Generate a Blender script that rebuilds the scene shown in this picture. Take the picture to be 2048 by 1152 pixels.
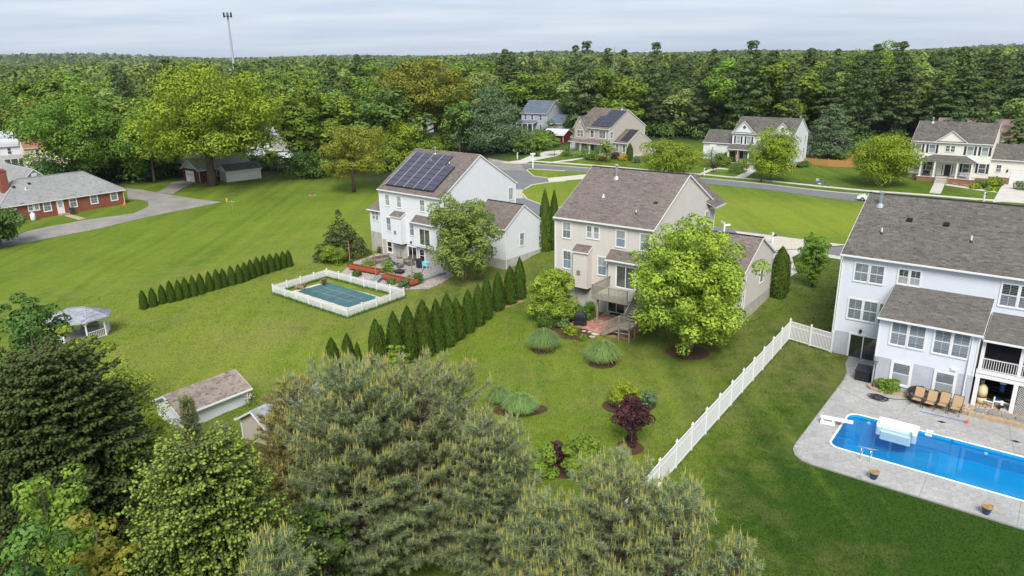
import bpy, bmesh, math, random
import numpy as np
from mathutils import Matrix, Vector, Euler

S = bpy.context.scene
for _o in list(bpy.data.objects):
    bpy.data.objects.remove(_o, do_unlink=True)
COL = S.collection
R_ = math.radians

# ------------------------------------------------------------------ camera
CAM_H = 23.5
PITCH, ROLL, FPX = R_(17.782), R_(0.91), 1448.9      # tilt down, roll, focal length (for a 2048 px wide frame)
cam_d = bpy.data.cameras.new('camera')
cam_d.sensor_width = 36.0
cam_d.lens = FPX / 2048 * 36.0
cam_d.clip_start, cam_d.clip_end = 0.5, 30000
cam = bpy.data.objects.new('camera', cam_d)
COL.objects.link(cam)
_r = Vector((1, 0, 0)); _f = Vector((0, math.cos(PITCH), -math.sin(PITCH))); _dn = Vector((0, -math.sin(PITCH), -math.cos(PITCH)))
_cr = math.cos(ROLL) * _r + math.sin(ROLL) * _dn
_cd = -math.sin(ROLL) * _r + math.cos(ROLL) * _dn
_m = Matrix((_cr, -_cd, -_f)).transposed().to_4x4()
_m.translation = (0, 0, CAM_H)
cam.matrix_world = _m
S.camera = cam

# ------------------------------------------------------------------ sky, sun, exposure
SUN_EL, SUN_AZ = R_(48), R_(180)          # azimuth clockwise from +Y (away from the camera)
world = bpy.data.worlds.new('World'); S.world = world; world.use_nodes = True
wn = world.node_tree.nodes; wl = world.node_tree.links
for n in list(wn): wn.remove(n)
w_out = wn.new('ShaderNodeOutputWorld'); w_bg = wn.new('ShaderNodeBackground')
w_sky = wn.new('ShaderNodeTexSky'); w_sky.sky_type = 'NISHITA'; w_sky.sun_disc = False
w_sky.sun_elevation = SUN_EL; w_sky.sun_rotation = SUN_AZ
w_sky.air_density = 1.0; w_sky.dust_density = 2.0; w_sky.ozone_density = 1.0
# thin even overcast drawn over the clear sky, with streaks
w_tc = wn.new('ShaderNodeTexCoord'); w_sep = wn.new('ShaderNodeSeparateXYZ')
wl.new(w_tc.outputs['Generated'], w_sep.inputs[0])
w_div = wn.new('ShaderNodeMath'); w_div.operation = 'ADD'; w_div.inputs[1].default_value = 0.06
w_abs = wn.new('ShaderNodeMath'); w_abs.operation = 'ABSOLUTE'
wl.new(w_sep.outputs[2], w_abs.inputs[0]); wl.new(w_abs.outputs[0], w_div.inputs[0])
w_x = wn.new('ShaderNodeMath'); w_x.operation = 'DIVIDE'; wl.new(w_sep.outputs[0], w_x.inputs[0]); wl.new(w_div.outputs[0], w_x.inputs[1])
w_y = wn.new('ShaderNodeMath'); w_y.operation = 'DIVIDE'; wl.new(w_sep.outputs[1], w_y.inputs[0]); wl.new(w_div.outputs[0], w_y.inputs[1])
w_cmb = wn.new('ShaderNodeCombineXYZ'); wl.new(w_x.outputs[0], w_cmb.inputs[0]); wl.new(w_y.outputs[0], w_cmb.inputs[1])
w_map = wn.new('ShaderNodeMapping'); w_map.inputs['Scale'].default_value = (0.30, 0.55, 1); w_map.inputs['Location'].default_value = (0.4, 0.3, 0)
wl.new(w_cmb.outputs[0], w_map.inputs[0])
w_n1 = wn.new('ShaderNodeTexNoise'); w_n1.inputs['Scale'].default_value = 0.9; w_n1.inputs['Detail'].default_value = 7; w_n1.inputs['Roughness'].default_value = 0.55
wl.new(w_map.outputs[0], w_n1.inputs[0])
w_r1 = wn.new('ShaderNodeMapRange'); w_r1.inputs['From Min'].default_value = 0.36; w_r1.inputs['From Max'].default_value = 0.68
w_r1.inputs['To Min'].default_value = 0.0; w_r1.inputs['To Max'].default_value = 1.0
wl.new(w_n1.outputs[0], w_r1.inputs['Value'])
w_cc = wn.new('ShaderNodeMixRGB'); w_cc.inputs[1].default_value = (2.85, 3.38, 4.18, 1); w_cc.inputs[2].default_value = (4.0, 4.33, 4.8, 1)
wl.new(w_r1.outputs[0], w_cc.inputs[0])
w_mix = wn.new('ShaderNodeMixRGB'); w_mix.inputs[0].default_value = 0.90
wl.new(w_sky.outputs[0], w_mix.inputs[1]); wl.new(w_cc.outputs[0], w_mix.inputs[2])
wl.new(w_mix.outputs[0], w_bg.inputs[0]); w_bg.inputs[1].default_value = 0.10
wl.new(w_bg.outputs[0], w_out.inputs[0])

sun_d = bpy.data.lights.new('sun', 'SUN'); sun_d.energy = 2.4; sun_d.angle = R_(28); sun_d.color = (1.0, 0.955, 0.88)
sun = bpy.data.objects.new('sun', sun_d); COL.objects.link(sun)
_sd = Vector((math.sin(SUN_AZ) * math.cos(SUN_EL), math.cos(SUN_AZ) * math.cos(SUN_EL), math.sin(SUN_EL)))
sun.rotation_euler = _sd.to_track_quat('Z', 'Y').to_euler(); sun.location = (40, -40, 120)

S.view_settings.view_transform = 'Standard'
try: S.view_settings.look = 'None'
except Exception: pass
S.view_settings.gamma = 1.0; S.view_settings.use_curve_mapping = False
S.view_settings.exposure = 1.05
S.render.engine = 'CYCLES'
S.cycles.max_bounces = 6; S.cycles.diffuse_bounces = 3; S.cycles.glossy_bounces = 2
S.cycles.transmission_bounces = 3; S.cycles.transparent_max_bounces = 6
S.cycles.use_denoising = True

# ------------------------------------------------------------------ terrain and survey
CTRL = np.array([(26, 54.7, 0), (20, 36, 0), (23, 50, 0), (30, 34, 0), (4.3, 68, 0.3), (14.5, 55, 0.1), (5, 45, -0.2), (0, 35, -0.8), (-16.6, 91.4, -0.75),
 (-12, 79, -1.3), (-17, 73, -1.6), (-31, 88, -1.6), (-43, 72, -2.4), (-23, 56, -2.5), (-25, 40, -3), (25.3, 67.4, 0.9), (20.5, 61.0, 0.2),
 (17.9, 77.9, 1.3), (3.6, 89.0, 0.0), (-0.7, 83.9, -1.5), (-2.5, 100.4, 0.1), (34.6, 65.8, 1.0), (30.3, 60.2, 0.5), (51.0, 54.3, 1.2),
 (37.2, 39.7, 0.0), (77, 140, -.3), (87, 132, -.25), (49, 161.5, -.35), (59, 153, -.35), (16, 180, 0.6), (23, 172, 0.5), (75, 112, -.9), (60, 122, -.7), (100, 110, -.8), (-73, 104, -1.0),
 (-62, 119, -1), (-100, 120, -1.2), (-60, 145, -0.4), (-30, 130, -0.8), (-50, 100, -1.6), (0, 150, 0.2), (35, 110, 0.6), (60, 100, 0.1),
 (90, 90, 0.2), (40, 130, -.1), (-60, 60, -2.6), (-40, 20, -3), (0, 10, -1.5), (40, 10, 0), (45, 30, 0.2)]
 + [tuple(Vector((26.037, 54.676)) + Matrix.Rotation(R_(-37.69), 2) @ Vector(q)) + (-.045,) for q in ((2, -2), (2, -6), (2, -10), (2, -14), (2.5, -18), (6, -18), (10, -18), (14, -18), (19, -18), (6, -14), (10, -13), (14, -13), (6, -7), (10, -7), (14, -7), (19, -8), (19, -14))]
 + [tuple(Vector((4.327, 68.037)) + Matrix.Rotation(R_(-36.69), 2) @ Vector(q)) + (.18,) for q in ((4.6, -4), (7, -5), (9, -4.5), (7, -2), (9, -1))]
 + [tuple(Vector((-16.641, 91.418)) + Matrix.Rotation(R_(-40.29), 2) @ Vector(q)) + (z_,) for q, z_ in (((2, -3), -1.0), ((6, -3), -1.0), ((10, -3), -1.0), ((4, -6), -1.1), ((9, -6), -1.1), ((13, -4), -1.05), ((3, -11), -1.42), ((8, -10.5), -1.42), ((13, -11), -1.42), ((3, -16), -1.48), ((8, -16), -1.48), ((13, -16), -1.48), ((8, -13), -1.45))], float)

def terr(x, y):
    x = np.atleast_1d(np.asarray(x, float)); y = np.atleast_1d(np.asarray(y, float))
    num = np.zeros(x.shape); den = np.zeros(x.shape)
    for cx, cy, cz in CTRL:
        w = 1.0 / ((x - cx) ** 2 + (y - cy) ** 2 + 25.0) ** 1.5
        num += w * cz; den += w
    z = num / den
    r = np.hypot(x, y)
    t = np.clip((r - 230) / 700, 0, 1); z = z + 1.0 * t * t * (3 - 2 * t)
    az = np.arctan2(x, np.maximum(y, 1.0))
    t = np.clip((r - 1500) / 2500, 0, 1); t = t * t * (3 - 2 * t)
    hill = 10 + 8 * np.sin(az * 9 + 1.0) + 6 * np.sin(az * 23 + 0.4) + np.where(az < 0, -az * 48, az * 4)
    return z + t * np.clip(hill, 0, 80)

def tz(x, y): return float(terr(x, y)[0])

def ray(px, py):
    u = (px - 1024.0) / FPX; v = (py - 576.0) / FPX
    c, s = math.cos(ROLL), math.sin(ROLL)
    u2, v2 = u * c - v * s, u * s + v * c
    return (u2, math.cos(PITCH) - v2 * math.sin(PITCH), -math.sin(PITCH) - v2 * math.cos(PITCH))

def lev(px, py, z):
    """survey: where the sight line of a point in the photograph meets the level z"""
    d = ray(px, py); t = (z - CAM_H) / d[2]
    return Vector((d[0] * t, d[1] * t, z))

def at(px, py):
    """survey: where that sight line meets the ground"""
    z = 0.0
    for _ in range(25):
        q = lev(px, py, z); z = 0.5 * z + 0.5 * tz(q.x, q.y)
    return Vector((q.x, q.y, tz(q.x, q.y)))

def hgt(b, px, py):
    """survey: height above b of what is seen at that point, straight above b"""
    d = ray(px, py); return CAM_H + d[2] * math.hypot(b[0], b[1]) / math.hypot(d[0], d[1]) - b[2]

# ------------------------------------------------------------------ object helpers
def tag(o, label=None, cat=None, group=None, kind=None):
    if label: o['label'] = label
    if cat: o['category'] = cat
    if group: o['group'] = group
    if kind: o['kind'] = kind
    return o

def thing(name, label, cat, loc=(0, 0, 0), rz=0.0, group=None, kind=None):
    o = bpy.data.objects.new(name, None); COL.objects.link(o)
    o.empty_display_size = 0.3
    o.location = loc; o.rotation_euler = (0, 0, rz)
    return tag(o, label, cat, group, kind)

def link(name, me, parent=None, loc=(0, 0, 0), rot=(0, 0, 0), scale=(1, 1, 1)):
    o = bpy.data.objects.new(name, me); COL.objects.link(o)
    if parent is not None: o.parent = parent
    o.location = loc; o.rotation_euler = rot; o.scale = scale
    return o

def copy_tree(o, loc=None, rz=None, scale=None, parent=None):
    c = o.copy(); COL.objects.link(c)
    if parent is not None: c.parent = parent
    if loc is not None: c.location = loc
    if rz is not None: c.rotation_euler = (0, 0, rz)
    if scale is not None: c.scale = scale if hasattr(scale, '__len__') else (scale,) * 3
    for ch in o.children: copy_tree(ch, parent=c)
    return c

class MB:
    """collects shapes for ONE mesh object"""
    def __init__(s): s.v = []; s.f = []; s.mi = []; s.m = 0
    def quad(s, *p):
        b = len(s.v); s.v += [tuple(q) for q in p]; s.f.append(tuple(range(b, b + len(p)))); s.mi.append(s.m)
    def box(s, x0, y0, z0, x1, y1, z1):
        b = len(s.v)
        s.v += [(x0, y0, z0), (x1, y0, z0), (x1, y1, z0), (x0, y1, z0), (x0, y0, z1), (x1, y0, z1), (x1, y1, z1), (x0, y1, z1)]
        s.f += [(b, b + 3, b + 2, b + 1), (b + 4, b + 5, b + 6, b + 7), (b, b + 1, b + 5, b + 4), (b + 1, b + 2, b + 6, b + 5), (b + 2, b + 3, b + 7, b + 6), (b + 3, b, b + 4, b + 7)]
        s.mi += [s.m] * 6
    def bar(s, p, q, w, h, up=(0, 0, 1)):
        """box from p to q, w wide, h high about the line"""
        p, q = Vector(p), Vector(q); d = (q - p).normalized(); up = Vector(up)
        if abs(d.dot(up)) > .98: up = Vector((1, 0, 0))
        a = d.cross(up).normalized() * (w / 2); c = a.cross(d).normalized() * (h / 2)
        b = len(s.v)
        for e in (p, q): s.v += [tuple(e - a - c), tuple(e + a - c), tuple(e + a + c), tuple(e - a + c)]
        s.f += [(b, b + 3, b + 2, b + 1), (b + 4, b + 5, b + 6, b + 7), (b, b + 1, b + 5, b + 4), (b + 1, b + 2, b + 6, b + 5), (b + 2, b + 3, b + 7, b + 6), (b + 3, b, b + 4, b + 7)]
        s.mi += [s.m] * 6
    def tube(s, pts, rad, n=8, cap=True):
        pts = [Vector(p) for p in pts]
        if not hasattr(rad, '__len__'): rad = [rad] * len(pts)
        b0 = len(s.v); ref = Vector((0.31, 0.17, 0.93))
        for i, p in enumerate(pts):
            d = (pts[min(i + 1, len(pts) - 1)] - pts[max(i - 1, 0)]).normalized()
            a = d.cross(ref)
            if a.length < 1e-3: a = d.cross(Vector((1, 0, 0)))
            a.normalize(); c = d.cross(a)
            for k in range(n):
                t = 2 * math.pi * k / n
                s.v.append(tuple(p + (a * math.cos(t) + c * math.sin(t)) * rad[i]))
        for i in range(len(pts) - 1):
            for k in range(n):
                k2 = (k + 1) % n
                s.f.append((b0 + i * n + k, b0 + i * n + k2, b0 + (i + 1) * n + k2, b0 + (i + 1) * n + k)); s.mi.append(s.m)
        if cap:
            s.f.append(tuple(b0 + k for k in range(n))[::-1]); s.mi.append(s.m)
            e = b0 + (len(pts) - 1) * n
            s.f.append(tuple(e + k for k in range(n))); s.mi.append(s.m)
    def lathe(s, prof, c=(0, 0, 0), n=16, sx=1, sy=1):
        """profile of (radius, z) turned about a vertical line through c"""
        b0 = len(s.v)
        for r, z in prof:
            for k in range(n):
                t = 2 * math.pi * k / n
                s.v.append((c[0] + r * math.cos(t) * sx, c[1] + r * math.sin(t) * sy, c[2] + z))
        for i in range(len(prof) - 1):
            for k in range(n):
                k2 = (k + 1) % n
                s.f.append((b0 + i * n + k, b0 + i * n + k2, b0 + (i + 1) * n + k2, b0 + (i + 1) * n + k)); s.mi.append(s.m)
        s.f.append(tuple(b0 + k for k in range(n))[::-1]); s.mi.append(s.m)
        e = b0 + (len(prof) - 1) * n
        s.f.append(tuple(e + k for k in range(n))); s.mi.append(s.m)
    def prism(s, poly, z0, z1):
        n = len(poly); b = len(s.v)
        s.v += [(p[0], p[1], z0) for p in poly] + [(p[0], p[1], z1) for p in poly]
        s.f.append(tuple(b + i for i in range(n))[::-1]); s.f.append(tuple(b + n + i for i in range(n))); s.mi += [s.m] * 2
        for i in range(n):
            j = (i + 1) % n
            s.f.append((b + i, b + j, b + n + j, b + n + i)); s.mi.append(s.m)
    def vprism(s, poly, y0, y1):
        """polygon of (x, z) given depth from y0 to y1"""
        n = len(poly); b = len(s.v)
        s.v += [(p[0], y0, p[1]) for p in poly] + [(p[0], y1, p[1]) for p in poly]
        s.f.append(tuple(b + i for i in range(n))); s.f.append(tuple(b + n + i for i in range(n))[::-1]); s.mi += [s.m] * 2
        for i in range(n):
            j = (i + 1) % n
            s.f.append((b + j, b + i, b + n + i, b + n + j)); s.mi.append(s.m)
    def mesh(s, name, mats, smooth=False):
        me = bpy.data.meshes.new(name); me.from_pydata(s.v, [], s.f)
        for m in (mats if isinstance(mats, (list, tuple)) else [mats]): me.materials.append(m)
        if any(s.mi): me.polygons.foreach_set('material_index', s.mi)
        if smooth: me.polygons.foreach_set('use_smooth', [True] * len(s.f))
        me.update(); return me
    def build(s, name, mats, parent=None, smooth=False, loc=(0, 0, 0), rot=(0, 0, 0)):
        return link(name, s.mesh(name, mats, smooth), parent, loc, rot)

def np_mesh(name, V, Fq, mat, tone=None, smooth=False):
    """V (n,3), Fq (m,k) as numpy; tone: one float per vertex stored as the attribute 'tone'"""
    me = bpy.data.meshes.new(name)
    n, (m, k) = len(V), Fq.shape
    me.vertices.add(n); me.vertices.foreach_set('co', np.asarray(V, np.float32).ravel())
    me.loops.add(m * k); me.loops.foreach_set('vertex_index', np.asarray(Fq, np.int32).ravel())
    me.polygons.add(m); me.polygons.foreach_set('loop_start', np.arange(0, m * k, k, dtype=np.int32))
    me.polygons.foreach_set('loop_total', np.full(m, k, dtype=np.int32))
    if smooth: me.polygons.foreach_set('use_smooth', np.ones(m, bool))
    if tone is not None:
        a = me.attributes.new('tone', 'FLOAT', 'POINT'); a.data.foreach_set('value', np.asarray(tone, np.float32))
    me.materials.append(mat); me.update(calc_edges=True); return me
# ------------------------------------------------------------------ materials (procedural)
class NT:
    def __init__(s, m): s.t = m.node_tree; s.n = s.t.nodes; s.l = s.t.links
    def new(s, kind, **kw):
        n = s.n.new('ShaderNode' + kind)
        for k, v in kw.items():
            if k in n.inputs: n.inputs[k].default_value = v
            else: setattr(n, k, v)
        return n
    def to(s, a, b, out=0, inp=0): s.l.new(a.outputs[out], b.inputs[inp])

def base(name, col, rough=0.7, spec=0.3, metal=0.0):
    m = bpy.data.materials.new(name); m.use_nodes = True
    b = m.node_tree.nodes['Principled BSDF']
    b.inputs['Base Color'].default_value = (*col, 1); b.inputs['Roughness'].default_value = rough
    b.inputs['Specular IOR Level'].default_value = spec; b.inputs['Metallic'].default_value = metal
    return m, NT(m), b

def plain(name, col, rough=0.7, spec=0.3, metal=0.0, var=0.12, scale=3.0, bump=0.0, bscale=40.0, big=0.0):
    """a colour with grain, faint large stains and fine relief"""
    m, t, b = base(name, col, rough, spec, metal)
    tc = t.new('TexCoord')
    n = t.new('TexNoise', Scale=scale, Detail=5.0, Roughness=0.6); t.to(tc, n, 3)
    mp = t.new('MapRange'); mp.inputs['From Min'].default_value = .25; mp.inputs['From Max'].default_value = .75
    mp.inputs['To Min'].default_value = 1 - var; mp.inputs['To Max'].default_value = 1 + var * .6
    t.to(n, mp)
    mx = t.new('MixRGB', blend_type='MULTIPLY'); mx.inputs[0].default_value = 1; mx.inputs[1].default_value = (*col, 1)
    t.to(mp, mx, 0, 2); t.to(mx, b, 0, 0)
    if bump:
        n2 = t.new('TexNoise', Scale=bscale, Detail=4.0); t.to(tc, n2, 3)
        bp = t.new('Bump', Strength=bump, Distance=0.02); t.to(n2, bp, 0, 2); t.to(bp, b, 0, 5)
    return m

def island_mat(name, cols, rough=0.85, spec=0.2, grain=0.12, gscale=30.0):
    """every loose piece takes its own colour of a ramp"""
    m, t, b = base(name, cols[0], rough, spec)
    g = t.new('NewGeometry'); r = t.new('ValToRGB'); r.color_ramp.interpolation = 'LINEAR'
    el = r.color_ramp.elements
    while len(el) < len(cols): el.new(0.5)
    for i, c in enumerate(cols): el[i].position = i / max(1, len(cols) - 1); el[i].color = (*c, 1)
    t.l.new(g.outputs['Random Per Island'], r.inputs[0])
    tc = t.new('TexCoord'); n = t.new('TexNoise', Scale=gscale, Detail=4.0); t.to(tc, n, 3)
    n3 = t.new('TexNoise', Scale=0.35, Detail=3.0); t.to(tc, n3, 3)
    ad = t.new('Math', operation='ADD'); t.to(n, ad); t.to(n3, ad, 0, 1)
    mp = t.new('MapRange'); mp.inputs['From Min'].default_value = .7; mp.inputs['From Max'].default_value = 1.3
    mp.inputs['To Min'].default_value = 1 - grain; mp.inputs['To Max'].default_value = 1 + grain; t.to(ad, mp)
    mx = t.new('MixRGB', blend_type='MULTIPLY'); mx.inputs[0].default_value = 1
    t.to(r, mx, 0, 1); t.to(mp, mx, 0, 2); t.to(mx, b, 0, 0)
    return m

def leaf_mat(name, dark, light, trans=0.22, obj_var=0.15, hue=0.012, rough=0.6):
    m, t, b = base(name, dark, rough, 0.25)
    a = t.new('Attribute', attribute_name='tone')
    r = t.new('ValToRGB'); r.color_ramp.elements[0].color = (*dark, 1); r.color_ramp.elements[1].color = (*light, 1)
    t.l.new(a.outputs['Fac'], r.inputs[0])
    oi = t.new('ObjectInfo'); hs = t.new('HueSaturation')
    m1 = t.new('MapRange'); m1.inputs['To Min'].default_value = 1 - obj_var; m1.inputs['To Max'].default_value = 1 + obj_var * .8
    t.l.new(oi.outputs['Random'], m1.inputs['Value']); t.l.new(m1.outputs[0], hs.inputs['Value'])
    mu = t.new('Math', operation='MULTIPLY'); mu.inputs[1].default_value = 7.31
    fr = t.new('Math', operation='FRACT'); t.l.new(oi.outputs['Random'], mu.inputs[0]); t.to(mu, fr)
    m2 = t.new('MapRange'); m2.inputs['To Min'].default_value = .5 - hue; m2.inputs['To Max'].default_value = .5 + hue
    t.to(fr, m2); t.l.new(m2.outputs[0], hs.inputs['Hue'])
    t.l.new(r.outputs[0], hs.inputs['Color']); t.l.new(hs.outputs[0], b.inputs['Base Color'])
    tr = t.new('BsdfTranslucent'); t.l.new(hs.outputs[0], tr.inputs[0])
    mx = t.new('MixShader'); mx.inputs[0].default_value = trans
    t.l.new(b.outputs[0], mx.inputs[1]); t.l.new(tr.outputs[0], mx.inputs[2])
    t.l.new(mx.outputs[0], t.n['Material Output'].inputs[0])
    return m

def glass_mat():
    m, t, b = base('window_glass', (0.05, 0.06, 0.07), 0.04, 0.5)
    tr = t.new('BsdfTransparent'); tr.inputs[0].default_value = (.82, .86, .88, 1)
    gl = t.new('BsdfGlossy'); gl.inputs['Roughness'].default_value = 0.03; gl.inputs[0].default_value = (.9, .93, .97, 1)
    lw = t.new('LayerWeight', Blend=0.25); mp = t.new('MapRange'); mp.inputs['To Min'].default_value = .10; mp.inputs['To Max'].default_value = .75
    t.to(lw, mp, 1); mx = t.new('MixShader'); t.l.new(mp.outputs[0], mx.inputs[0]); t.l.new(tr.outputs[0], mx.inputs[1]); t.l.new(gl.outputs[0], mx.inputs[2])
    t.l.new(mx.outputs[0], t.n['Material Output'].inputs[0]); return m

def brick_mat(name, c1, c2, mortar, scale, bw=0.5, rh=0.25, ms=0.02, bump=0.5):
    m, t, b = base(name, c1, 0.85, 0.15)
    tc = t.new('TexCoord'); mp = t.new('Mapping')
    mp.inputs['Rotation'].default_value = (R_(90), 0, 0); t.to(tc, mp, 3)
    br = t.new('TexBrick', Scale=scale); br.inputs['Color1'].default_value = (*c1, 1); br.inputs['Color2'].default_value = (*c2, 1)
    br.inputs['Mortar'].default_value = (*mortar, 1); br.inputs['Mortar Size'].default_value = ms
    br.inputs['Brick Width'].default_value = bw; br.inputs['Row Height'].default_value = rh; br.inputs['Bias'].default_value = -.2
    t.to(mp, br)
    n = t.new('TexNoise', Scale=0.8, Detail=4.0); t.to(tc, n, 3); m2 = t.new('MapRange'); m2.inputs['To Min'].default_value = .75; m2.inputs['To Max'].default_value = 1.25; t.to(n, m2)
    mx = t.new('MixRGB', blend_type='MULTIPLY'); mx.inputs[0].default_value = 1; t.to(br, mx, 0, 1); t.to(m2, mx, 0, 2); t.to(mx, b, 0, 0)
    bp = t.new('Bump', Strength=bump, Distance=0.01, invert=True); t.to(br, bp, 1, 2); t.to(bp, b, 0, 5)
    return m

M = {}
M['white_siding'] = plain('white_siding', (.64, .655, .68), .5, .35, var=.05, scale=1.2)
M['beige_siding'] = plain('beige_siding', (.555, .52, .475), .55, .3, var=.06, scale=1.2)
M['blue_siding'] = plain('blue_siding', (.60, .635, .705), .5, .35, var=.05, scale=1.0)
M['cream_siding'] = plain('cream_siding', (.70, .675, .60), .55, .3, var=.05, scale=1.2)
M['tan_siding'] = plain('tan_siding', (.42, .385, .335), .55, .3, var=.06, scale=1.2)
M['yellow_siding'] = plain('yellow_siding', (.72, .66, .42), .6, .3, var=.08, scale=1.2)
M['grey_siding'] = plain('grey_siding', (.38, .40, .44), .6, .3, var=.08, scale=1.2)
M['trim'] = plain('white_trim', (.69, .69, .69), .45, .4, var=.05, scale=4)
M['grey_block'] = brick_mat('painted_block', (.40, .425, .47), (.43, .455, .50), (.34, .36, .40), 1.0, .40, .20, .008, .4)
M['concrete_wall'] = plain('poured_concrete', (.42, .40, .36), .9, .2, var=.22, scale=1.1, bump=.25, bscale=25)
M['concrete'] = plain('concrete', (.40, .375, .335), .9, .2, var=.14, scale=.7, bump=.3, bscale=30)
M['pale_concrete'] = plain('pale_concrete', (.50, .47, .42), .9, .2, var=.14, scale=.6, bump=.3, bscale=30)
M['worn_asphalt'] = plain('worn_grey_drive', (.25, .235, .215), .95, .15, var=.28, scale=.35, bump=.4, bscale=20)
M['asphalt'] = plain('asphalt', (.165, .165, .175), .95, .15, var=.16, scale=.5, bump=.4, bscale=25)
M['kerb'] = plain('kerb_concrete', (.48, .44, .36), .9, .2, var=.16, scale=1.5)
M['glass'] = glass_mat()
M['blind'] = plain('white_blind', (.62, .63, .62), .8, .2, var=.10, scale=2)
M['shade'] = plain('grey_blind', (.26, .275, .30), .8, .2, var=.2, scale=1.5)
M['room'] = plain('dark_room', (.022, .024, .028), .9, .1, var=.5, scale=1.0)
M['black'] = plain('black_paint', (.018, .019, .024), .5, .4, var=.2)
M['shutter'] = plain('navy_black_shutter', (.028, .03, .055), .5, .4, var=.2)
M['metal'] = plain('galvanised_metal', (.55, .57, .60), .35, .5, .8, var=.12)
M['chrome'] = plain('steel_rail', (.7, .71, .73), .12, .5, 1.0, var=.03)
M['grey_wood'] = plain('weathered_grey_wood', (.255, .245, .20), .85, .2, var=.25, scale=5, bump=.3)
M['deck_wood'] = plain('sun_bleached_deck', (.40, .375, .31), .85, .2, var=.25, scale=5, bump=.3)
M['cedar'] = plain('orange_cedar', (.45, .22, .085), .8, .2, var=.3, scale=4, bump=.3)
M['pole_wood'] = plain('brown_pole', (.32, .19, .11), .85, .2, var=.25, scale=4)
M['mulch'] = plain('brown_mulch', (.085, .048, .033), .95, .1, var=.55, scale=9, bump=1.0, bscale=35)
M['soil'] = plain('dry_soil', (.33, .22, .12), .95, .1, var=.4, scale=3, bump=.6, bscale=25)
M['brown_wicker'] = plain('brown_wicker', (.13, .105, .095), .7, .3, var=.35, scale=40, bump=.6, bscale=90)
M['dark_wicker'] = plain('dark_wicker', (.045, .036, .034), .6, .35, var=.4, scale=40, bump=.7, bscale=90)
M['cushion'] = plain('grey_cushion', (.20, .175, .165), .85, .2, var=.12, scale=6)
M['tan_sling'] = plain('tan_sling', (.42, .29, .165), .8, .2, var=.10, scale=30)
M['bronze'] = plain('dark_bronze_frame', (.045, .032, .025), .45, .5, var=.2)
M['blue_glaze'] = plain('blue_glazed_pot', (.012, .06, .14), .15, .5, var=.5, scale=6)
M['tan_rim'] = plain('tan_pot_rim', (.42, .25, .13), .5, .4, var=.3, scale=6)
M['liner'] = plain('blue_pool_liner', (.008, .31, .62), .5, .3, var=.10, scale=.8)
M['fibreglass'] = plain('white_fibreglass', (.80, .82, .83), .3, .5, var=.04)
M['cover'] = plain('green_blue_cover', (.050, .128, .142), .75, .25, var=.28, scale=.5, bump=.3, bscale=8)
M['red_brick'] = brick_mat('red_brick', (.235, .062, .034), (.19, .05, .03), (.20, .13, .10), 1.0, .22, .075, .007, .5)
M['shade_brick'] = brick_mat('shaded_brick', (.12, .038, .026), (.09, .03, .022), (.12, .08, .07), 1.0, .22, .075, .007, .5)  # darker copy of the red brick, tree shade put into its colour
M['brown_brick'] = brick_mat('brown_brick', (.26, .12, .075), (.20, .09, .06), (.28, .22, .18), 1.0, .22, .075, .007, .5)
M['planter'] = plain('rust_red_block', (.37, .085, .035), .85, .2, var=.25, scale=3, bump=.4)
M['red_barn'] = plain('red_barn_paint', (.11, .012, .012), .75, .2, var=.3, scale=2)
M['rust_roof'] = plain('rusty_metal_roof', (.17, .115, .10), .7, .3, .0, var=.75, scale=.7)
M['white_metal'] = plain('pale_metal_roof', (.48, .50, .54), .5, .4, var=.1, scale=1)
M['green_box'] = plain('green_utility_box', (.11, .145, .105), .6, .3, var=.15)
M['orange'] = plain('orange_plastic', (.75, .12, .03), .5, .4, var=.1)
M['blue_plastic'] = plain('blue_plastic', (.01, .12, .50), .4, .4, var=.1)
M['cyan'] = plain('pale_cyan_plastic', (.22, .60, .72), .5, .4, var=.1)
M['cream_plastic'] = plain('cream_plastic', (.62, .50, .30), .5, .4, var=.15)
M['bark'] = plain('grey_brown_bark', (.115, .09, .07), .95, .1, var=.4, scale=6, bump=.9, bscale=18)
M['pale_bark'] = plain('peeling_birch_bark', (.33, .25, .19), .9, .15, var=.4, scale=7, bump=.6, bscale=18)
M['tan_stone'] = plain('tan_curb_stone', (.40, .30, .20), .9, .2, var=.2, scale=4, bump=.4)
M['slate'] = plain('slate', (.21, .235, .245), .8, .3, var=.2, scale=4, bump=.3)
M['car_white'] = plain('white_car_paint', (.72, .74, .78), .25, .5, var=.03)
M['car_black'] = plain('black_car_paint', (.02, .02, .025), .25, .5, var=.03)
M['tyre'] = plain('tyre_rubber', (.02, .02, .02), .9, .2)
M['pebbles'] = island_mat('mixed_pebbles', [(.16, .125, .10), (.42, .33, .26), (.30, .25, .21), (.55, .49, .43)], .8)
M['river_rock'] = island_mat('pale_river_rock', [(.20, .165, .145), (.40, .345, .31), (.31, .26, .23), (.47, .43, .40)], .8)
M['roof_brown'] = island_mat('brown_shingles', [(.105, .088, .078), (.17, .145, .128), (.145, .122, .108), (.205, .175, .155)], .9, gscale=25)
M['roof_grey'] = island_mat('grey_brown_shingles', [(.074, .068, .061), (.124, .115, .104), (.104, .096, .086), (.158, .146, .131)], .9, gscale=25)
M['roof_slate'] = island_mat('blue_grey_shingles', [(.14, .15, .185), (.30, .315, .36), (.24, .255, .30), (.36, .375, .42)], .9, gscale=25)
M['roof_pink'] = island_mat('pinkish_shingles', [(.14, .115, .102), (.31, .255, .228), (.26, .215, .19), (.19, .155, .138)], .9, gscale=25)
M['roof_pale'] = island_mat('pale_grey_shingles', [(.235, .235, .24), (.30, .30, .305), (.265, .265, .27)], .9, gscale=25)
M['roof_blue'] = island_mat('slate_blue_shingles', [(.10, .12, .17), (.14, .165, .22), (.12, .14, .195)], .9, gscale=25)
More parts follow.
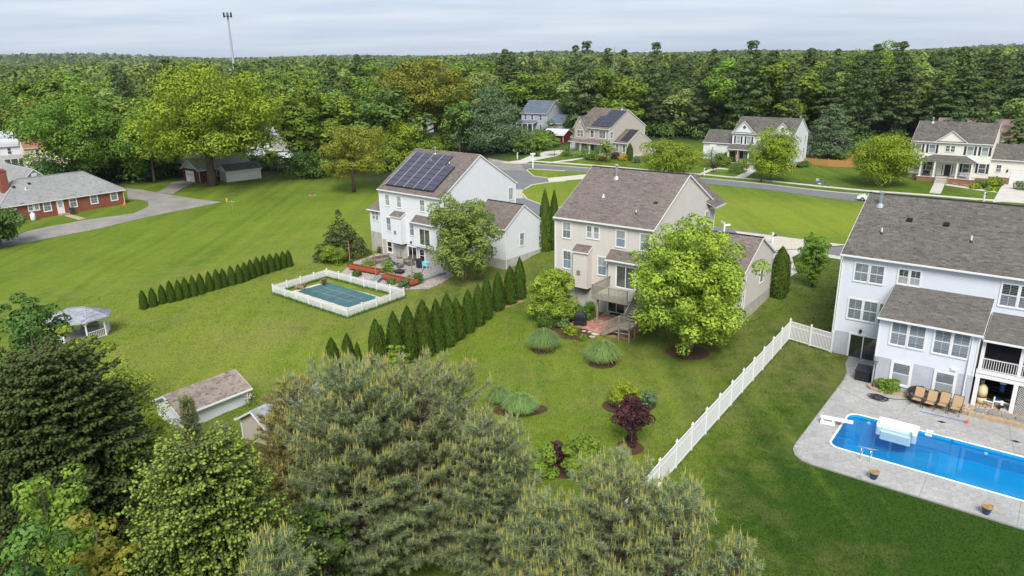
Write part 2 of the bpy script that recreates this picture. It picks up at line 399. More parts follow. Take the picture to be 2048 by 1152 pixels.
M['roof_rust'] = island_mat('rust_brown_shingles', [(.26, .13, .075), (.36, .19, .115), (.30, .16, .09)], .9, gscale=25)
M['paver'] = island_mat('red_brick_pavers', [(.36, .16, .12), (.46, .23, .18), (.40, .20, .155), (.50, .28, .22)], .9)
M['grey_paver'] = island_mat('grey_pavers', [(.27, .255, .25), (.38, .36, .35), (.33, .31, .30)], .9)
M['stamped'] = island_mat('stamped_concrete', [(.29, .285, .28), (.35, .345, .335), (.31, .305, .30), (.37, .36, .35)], .85, grain=.14, gscale=7)
M['stone_red'] = island_mat('tumbled_brown_stone', [(.22, .12, .08), (.40, .26, .19), (.30, .18, .13)], .9)
M['cell'] = plain('solar_cells', (.062, .060, .090), .18, .5, var=.25, scale=1.2)
M['cell_dark'] = plain('dark_solar_cells', (.035, .037, .05), .2, .5, var=.25, scale=1.0)
M['rail_white'] = plain('pale_panel_edge', (.46, .44, .50), .4, .5, var=.05)

# window curtain with slanted blue and orange stripes
def stripe_mat():
    m, t, b = base('striped_curtain', (.6, .6, .6), .8, .2)
    tc = t.new('TexCoord'); mp = t.new('Mapping'); mp.inputs['Rotation'].default_value = (0, R_(24), 0); t.to(tc, mp, 3)
    w = t.new('TexWave', Scale=1.35, Distortion=0.0); w.bands_direction = 'X'; t.to(mp, w)
    r = t.new('ValToRGB'); r.color_ramp.interpolation = 'CONSTANT'; e = r.color_ramp.elements
    e.new(.5); e.new(.75)
    for i, (p, c) in enumerate(((0, (.16, .36, .66)), (.3, (.62, .60, .56)), (.55, (.70, .36, .12)), (.8, (.28, .50, .72)))): e[i].position = p; e[i].color = (*c, 1)
    t.to(w, r); t.to(r, b); return m
M['curtain'] = stripe_mat()

def water_mat():
    m, t, b = base('pool_water', (.0, .3, .6), .02, .5)
    tc = t.new('TexCoord'); n = t.new('TexNoise', Scale=2.2, Detail=5.0, Distortion=1.2); t.to(tc, n, 3)
    bp = t.new('Bump', Strength=.32, Distance=.06); t.to(n, bp, 0, 2)
    tr = t.new('BsdfTransparent'); tr.inputs[0].default_value = (.84, .955, .99, 1)
    gl = t.new('BsdfGlossy'); gl.inputs['Roughness'].default_value = .03; t.to(bp, gl, 0, 2)
    fr = t.new('Fresnel', IOR=1.33); t.to(bp, fr, 0, 1)
    mx = t.new('MixShader'); t.to(fr, mx); t.l.new(tr.outputs[0], mx.inputs[1]); t.l.new(gl.outputs[0], mx.inputs[2])
    t.l.new(mx.outputs[0], t.n['Material Output'].inputs[0]); return m
M['water'] = water_mat()

# lawn: colours follow the grass (lush / sun-bleached / bare), with some corner shading, carried by ground attributes
def lawn_mat():
    m, t, b = base('lawn', (.08, .14, .02), .9, .12)
    tc = t.new('TexCoord')
    a = t.new('Attribute', attribute_name='tone'); wd = t.new('Attribute', attribute_name='wood'); dr = t.new('Attribute', attribute_name='dry')
    n1 = t.new('TexNoise', Scale=.11, Detail=5.0, Roughness=.6); t.to(tc, n1, 3)
    n2 = t.new('TexNoise', Scale=1.1, Detail=7.0, Roughness=.7); t.to(tc, n2, 3)
    mp = t.new('Mapping'); mp.inputs['Rotation'].default_value = (0, 0, R_(34)); mp.inputs['Scale'].default_value = (.9, .03, 1); t.to(tc, mp, 3)
    n3 = t.new('TexNoise', Scale=.75, Detail=2.0); t.to(mp, n3)      # mowing lanes
    s1 = t.new('Math', operation='MULTIPLY_ADD'); s1.inputs[1].default_value = .55; s1.inputs[2].default_value = -.275; t.to(n1, s1)
    s2 = t.new('Math', operation='MULTIPLY_ADD'); s2.inputs[1].default_value = .75; s2.inputs[2].default_value = -.375; t.to(n2, s2)
    s3 = t.new('Math', operation='MULTIPLY_ADD'); s3.inputs[1].default_value = .6; s3.inputs[2].default_value = -.30; t.to(n3, s3)
    ad = t.new('Math', operation='ADD'); t.l.new(a.outputs['Fac'], ad.inputs[0]); t.l.new(s1.outputs[0], ad.inputs[1])
    ad2 = t.new('Math', operation='ADD'); t.to(ad, ad2); t.to(s2, ad2, 0, 1)
    ad3 = t.new('Math', operation='ADD'); t.to(ad2, ad3); t.to(s3, ad3, 0, 1)
    r = t.new('ValToRGB'); e = r.color_ramp.elements; e.new(.5)
    for i, (p, c) in enumerate(((0., (.026, .060, .006)), (.5, (.098, .150, .014)), (1., (.170, .216, .018)))): e[i].position = p; e[i].color = (*c, 1)
    t.to(ad3, r)
    # dry, straw coloured patches where the 'dry' attribute asks for them
    n4 = t.new('TexNoise', Scale=.42, Detail=6.0, Roughness=.65); t.to(tc, n4, 3)
    d1 = t.new('Math', operation='ADD'); t.l.new(dr.outputs['Fac'], d1.inputs[0]); t.to(n4, d1, 0, 1)
    d2 = t.new('MapRange'); d2.inputs['From Min'].default_value = .78; d2.inputs['From Max'].default_value = 1.35; d2.inputs['To Max'].default_value = .5; t.to(d1, d2)
    mx = t.new('MixRGB'); t.to(d2, mx); t.to(r, mx, 0, 1); mx.inputs[2].default_value = (.25, .195, .085, 1)
    nf = t.new('TexNoise', Scale=14.0, Detail=3.0); t.to(tc, nf, 3); mf = t.new('MapRange'); mf.inputs['From Min'].default_value = .3; mf.inputs['From Max'].default_value = .7; mf.inputs['To Min'].default_value = .62; mf.inputs['To Max'].default_value = 1.36; t.to(nf, mf)
    mm = t.new('MixRGB', blend_type='MULTIPLY'); mm.inputs[0].default_value = 1; t.to(mx, mm, 0, 1); t.to(mf, mm, 0, 2)
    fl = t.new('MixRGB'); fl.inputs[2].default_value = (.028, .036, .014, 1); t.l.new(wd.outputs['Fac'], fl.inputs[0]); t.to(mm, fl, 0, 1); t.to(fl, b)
    nb = t.new('TexNoise', Scale=9.0, Detail=6.0, Roughness=.75); t.to(tc, nb, 3); bp = t.new('Bump', Strength=.7, Distance=.08); t.to(nb, bp, 0, 2); t.to(bp, b, 0, 5)
    return m
M['lawn'] = lawn_mat()

L_ = {}
L_['bright'] = leaf_mat('bright_spring_leaves', (0.130, 0.205, 0.014), (0.328, 0.396, 0.024), .22)
L_['mid'] = leaf_mat('green_leaves', (0.093, 0.175, 0.022), (0.223, 0.339, 0.036), .22)
L_['deep'] = leaf_mat('deep_green_leaves', (0.054, 0.115, 0.023), (0.144, 0.250, 0.042), .22)
L_['olive'] = leaf_mat('amber_green_leaves', (.150, .165, .018), (.290, .300, .036), .22, hue=.006)
L_['birch'] = leaf_mat('birch_leaves', (0.155, 0.253, 0.027), (0.383, 0.507, 0.052), .22, hue=.004)
L_['pale'] = leaf_mat('pale_leaves', (.150, .215, .055), (.300, .390, .110), .22)
L_['pine'] = leaf_mat('pine_needles', (0.045, 0.080, 0.025), (0.121, 0.170, 0.049), .22)
L_['bluepine'] = leaf_mat('blue_green_needles', (0.069, 0.129, 0.060), (0.182, 0.271, 0.124), .22)
L_['spruce'] = leaf_mat('spruce_needles', (0.044, 0.087, 0.034), (0.114, 0.179, 0.066), .22)
L_['dark'] = leaf_mat('dark_conifer_sprays', (.045, .078, .022), (.130, .165, .036), .22)
L_['arbor'] = leaf_mat('arborvitae_sprays', (0.045, 0.093, 0.014), (0.122, 0.194, 0.024), .22, obj_var=.12, hue=.006)
L_['purple'] = leaf_mat('purple_leaves', (0.026, 0.010, 0.016), (0.114, 0.039, 0.044), .22)
L_['yellow'] = leaf_mat('yellow_green_leaves', (.125, .195, .016), (.285, .370, .036), .22)
L_['gold'] = leaf_mat('golden_leaves', (.40, .27, .02), (.62, .45, .04), .22)
L_['grass'] = leaf_mat('ornamental_grass_blades', (.120, .205, .050), (.300, .430, .145), .22)
L_['hero_pine'] = leaf_mat('long_pine_needles', (.155, .205, .095), (.345, .405, .200), .22, obj_var=.08)
L_['hero_olive'] = leaf_mat('olive_pine_needles', (.195, .190, .065), (.400, .385, .125), .22, obj_var=.08)
L_['candle'] = leaf_mat('new_pine_shoots', (.30, .30, .065), (.46, .43, .12), .22, obj_var=.05)
L_['hero_spruce'] = leaf_mat('norway_spruce_sprays', (.060, .105, .020), (.300, .385, .065), .22, obj_var=.05)
L_['wood_far'] = leaf_mat('far_canopy', (0.067, 0.112, 0.025), (0.208, 0.263, 0.047), .22)
L_['flower'] = leaf_mat('flowers_white_pink', (.55, .35, .30), (.80, .75, .66), .22)
L_['red_flower'] = leaf_mat('red_flowers', (.30, .01, .02), (.55, .03, .06), .22)
L_['willow'] = leaf_mat('pale_birch_leaves', (.135, .215, .040), (.310, .420, .095), .22)
L_['fresh'] = leaf_mat('fresh_wood_leaves', (.085, .142, .014), (.195, .265, .028), .22)
# ------------------------------------------------------------------ ground: one sheet to the horizon
def frame(o, yaw):
    a = R_(yaw); u = Vector((math.cos(a), math.sin(a), 0)); n = Vector((-math.sin(a), math.cos(a), 0))
    o = Vector(o)
    return lambda x, y, z=0.0: o + u * x + n * y + Vector((0, 0, z))
MID_O, MID_YAW = (4.327, 68.037, .355), -36.69
LEFT_O, LEFT_YAW = (-16.641, 91.418, -.747), -40.29
RIGHT_O, RIGHT_YAW = (26.037, 54.676, 0.0), -37.69
mid_w, left_w, right_w = frame(MID_O, MID_YAW), frame(LEFT_O, LEFT_YAW), frame(RIGHT_O, RIGHT_YAW)

TONES = np.array([(0, 45, .60), (8, 42, .62), (-10, 60, .70), (-30, 62, .72), (-25, 80, .72), (-45, 95, .62), (-30, 110, .66), (-55, 125, .55), (-20, 125, .62),
 (18, 40, -.05), (15, 33, -.08), (22, 30, -.10), (30, 26, -.1), (20, 48, .02), (24, 55, .12), (14, 52, .36), (22, 62, .22), (33, 70, .20), (40, 74, .22), (12, 48, .52), (6, 52, .62),  # right yard: deep green grass, plus some corner shading put into the tone
 (45, 105, 1.0), (60, 95, 1.0), (30, 112, .98), (10, 120, .90), (5, 128, .85), (4, 140, .75), (8, 150, .72), (20, 160, .45), (35, 150, .42), (55, 140, .36), (62, 136, .30), (75, 128, .32), (85, 118, .35), (-5, 105, .40), (3, 85, .30), (-2, 75, .35), (-55, 140, .45), (0, 165, .25), (-80, 110, .5), (-70, 90, .55)], float)
DRYS = np.array([(12, 46, .50), (8, 58, .45), (6, 40, .35), (2, 60, .35), (20, 36, .10), (-22, 66, .62), (-17, 62, .40), (-25, 72, .35), (-8, 74, .55), (-28, 86, .5), (24.5, 53.2, .55),
 (14, 40, .40), (22, 34, .15), (45, 105, .25), (30, 110, .35), (-40, 110, .25), (-30, 100, .35), (-50, 100, .2), (20, 160, .15), (70, 130, .15), (17, 30, .30), (10, 35, .35)], float)
def idw(P, x, y, k=16.0):
    num = np.zeros(x.shape); den = np.zeros(x.shape)
    for cx, cy, c in P:
        w = 1.0 / ((x - cx) ** 2 + (y - cy) ** 2 + k) ** 1.5
        num += w * c; den += w
    return num / den

def axis(lo, hi, step, end_lo, end_hi):
    a = list(np.arange(lo, hi + 1e-6, step)); s = step
    while a[-1] < end_hi: s *= 1.13; a.append(a[-1] + s)
    s = step
    while a[0] > end_lo: s *= 1.13; a.insert(0, a[0] - s)
    return np.array(a)
gx = axis(-60, 62, 1.2, -9000, 9000); gy = axis(8, 130, 1.2, -60, 12000)
GX, GY = np.meshgrid(gx, gy)
gz = terr(GX.ravel(), GY.ravel())
gV = np.column_stack([GX.ravel(), GY.ravel(), gz])
nx, ny = len(gx), len(gy)
ii, jj = np.meshgrid(np.arange(nx - 1), np.arange(ny - 1)); q0 = (jj * nx + ii).ravel()
gF = np.column_stack([q0, q0 + 1, q0 + nx + 1, q0 + nx])
# opening for the blue pool
cx = gV[gF].mean(axis=1); rel = cx[:, :2] - np.array(RIGHT_O[:2]); a = R_(RIGHT_YAW)
lu = rel[:, 0] * math.cos(a) + rel[:, 1] * math.sin(a); ln = -rel[:, 0] * math.sin(a) + rel[:, 1] * math.cos(a)
gF = gF[~((lu > 3.2) & (lu < 17.9) & (ln > -16.2) & (ln < -9.6))]
me = np_mesh('ground', gV, gF, M['lawn'], idw(TONES, gV[:, 0], gV[:, 1]), smooth=True)
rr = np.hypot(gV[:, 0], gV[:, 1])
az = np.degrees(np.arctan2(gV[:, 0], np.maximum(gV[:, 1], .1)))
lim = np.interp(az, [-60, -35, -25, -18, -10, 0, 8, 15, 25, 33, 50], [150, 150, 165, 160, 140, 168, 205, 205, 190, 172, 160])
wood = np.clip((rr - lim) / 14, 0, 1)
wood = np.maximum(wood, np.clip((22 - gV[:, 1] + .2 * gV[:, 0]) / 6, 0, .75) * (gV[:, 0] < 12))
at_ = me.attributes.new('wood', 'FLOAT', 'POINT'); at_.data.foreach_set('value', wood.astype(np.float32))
at_ = me.attributes.new('dry', 'FLOAT', 'POINT'); at_.data.foreach_set('value', idw(DRYS, gV[:, 0], gV[:, 1], 3.0).astype(np.float32))
ground = link('ground', me); tag(ground, kind='structure')
# blades standing out of the nearer lawns, coloured by the same ground attributes
def lawn_blades(n, seed=17):
    rng = np.random.default_rng(seed); d = 30 + 62 * rng.random(n) ** 1.25; az_ = np.radians(rng.uniform(-38, 40, n)); x, y = d * np.sin(az_), d * np.cos(az_); ok = np.ones(n, bool)
    for O_, yaw, boxes in ((RIGHT_O, RIGHT_YAW, ((1.2, 22, -18.6, 16), (-.2, 22, -.2, 16))), (MID_O, MID_YAW, ((-.2, 17.5, -.2, 14.5), (4.2, 11.2, -5.8, 0))), (LEFT_O, LEFT_YAW, ((-3.2, 17.2, -.3, 14), (-1.0, 15, -9.3, 0), (2.6, 13.4, -16.4, -10.4)))):
        a = R_(yaw); u = (x - O_[0]) * math.cos(a) + (y - O_[1]) * math.sin(a); v = -(x - O_[0]) * math.sin(a) + (y - O_[1]) * math.cos(a)
        for (u0, u1, v0, v1) in boxes: ok &= ~((u > u0) & (u < u1) & (v > v0) & (v < v1))
    for (bx, by, br) in BED_C: ok &= (x - bx) ** 2 + (y - by) ** 2 > br * br
    x, y = x[ok], y[ok]; m = len(x); z = terr(x, y); th = rng.random(m) * 6.28; w = .012 + .00045 * d[ok]; h = .035 + .075 * rng.random(m)
    P = np.column_stack([x, y, z]); sd = np.column_stack([np.cos(th) * w, np.sin(th) * w, np.zeros(m)]); tip = P + np.column_stack([rng.normal(size=m) * .04, rng.normal(size=m) * .04, h])
    V = np.stack([P - sd, P + sd, tip], 1).reshape(-1, 3); tn = idw(TONES, x, y) + rng.normal(size=m) * .20
    me = np_mesh('lawn_blades', V, np.arange(m * 3).reshape(-1, 3), M['lawn'], np.repeat(tn, 3)); dr = me.attributes.new('dry', 'FLOAT', 'POINT'); dr.data.foreach_set('value', np.repeat(idw(DRYS, x, y, 3.0), 3).astype(np.float32)); w0 = me.attributes.new('wood', 'FLOAT', 'POINT')
    tag(link('lawn_blades', me), 'short mown grass blades of the nearer lawns', 'grass', None, 'stuff')
BED_C = []

def drape(name, poly, mat, off, kind='structure', label=None, step=2.5, thick=0.0, flat=None):
    """sheet following the ground inside a plan outline"""
    bm = bmesh.new()
    vs = [bm.verts.new((p[0], p[1], 0)) for p in poly]
    f = bm.faces.new(vs); f.normal_update()
    if f.normal.z < 0: f.normal_flip()
    bmesh.ops.triangulate(bm, faces=bm.faces[:])
    for _ in range(6):
        es = [e for e in bm.edges if e.calc_length() > step]
        if not es: break
        bmesh.ops.subdivide_edges(bm, edges=es, cuts=1); bmesh.ops.triangulate(bm, faces=bm.faces[:])
    if thick:
        ext = bmesh.ops.extrude_face_region(bm, geom=bm.faces[:])
        low = {v for v in ext['geom'] if isinstance(v, bmesh.types.BMVert)}
        for v in bm.verts:
            z = (flat if flat is not None else tz(v.co.x, v.co.y)) + off
            v.co.z = z if v in low else z - thick
        bmesh.ops.recalc_face_normals(bm, faces=bm.faces[:])
    else:
        for v in bm.verts: v.co.z = (flat if flat is not None else tz(v.co.x, v.co.y)) + off
    me = bpy.data.meshes.new(name); bm.to_mesh(me); bm.free(); me.materials.append(mat)
    o = link(name, me); tag(o, kind=kind, label=label); return o

def P2(*pts): return [(q.x, q.y) for q in (at(*p) for p in pts)]
def W2(w, *pts): return [(q.x, q.y) for q in (w(*p) for p in pts)]

def strip(line, w0, w1):
    """outline of a band beside a polyline: offsets w0..w1 to its left"""
    L, Rr = [], []
    for i, p in enumerate(line):
        a_, b_ = Vector(line[max(i - 1, 0)]), Vector(line[min(i + 1, len(line) - 1)])
        d = (b_ - a_).normalized(); n = Vector((-d.y, d.x))
        L.append(tuple(Vector(p) + n * w0)); Rr.append(tuple(Vector(p) + n * w1))
    return L + Rr[::-1]

# main street far side kerb line and the lane behind the houses
st_far = P2((985, 322), (1040, 327), (1182, 337.4), (1410, 357.3), (1580, 375), (1738, 390.5)); d_ = Vector(st_far[-1]) - Vector(st_far[-2])
st_far.append(tuple(Vector(st_far[-1]) + d_.normalized() * 90))
st_near = P2((1057, 338), (1180, 346), (1410, 367.6), (1580, 385.5), (1726, 404)); st_near.append(tuple(Vector(st_near[-1]) + d_.normalized() * 90))
lane_up = P2((1043.6, 388), (1052, 399), (1079, 409)) + W2(mid_w, (6, 34.5), (12, 30.5)) + P2((1472, 463.5), (1580, 478.3), (1691, 492.0))
d2 = (Vector(lane_up[-1]) - Vector(lane_up[-2])).normalized(); lane_up.append(tuple(Vector(lane_up[-1]) + d2 * 70))
drape('street', st_near + st_far[::-1], M['asphalt'], .022)
court = P2((985, 322), (1054.4, 340), (1068.4, 352.7), (1095, 356.5), (1098, 364.5), (1063, 370), (1048, 379), (1043.6, 388), (1052, 399), (1040, 408), (1000, 395), (975, 372), (955, 330))
drape('street_court', court, M['asphalt'], .030)
drape('lane', strip(lane_up, 0, -5.6), M['asphalt'], .026)
drape('worn_street_patch', P2((975, 316), (1040, 328), (1052, 341), (1010, 340.5), (985, 334)), M['worn_asphalt'], .034)
drape('driveway_crossing', P2((1026, 379), (1047, 379.5), (1043.8, 388), (1048, 397), (1022, 397.5)), M['concrete'], .036)
def kerb(name, line, side):
    drape(name, strip(line, 0, side * .28), M['kerb'], .12, thick=.16)
kerb('kerb', st_far, 1); kerb('kerb', lane_up, 1)
kerb('kerb', P2((1048, 379), (1063, 370), (1098, 364.6), (1130, 362)), -1)
kerb('kerb', P2((1130, 342.5), (1057, 338.5), (1054.4, 341), (1068.4, 352.7), (1095, 356)), -1)
drape('side_drive', P2((1095, 356.2), (1169, 349.4), (1230, 346), (1230, 353), (1098, 364)), M['pale_concrete'], .034)
# pavements across the street
walk_far = P2((1098, 330.5), (1186, 332.3), (1405, 349.8), (1580, 367.5), (1740, 383.5)); walk_far.append(tuple(Vector(walk_far[-1]) + d_.normalized() * 80))
walk_far[0:2] = P2((1041, 322), (1186, 332))
drape('pavement', strip(walk_far, 0, 1.25), M['pale_concrete'], .045, thick=.06)
near_walk = P2((1646, 507.5), (1690, 514.5)); near_walk.append(tuple(Vector(near_walk[-1]) + d2 * 40))
drape('pavement', strip(near_walk, 0, -1.5), M['pale_concrete'], .045, thick=.06)
# drives
drape('driveway', P2((1551, 489), (1602, 495), (1600, 507), (1584, 515), (1588, 530), (1595, 545), (1573, 559), (1560, 565), (1535, 545), (1545, 520)), M['pale_concrete'], .042)
drape('driveway', P2((1000, 326), (1040, 320.5), (1060, 312), (1092, 303), (1130, 300), (1134, 304), (1112, 313), (1070, 321), (1045, 328)), M['pale_concrete'], .045)
drape('front_walk', P2((1090, 325.5), (1140, 319), (1163, 315), (1171, 316.5), (1145, 321.5), (1098, 327)), M['pale_concrete'], .043)
drape('front_walk', P2((1394, 350), (1418, 339), (1432, 335.5), (1455, 337.5), (1458, 339.5), (1433, 338.5), (1410, 347), (1400, 351)), M['pale_concrete'], .043)
drape('front_walk', P2((1467, 355), (1497, 342), (1485, 339), (1487, 336), (1517, 338), (1490, 356.5)), M['pale_concrete'], .046)
drape('driveway', P2((2011, 361), (2060, 366), (2070, 402), (1985, 405)), M['pale_concrete'], .05)
drape('front_walk', P2((1892, 368), (1925, 373), (1990, 383), (1996, 386), (1960, 382), (1890, 371)), M['pale_concrete'], .05)
# the drive round the brick building and the one to the brick bungalow
drape('driveway', P2((-40, 505), (17, 492.5), (200, 457), (300, 433), (367, 420), (443, 404.5), (383, 396.5), (323, 387), (290, 381), (253, 376), (256, 399), (280, 399.5), (297, 404), (297, 413), (267, 427), (173, 440), (100, 453), (53, 463), (33, 473), (-40, 488)), M['worn_asphalt'], .03)
drape('driveway', P2((313, 386), (346, 388), (387, 366), (400, 361), (372, 360), (345, 365), (330, 376)), M['worn_asphalt'], .038)
drape('front_walk', P2((128, 432), (140, 429), (172, 437), (158, 440.5)), M['tan_stone'], .045)

# mulch beds
def oval(c, rx, ry, n=22, wob=.06, seed=1):
    r = random.Random(seed)
    return [(c[0] + rx * math.cos(2 * math.pi * i / n) * (1 + r.uniform(-wob, wob)), c[1] + ry * math.sin(2 * math.pi * i / n) * (1 + r.uniform(-wob, wob))) for i in range(n)]
def bed(px, py, rx, ry=None, seed=1, mat='mulch'):
    c = at(px, py); BED_C.append((c.x, c.y, (rx + (ry or rx)) * .52)); drape('mulch_bed', oval(c, rx, ry or rx, seed=seed), M[mat], .035, step=.6)
bed(1087, 700, 1.0, .85, 3); bed(1204, 728, 1.1, .9, 4); bed(1375, 705, 1.75, 1.5, 5); bed(1258, 896, .92, .85, 6); bed(1040, 820, 1.95, 1.0, 7)
bed(1256, 812, 1.9, 1.2, 8); bed(1150, 938, 2.2, 1.0, 9); bed(1764, 372, 1.1, 1.0, 10); bed(1552, 592, .8, .7, 11)
drape('mulch_bed', P2((1075, 655), (1120, 640), (1165, 606), (1190, 612), (1182, 628), (1140, 646), (1165, 655), (1195, 664), (1182, 676), (1160, 681), (1125, 678), (1090, 668)), M['mulch'], .03, step=.8)
hp = [(-14.94 + (0.64 + 14.94) * t, 55.38 + (69.12 - 55.38) * t) for t in np.linspace(-.02, 1.02, 14)]
drape('hedge_bed', strip(hp, -.55, .7), M['soil'], .02, step=.8)
sp = [(-40.19 + (-28.26 + 40.19) * t, 74.88 + (88.57 - 74.88) * t) for t in np.linspace(-.03, 1.03, 14)]
drape('hedge_bed', strip(sp, -.5, .4), M['mulch'], .02, step=.8)
lawn_blades(190000)
# ------------------------------------------------------------------ building parts
def span(poly, z):
    xs = []
    n = len(poly)
    for i in range(n):
        (x0, z0), (x1, z1) = poly[i], poly[(i + 1) % n]
        if (z0 <= z < z1) or (z1 <= z < z0): xs.append(x0 + (x1 - x0) * (z - z0) / (z1 - z0))
    return (min(xs), max(xs)) if len(xs) >= 2 else None

def wall(parent, loc, rz, poly, mat, name='wall', course=.115, lap=.014):
    """lapped siding: every board tilts out at its lower edge. Local x along the wall, outside towards -y"""
    mb = MB(); z0 = min(p[1] for p in poly); z1 = max(p[1] for p in poly); n = max(1, round((z1 - z0) / course)); c = (z1 - z0) / n
    for i in range(n):
        a = span(poly, z0 + i * c + 1e-4); b = span(poly, z0 + (i + 1) * c - 1e-4)
        if not a or not b: continue
        za, zb = z0 + i * c, z0 + (i + 1) * c
        mb.quad((a[0], -lap, za), (a[1], -lap, za), (b[1], -.002, zb), (b[0], -.002, zb))
        mb.quad((a[0], 0, za), (a[1], 0, za), (a[1], -lap, za), (a[0], -lap, za))
    return mb.build(name, mat, parent, loc=loc, rot=(0, 0, rz))

def flat_wall(parent, loc, rz, poly, mat, name='foundation', out=.03, depth=.2):
    mb = MB(); mb.vprism(poly, -out, depth); return mb.build(name, mat, parent, loc=loc, rot=(0, 0, rz))

WC = {}
def window(parent, loc, rz, w, h, grid=(2, 1), fill='blind', style='dh', trim=.09, fill2=None, name='window'):
    """sash window standing a little proud of the wall; loc is its lower left corner"""
    key = (round(w, 2), round(h, 2), grid, style, trim)
    if key not in WC:
        mb = MB(); t = trim
        mb.box(-t, -.06, -t, 0, .02, h + t); mb.box(w, -.06, -t, w + t, .02, h + t)
        mb.box(0, -.06, h, w, .02, h + t); mb.box(0, -.075, -t, w, .02, 0)
        s = .038
        halves = [(0, h)] if style == 'fixed' else [(0, h / 2), (h / 2, h)]
        if style == 'slide': halves = [(0, h)]
        for k, (a, b) in enumerate(halves):
            o = -.030 if k == 0 else -.042
            xs = [(0, w)] if style != 'slide' else [(0, w / 2), (w / 2, w)]
            for (p, q) in xs:
                mb.box(p, o - .012, a, p + s, o + .012, b); mb.box(q - s, o - .012, a, q, o + .012, b)
                mb.box(p + s, o - .012, a, q - s, o + .012, a + s); mb.box(p + s, o - .012, b - s, q - s, o + .012, b)
                for i in range(1, grid[0]):
                    x = p + (q - p) * i / grid[0]; mb.box(x - .009, o - .009, a + s, x + .009, o + .009, b - s)
                for i in range(1, grid[1]):
                    z = a + (b - a) * i / grid[1]; mb.box(p + s, o - .008, z - .009, q - s, o + .008, z + .009)
        fr = mb.mesh(name, M['trim'])
        pan = []
        for k, (a, b) in enumerate(halves):
            g = MB(); o = -.030 if k == 0 else -.042
            g.quad((.03, o, a + .02), (w - .03, o, a + .02), (w - .03, o, b - .02), (.03, o, b - .02)); pan.append(g.mesh('pane', M['glass']))
        WC[key] = (fr, pan, halves)
    fr, pan, halves = WC[key]
    win = link(name, fr, parent, loc, (0, 0, rz))
    for p in pan: link('pane', p, win)
    fills = [fill2 or fill, fill] if len(halves) == 2 else [fill]
    for (a, b), f in zip(halves, fills):
        k2 = ('fill', round(w, 2), round(a, 2), round(b, 2), f)
        if k2 not in WC:
            g = MB(); 
            if f in ('blind', 'shade'):
                n = max(4, int((b - a) / .07))
                for i in range(n):
                    za = a + (b - a) * i / n; zb = a + (b - a) * (i + 1) / n
                    g.quad((.02, -.008, za), (w - .02, -.008, za), (w - .02, -.016, zb), (.02, -.016, zb))
            else: g.quad((.02, -.012, a), (w - .02, -.012, a), (w - .02, -.012, b), (.02, -.012, b))
            WC[k2] = g.mesh({'room': 'dark_interior', 'curtain': 'curtain'}.get(f, 'blind'), M[f])
        link({'room': 'dark_interior', 'curtain': 'curtain'}.get(f, 'blind'), WC[k2], win)
    return win

def pair(parent, loc, rz, w, h, gap=.12, n=2, **k):
    c, s = math.cos(rz), math.sin(rz); each = (w - gap * (n - 1)) / n
    for i in range(n):
        d = i * (each + gap); window(parent, (loc[0] + d * c, loc[1] + d * s, loc[2]), rz, each, h, **k)

def slope_tiles(parent, p0, e, s, poly, mat, course=.15, tab=.30, seed=0, name='shingles', lip=.012):
    """overlapping shingle tabs on a roof plane: p0 origin at the eave, e along it, s up the slope; poly in (e, s)"""
    rng = np.random.default_rng(seed); e = np.array(e, float); s = np.array(s, float); n = np.cross(e, s); n /= np.linalg.norm(n)
    p0 = np.array(p0, float); V = []; F = []
    s0 = min(p[1] for p in poly); s1 = max(p[1] for p in poly); k = max(1, round((s1 - s0) / course)); c = (s1 - s0) / k
    rows = []
    for i in range(k):
        sp_ = span(poly, s0 + (i + .5) * c)
        if not sp_: continue
        a, b = sp_; x = a - rng.uniform(0, tab); cuts = []
        while x < b: cuts.append(x); x += tab * rng.uniform(.55, 1.35)
        cuts.append(x); cuts = np.clip(np.array(cuts), a, b); keep = np.diff(cuts) > .01
        l, r = cuts[:-1][keep], cuts[1:][keep]; za, zb = s0 + i * c - .012, s0 + (i + 1) * c
        o1 = lip * rng.uniform(.6, 1.4, len(l)); g = .003
        rows.append(np.stack([l + g, np.full_like(l, za), o1, r - g, np.full_like(l, zb)], 1))
    Rw = np.concatenate(rows); N = len(Rw)
    l, za, o, r, zb = Rw.T
    P = lambda x, y, h: p0 + x[:, None] * e + y[:, None] * s + h[:, None] * n
    z = np.full(N, -.004)
    V = np.stack([P(l, za, o), P(r, za, o), P(r, zb, z + .006), P(l, zb, z + .006), P(l, za, z), P(r, za, z)], 1).reshape(-1, 3)
    i0 = np.arange(N) * 6
    F = np.concatenate([np.stack([i0, i0 + 1, i0 + 2, i0 + 3], 1), np.stack([i0 + 4, i0 + 5, i0 + 1, i0], 1)])
    ob = link(name, np_mesh(name, V, F, mat), parent); tag(ob, kind='stuff'); return ob

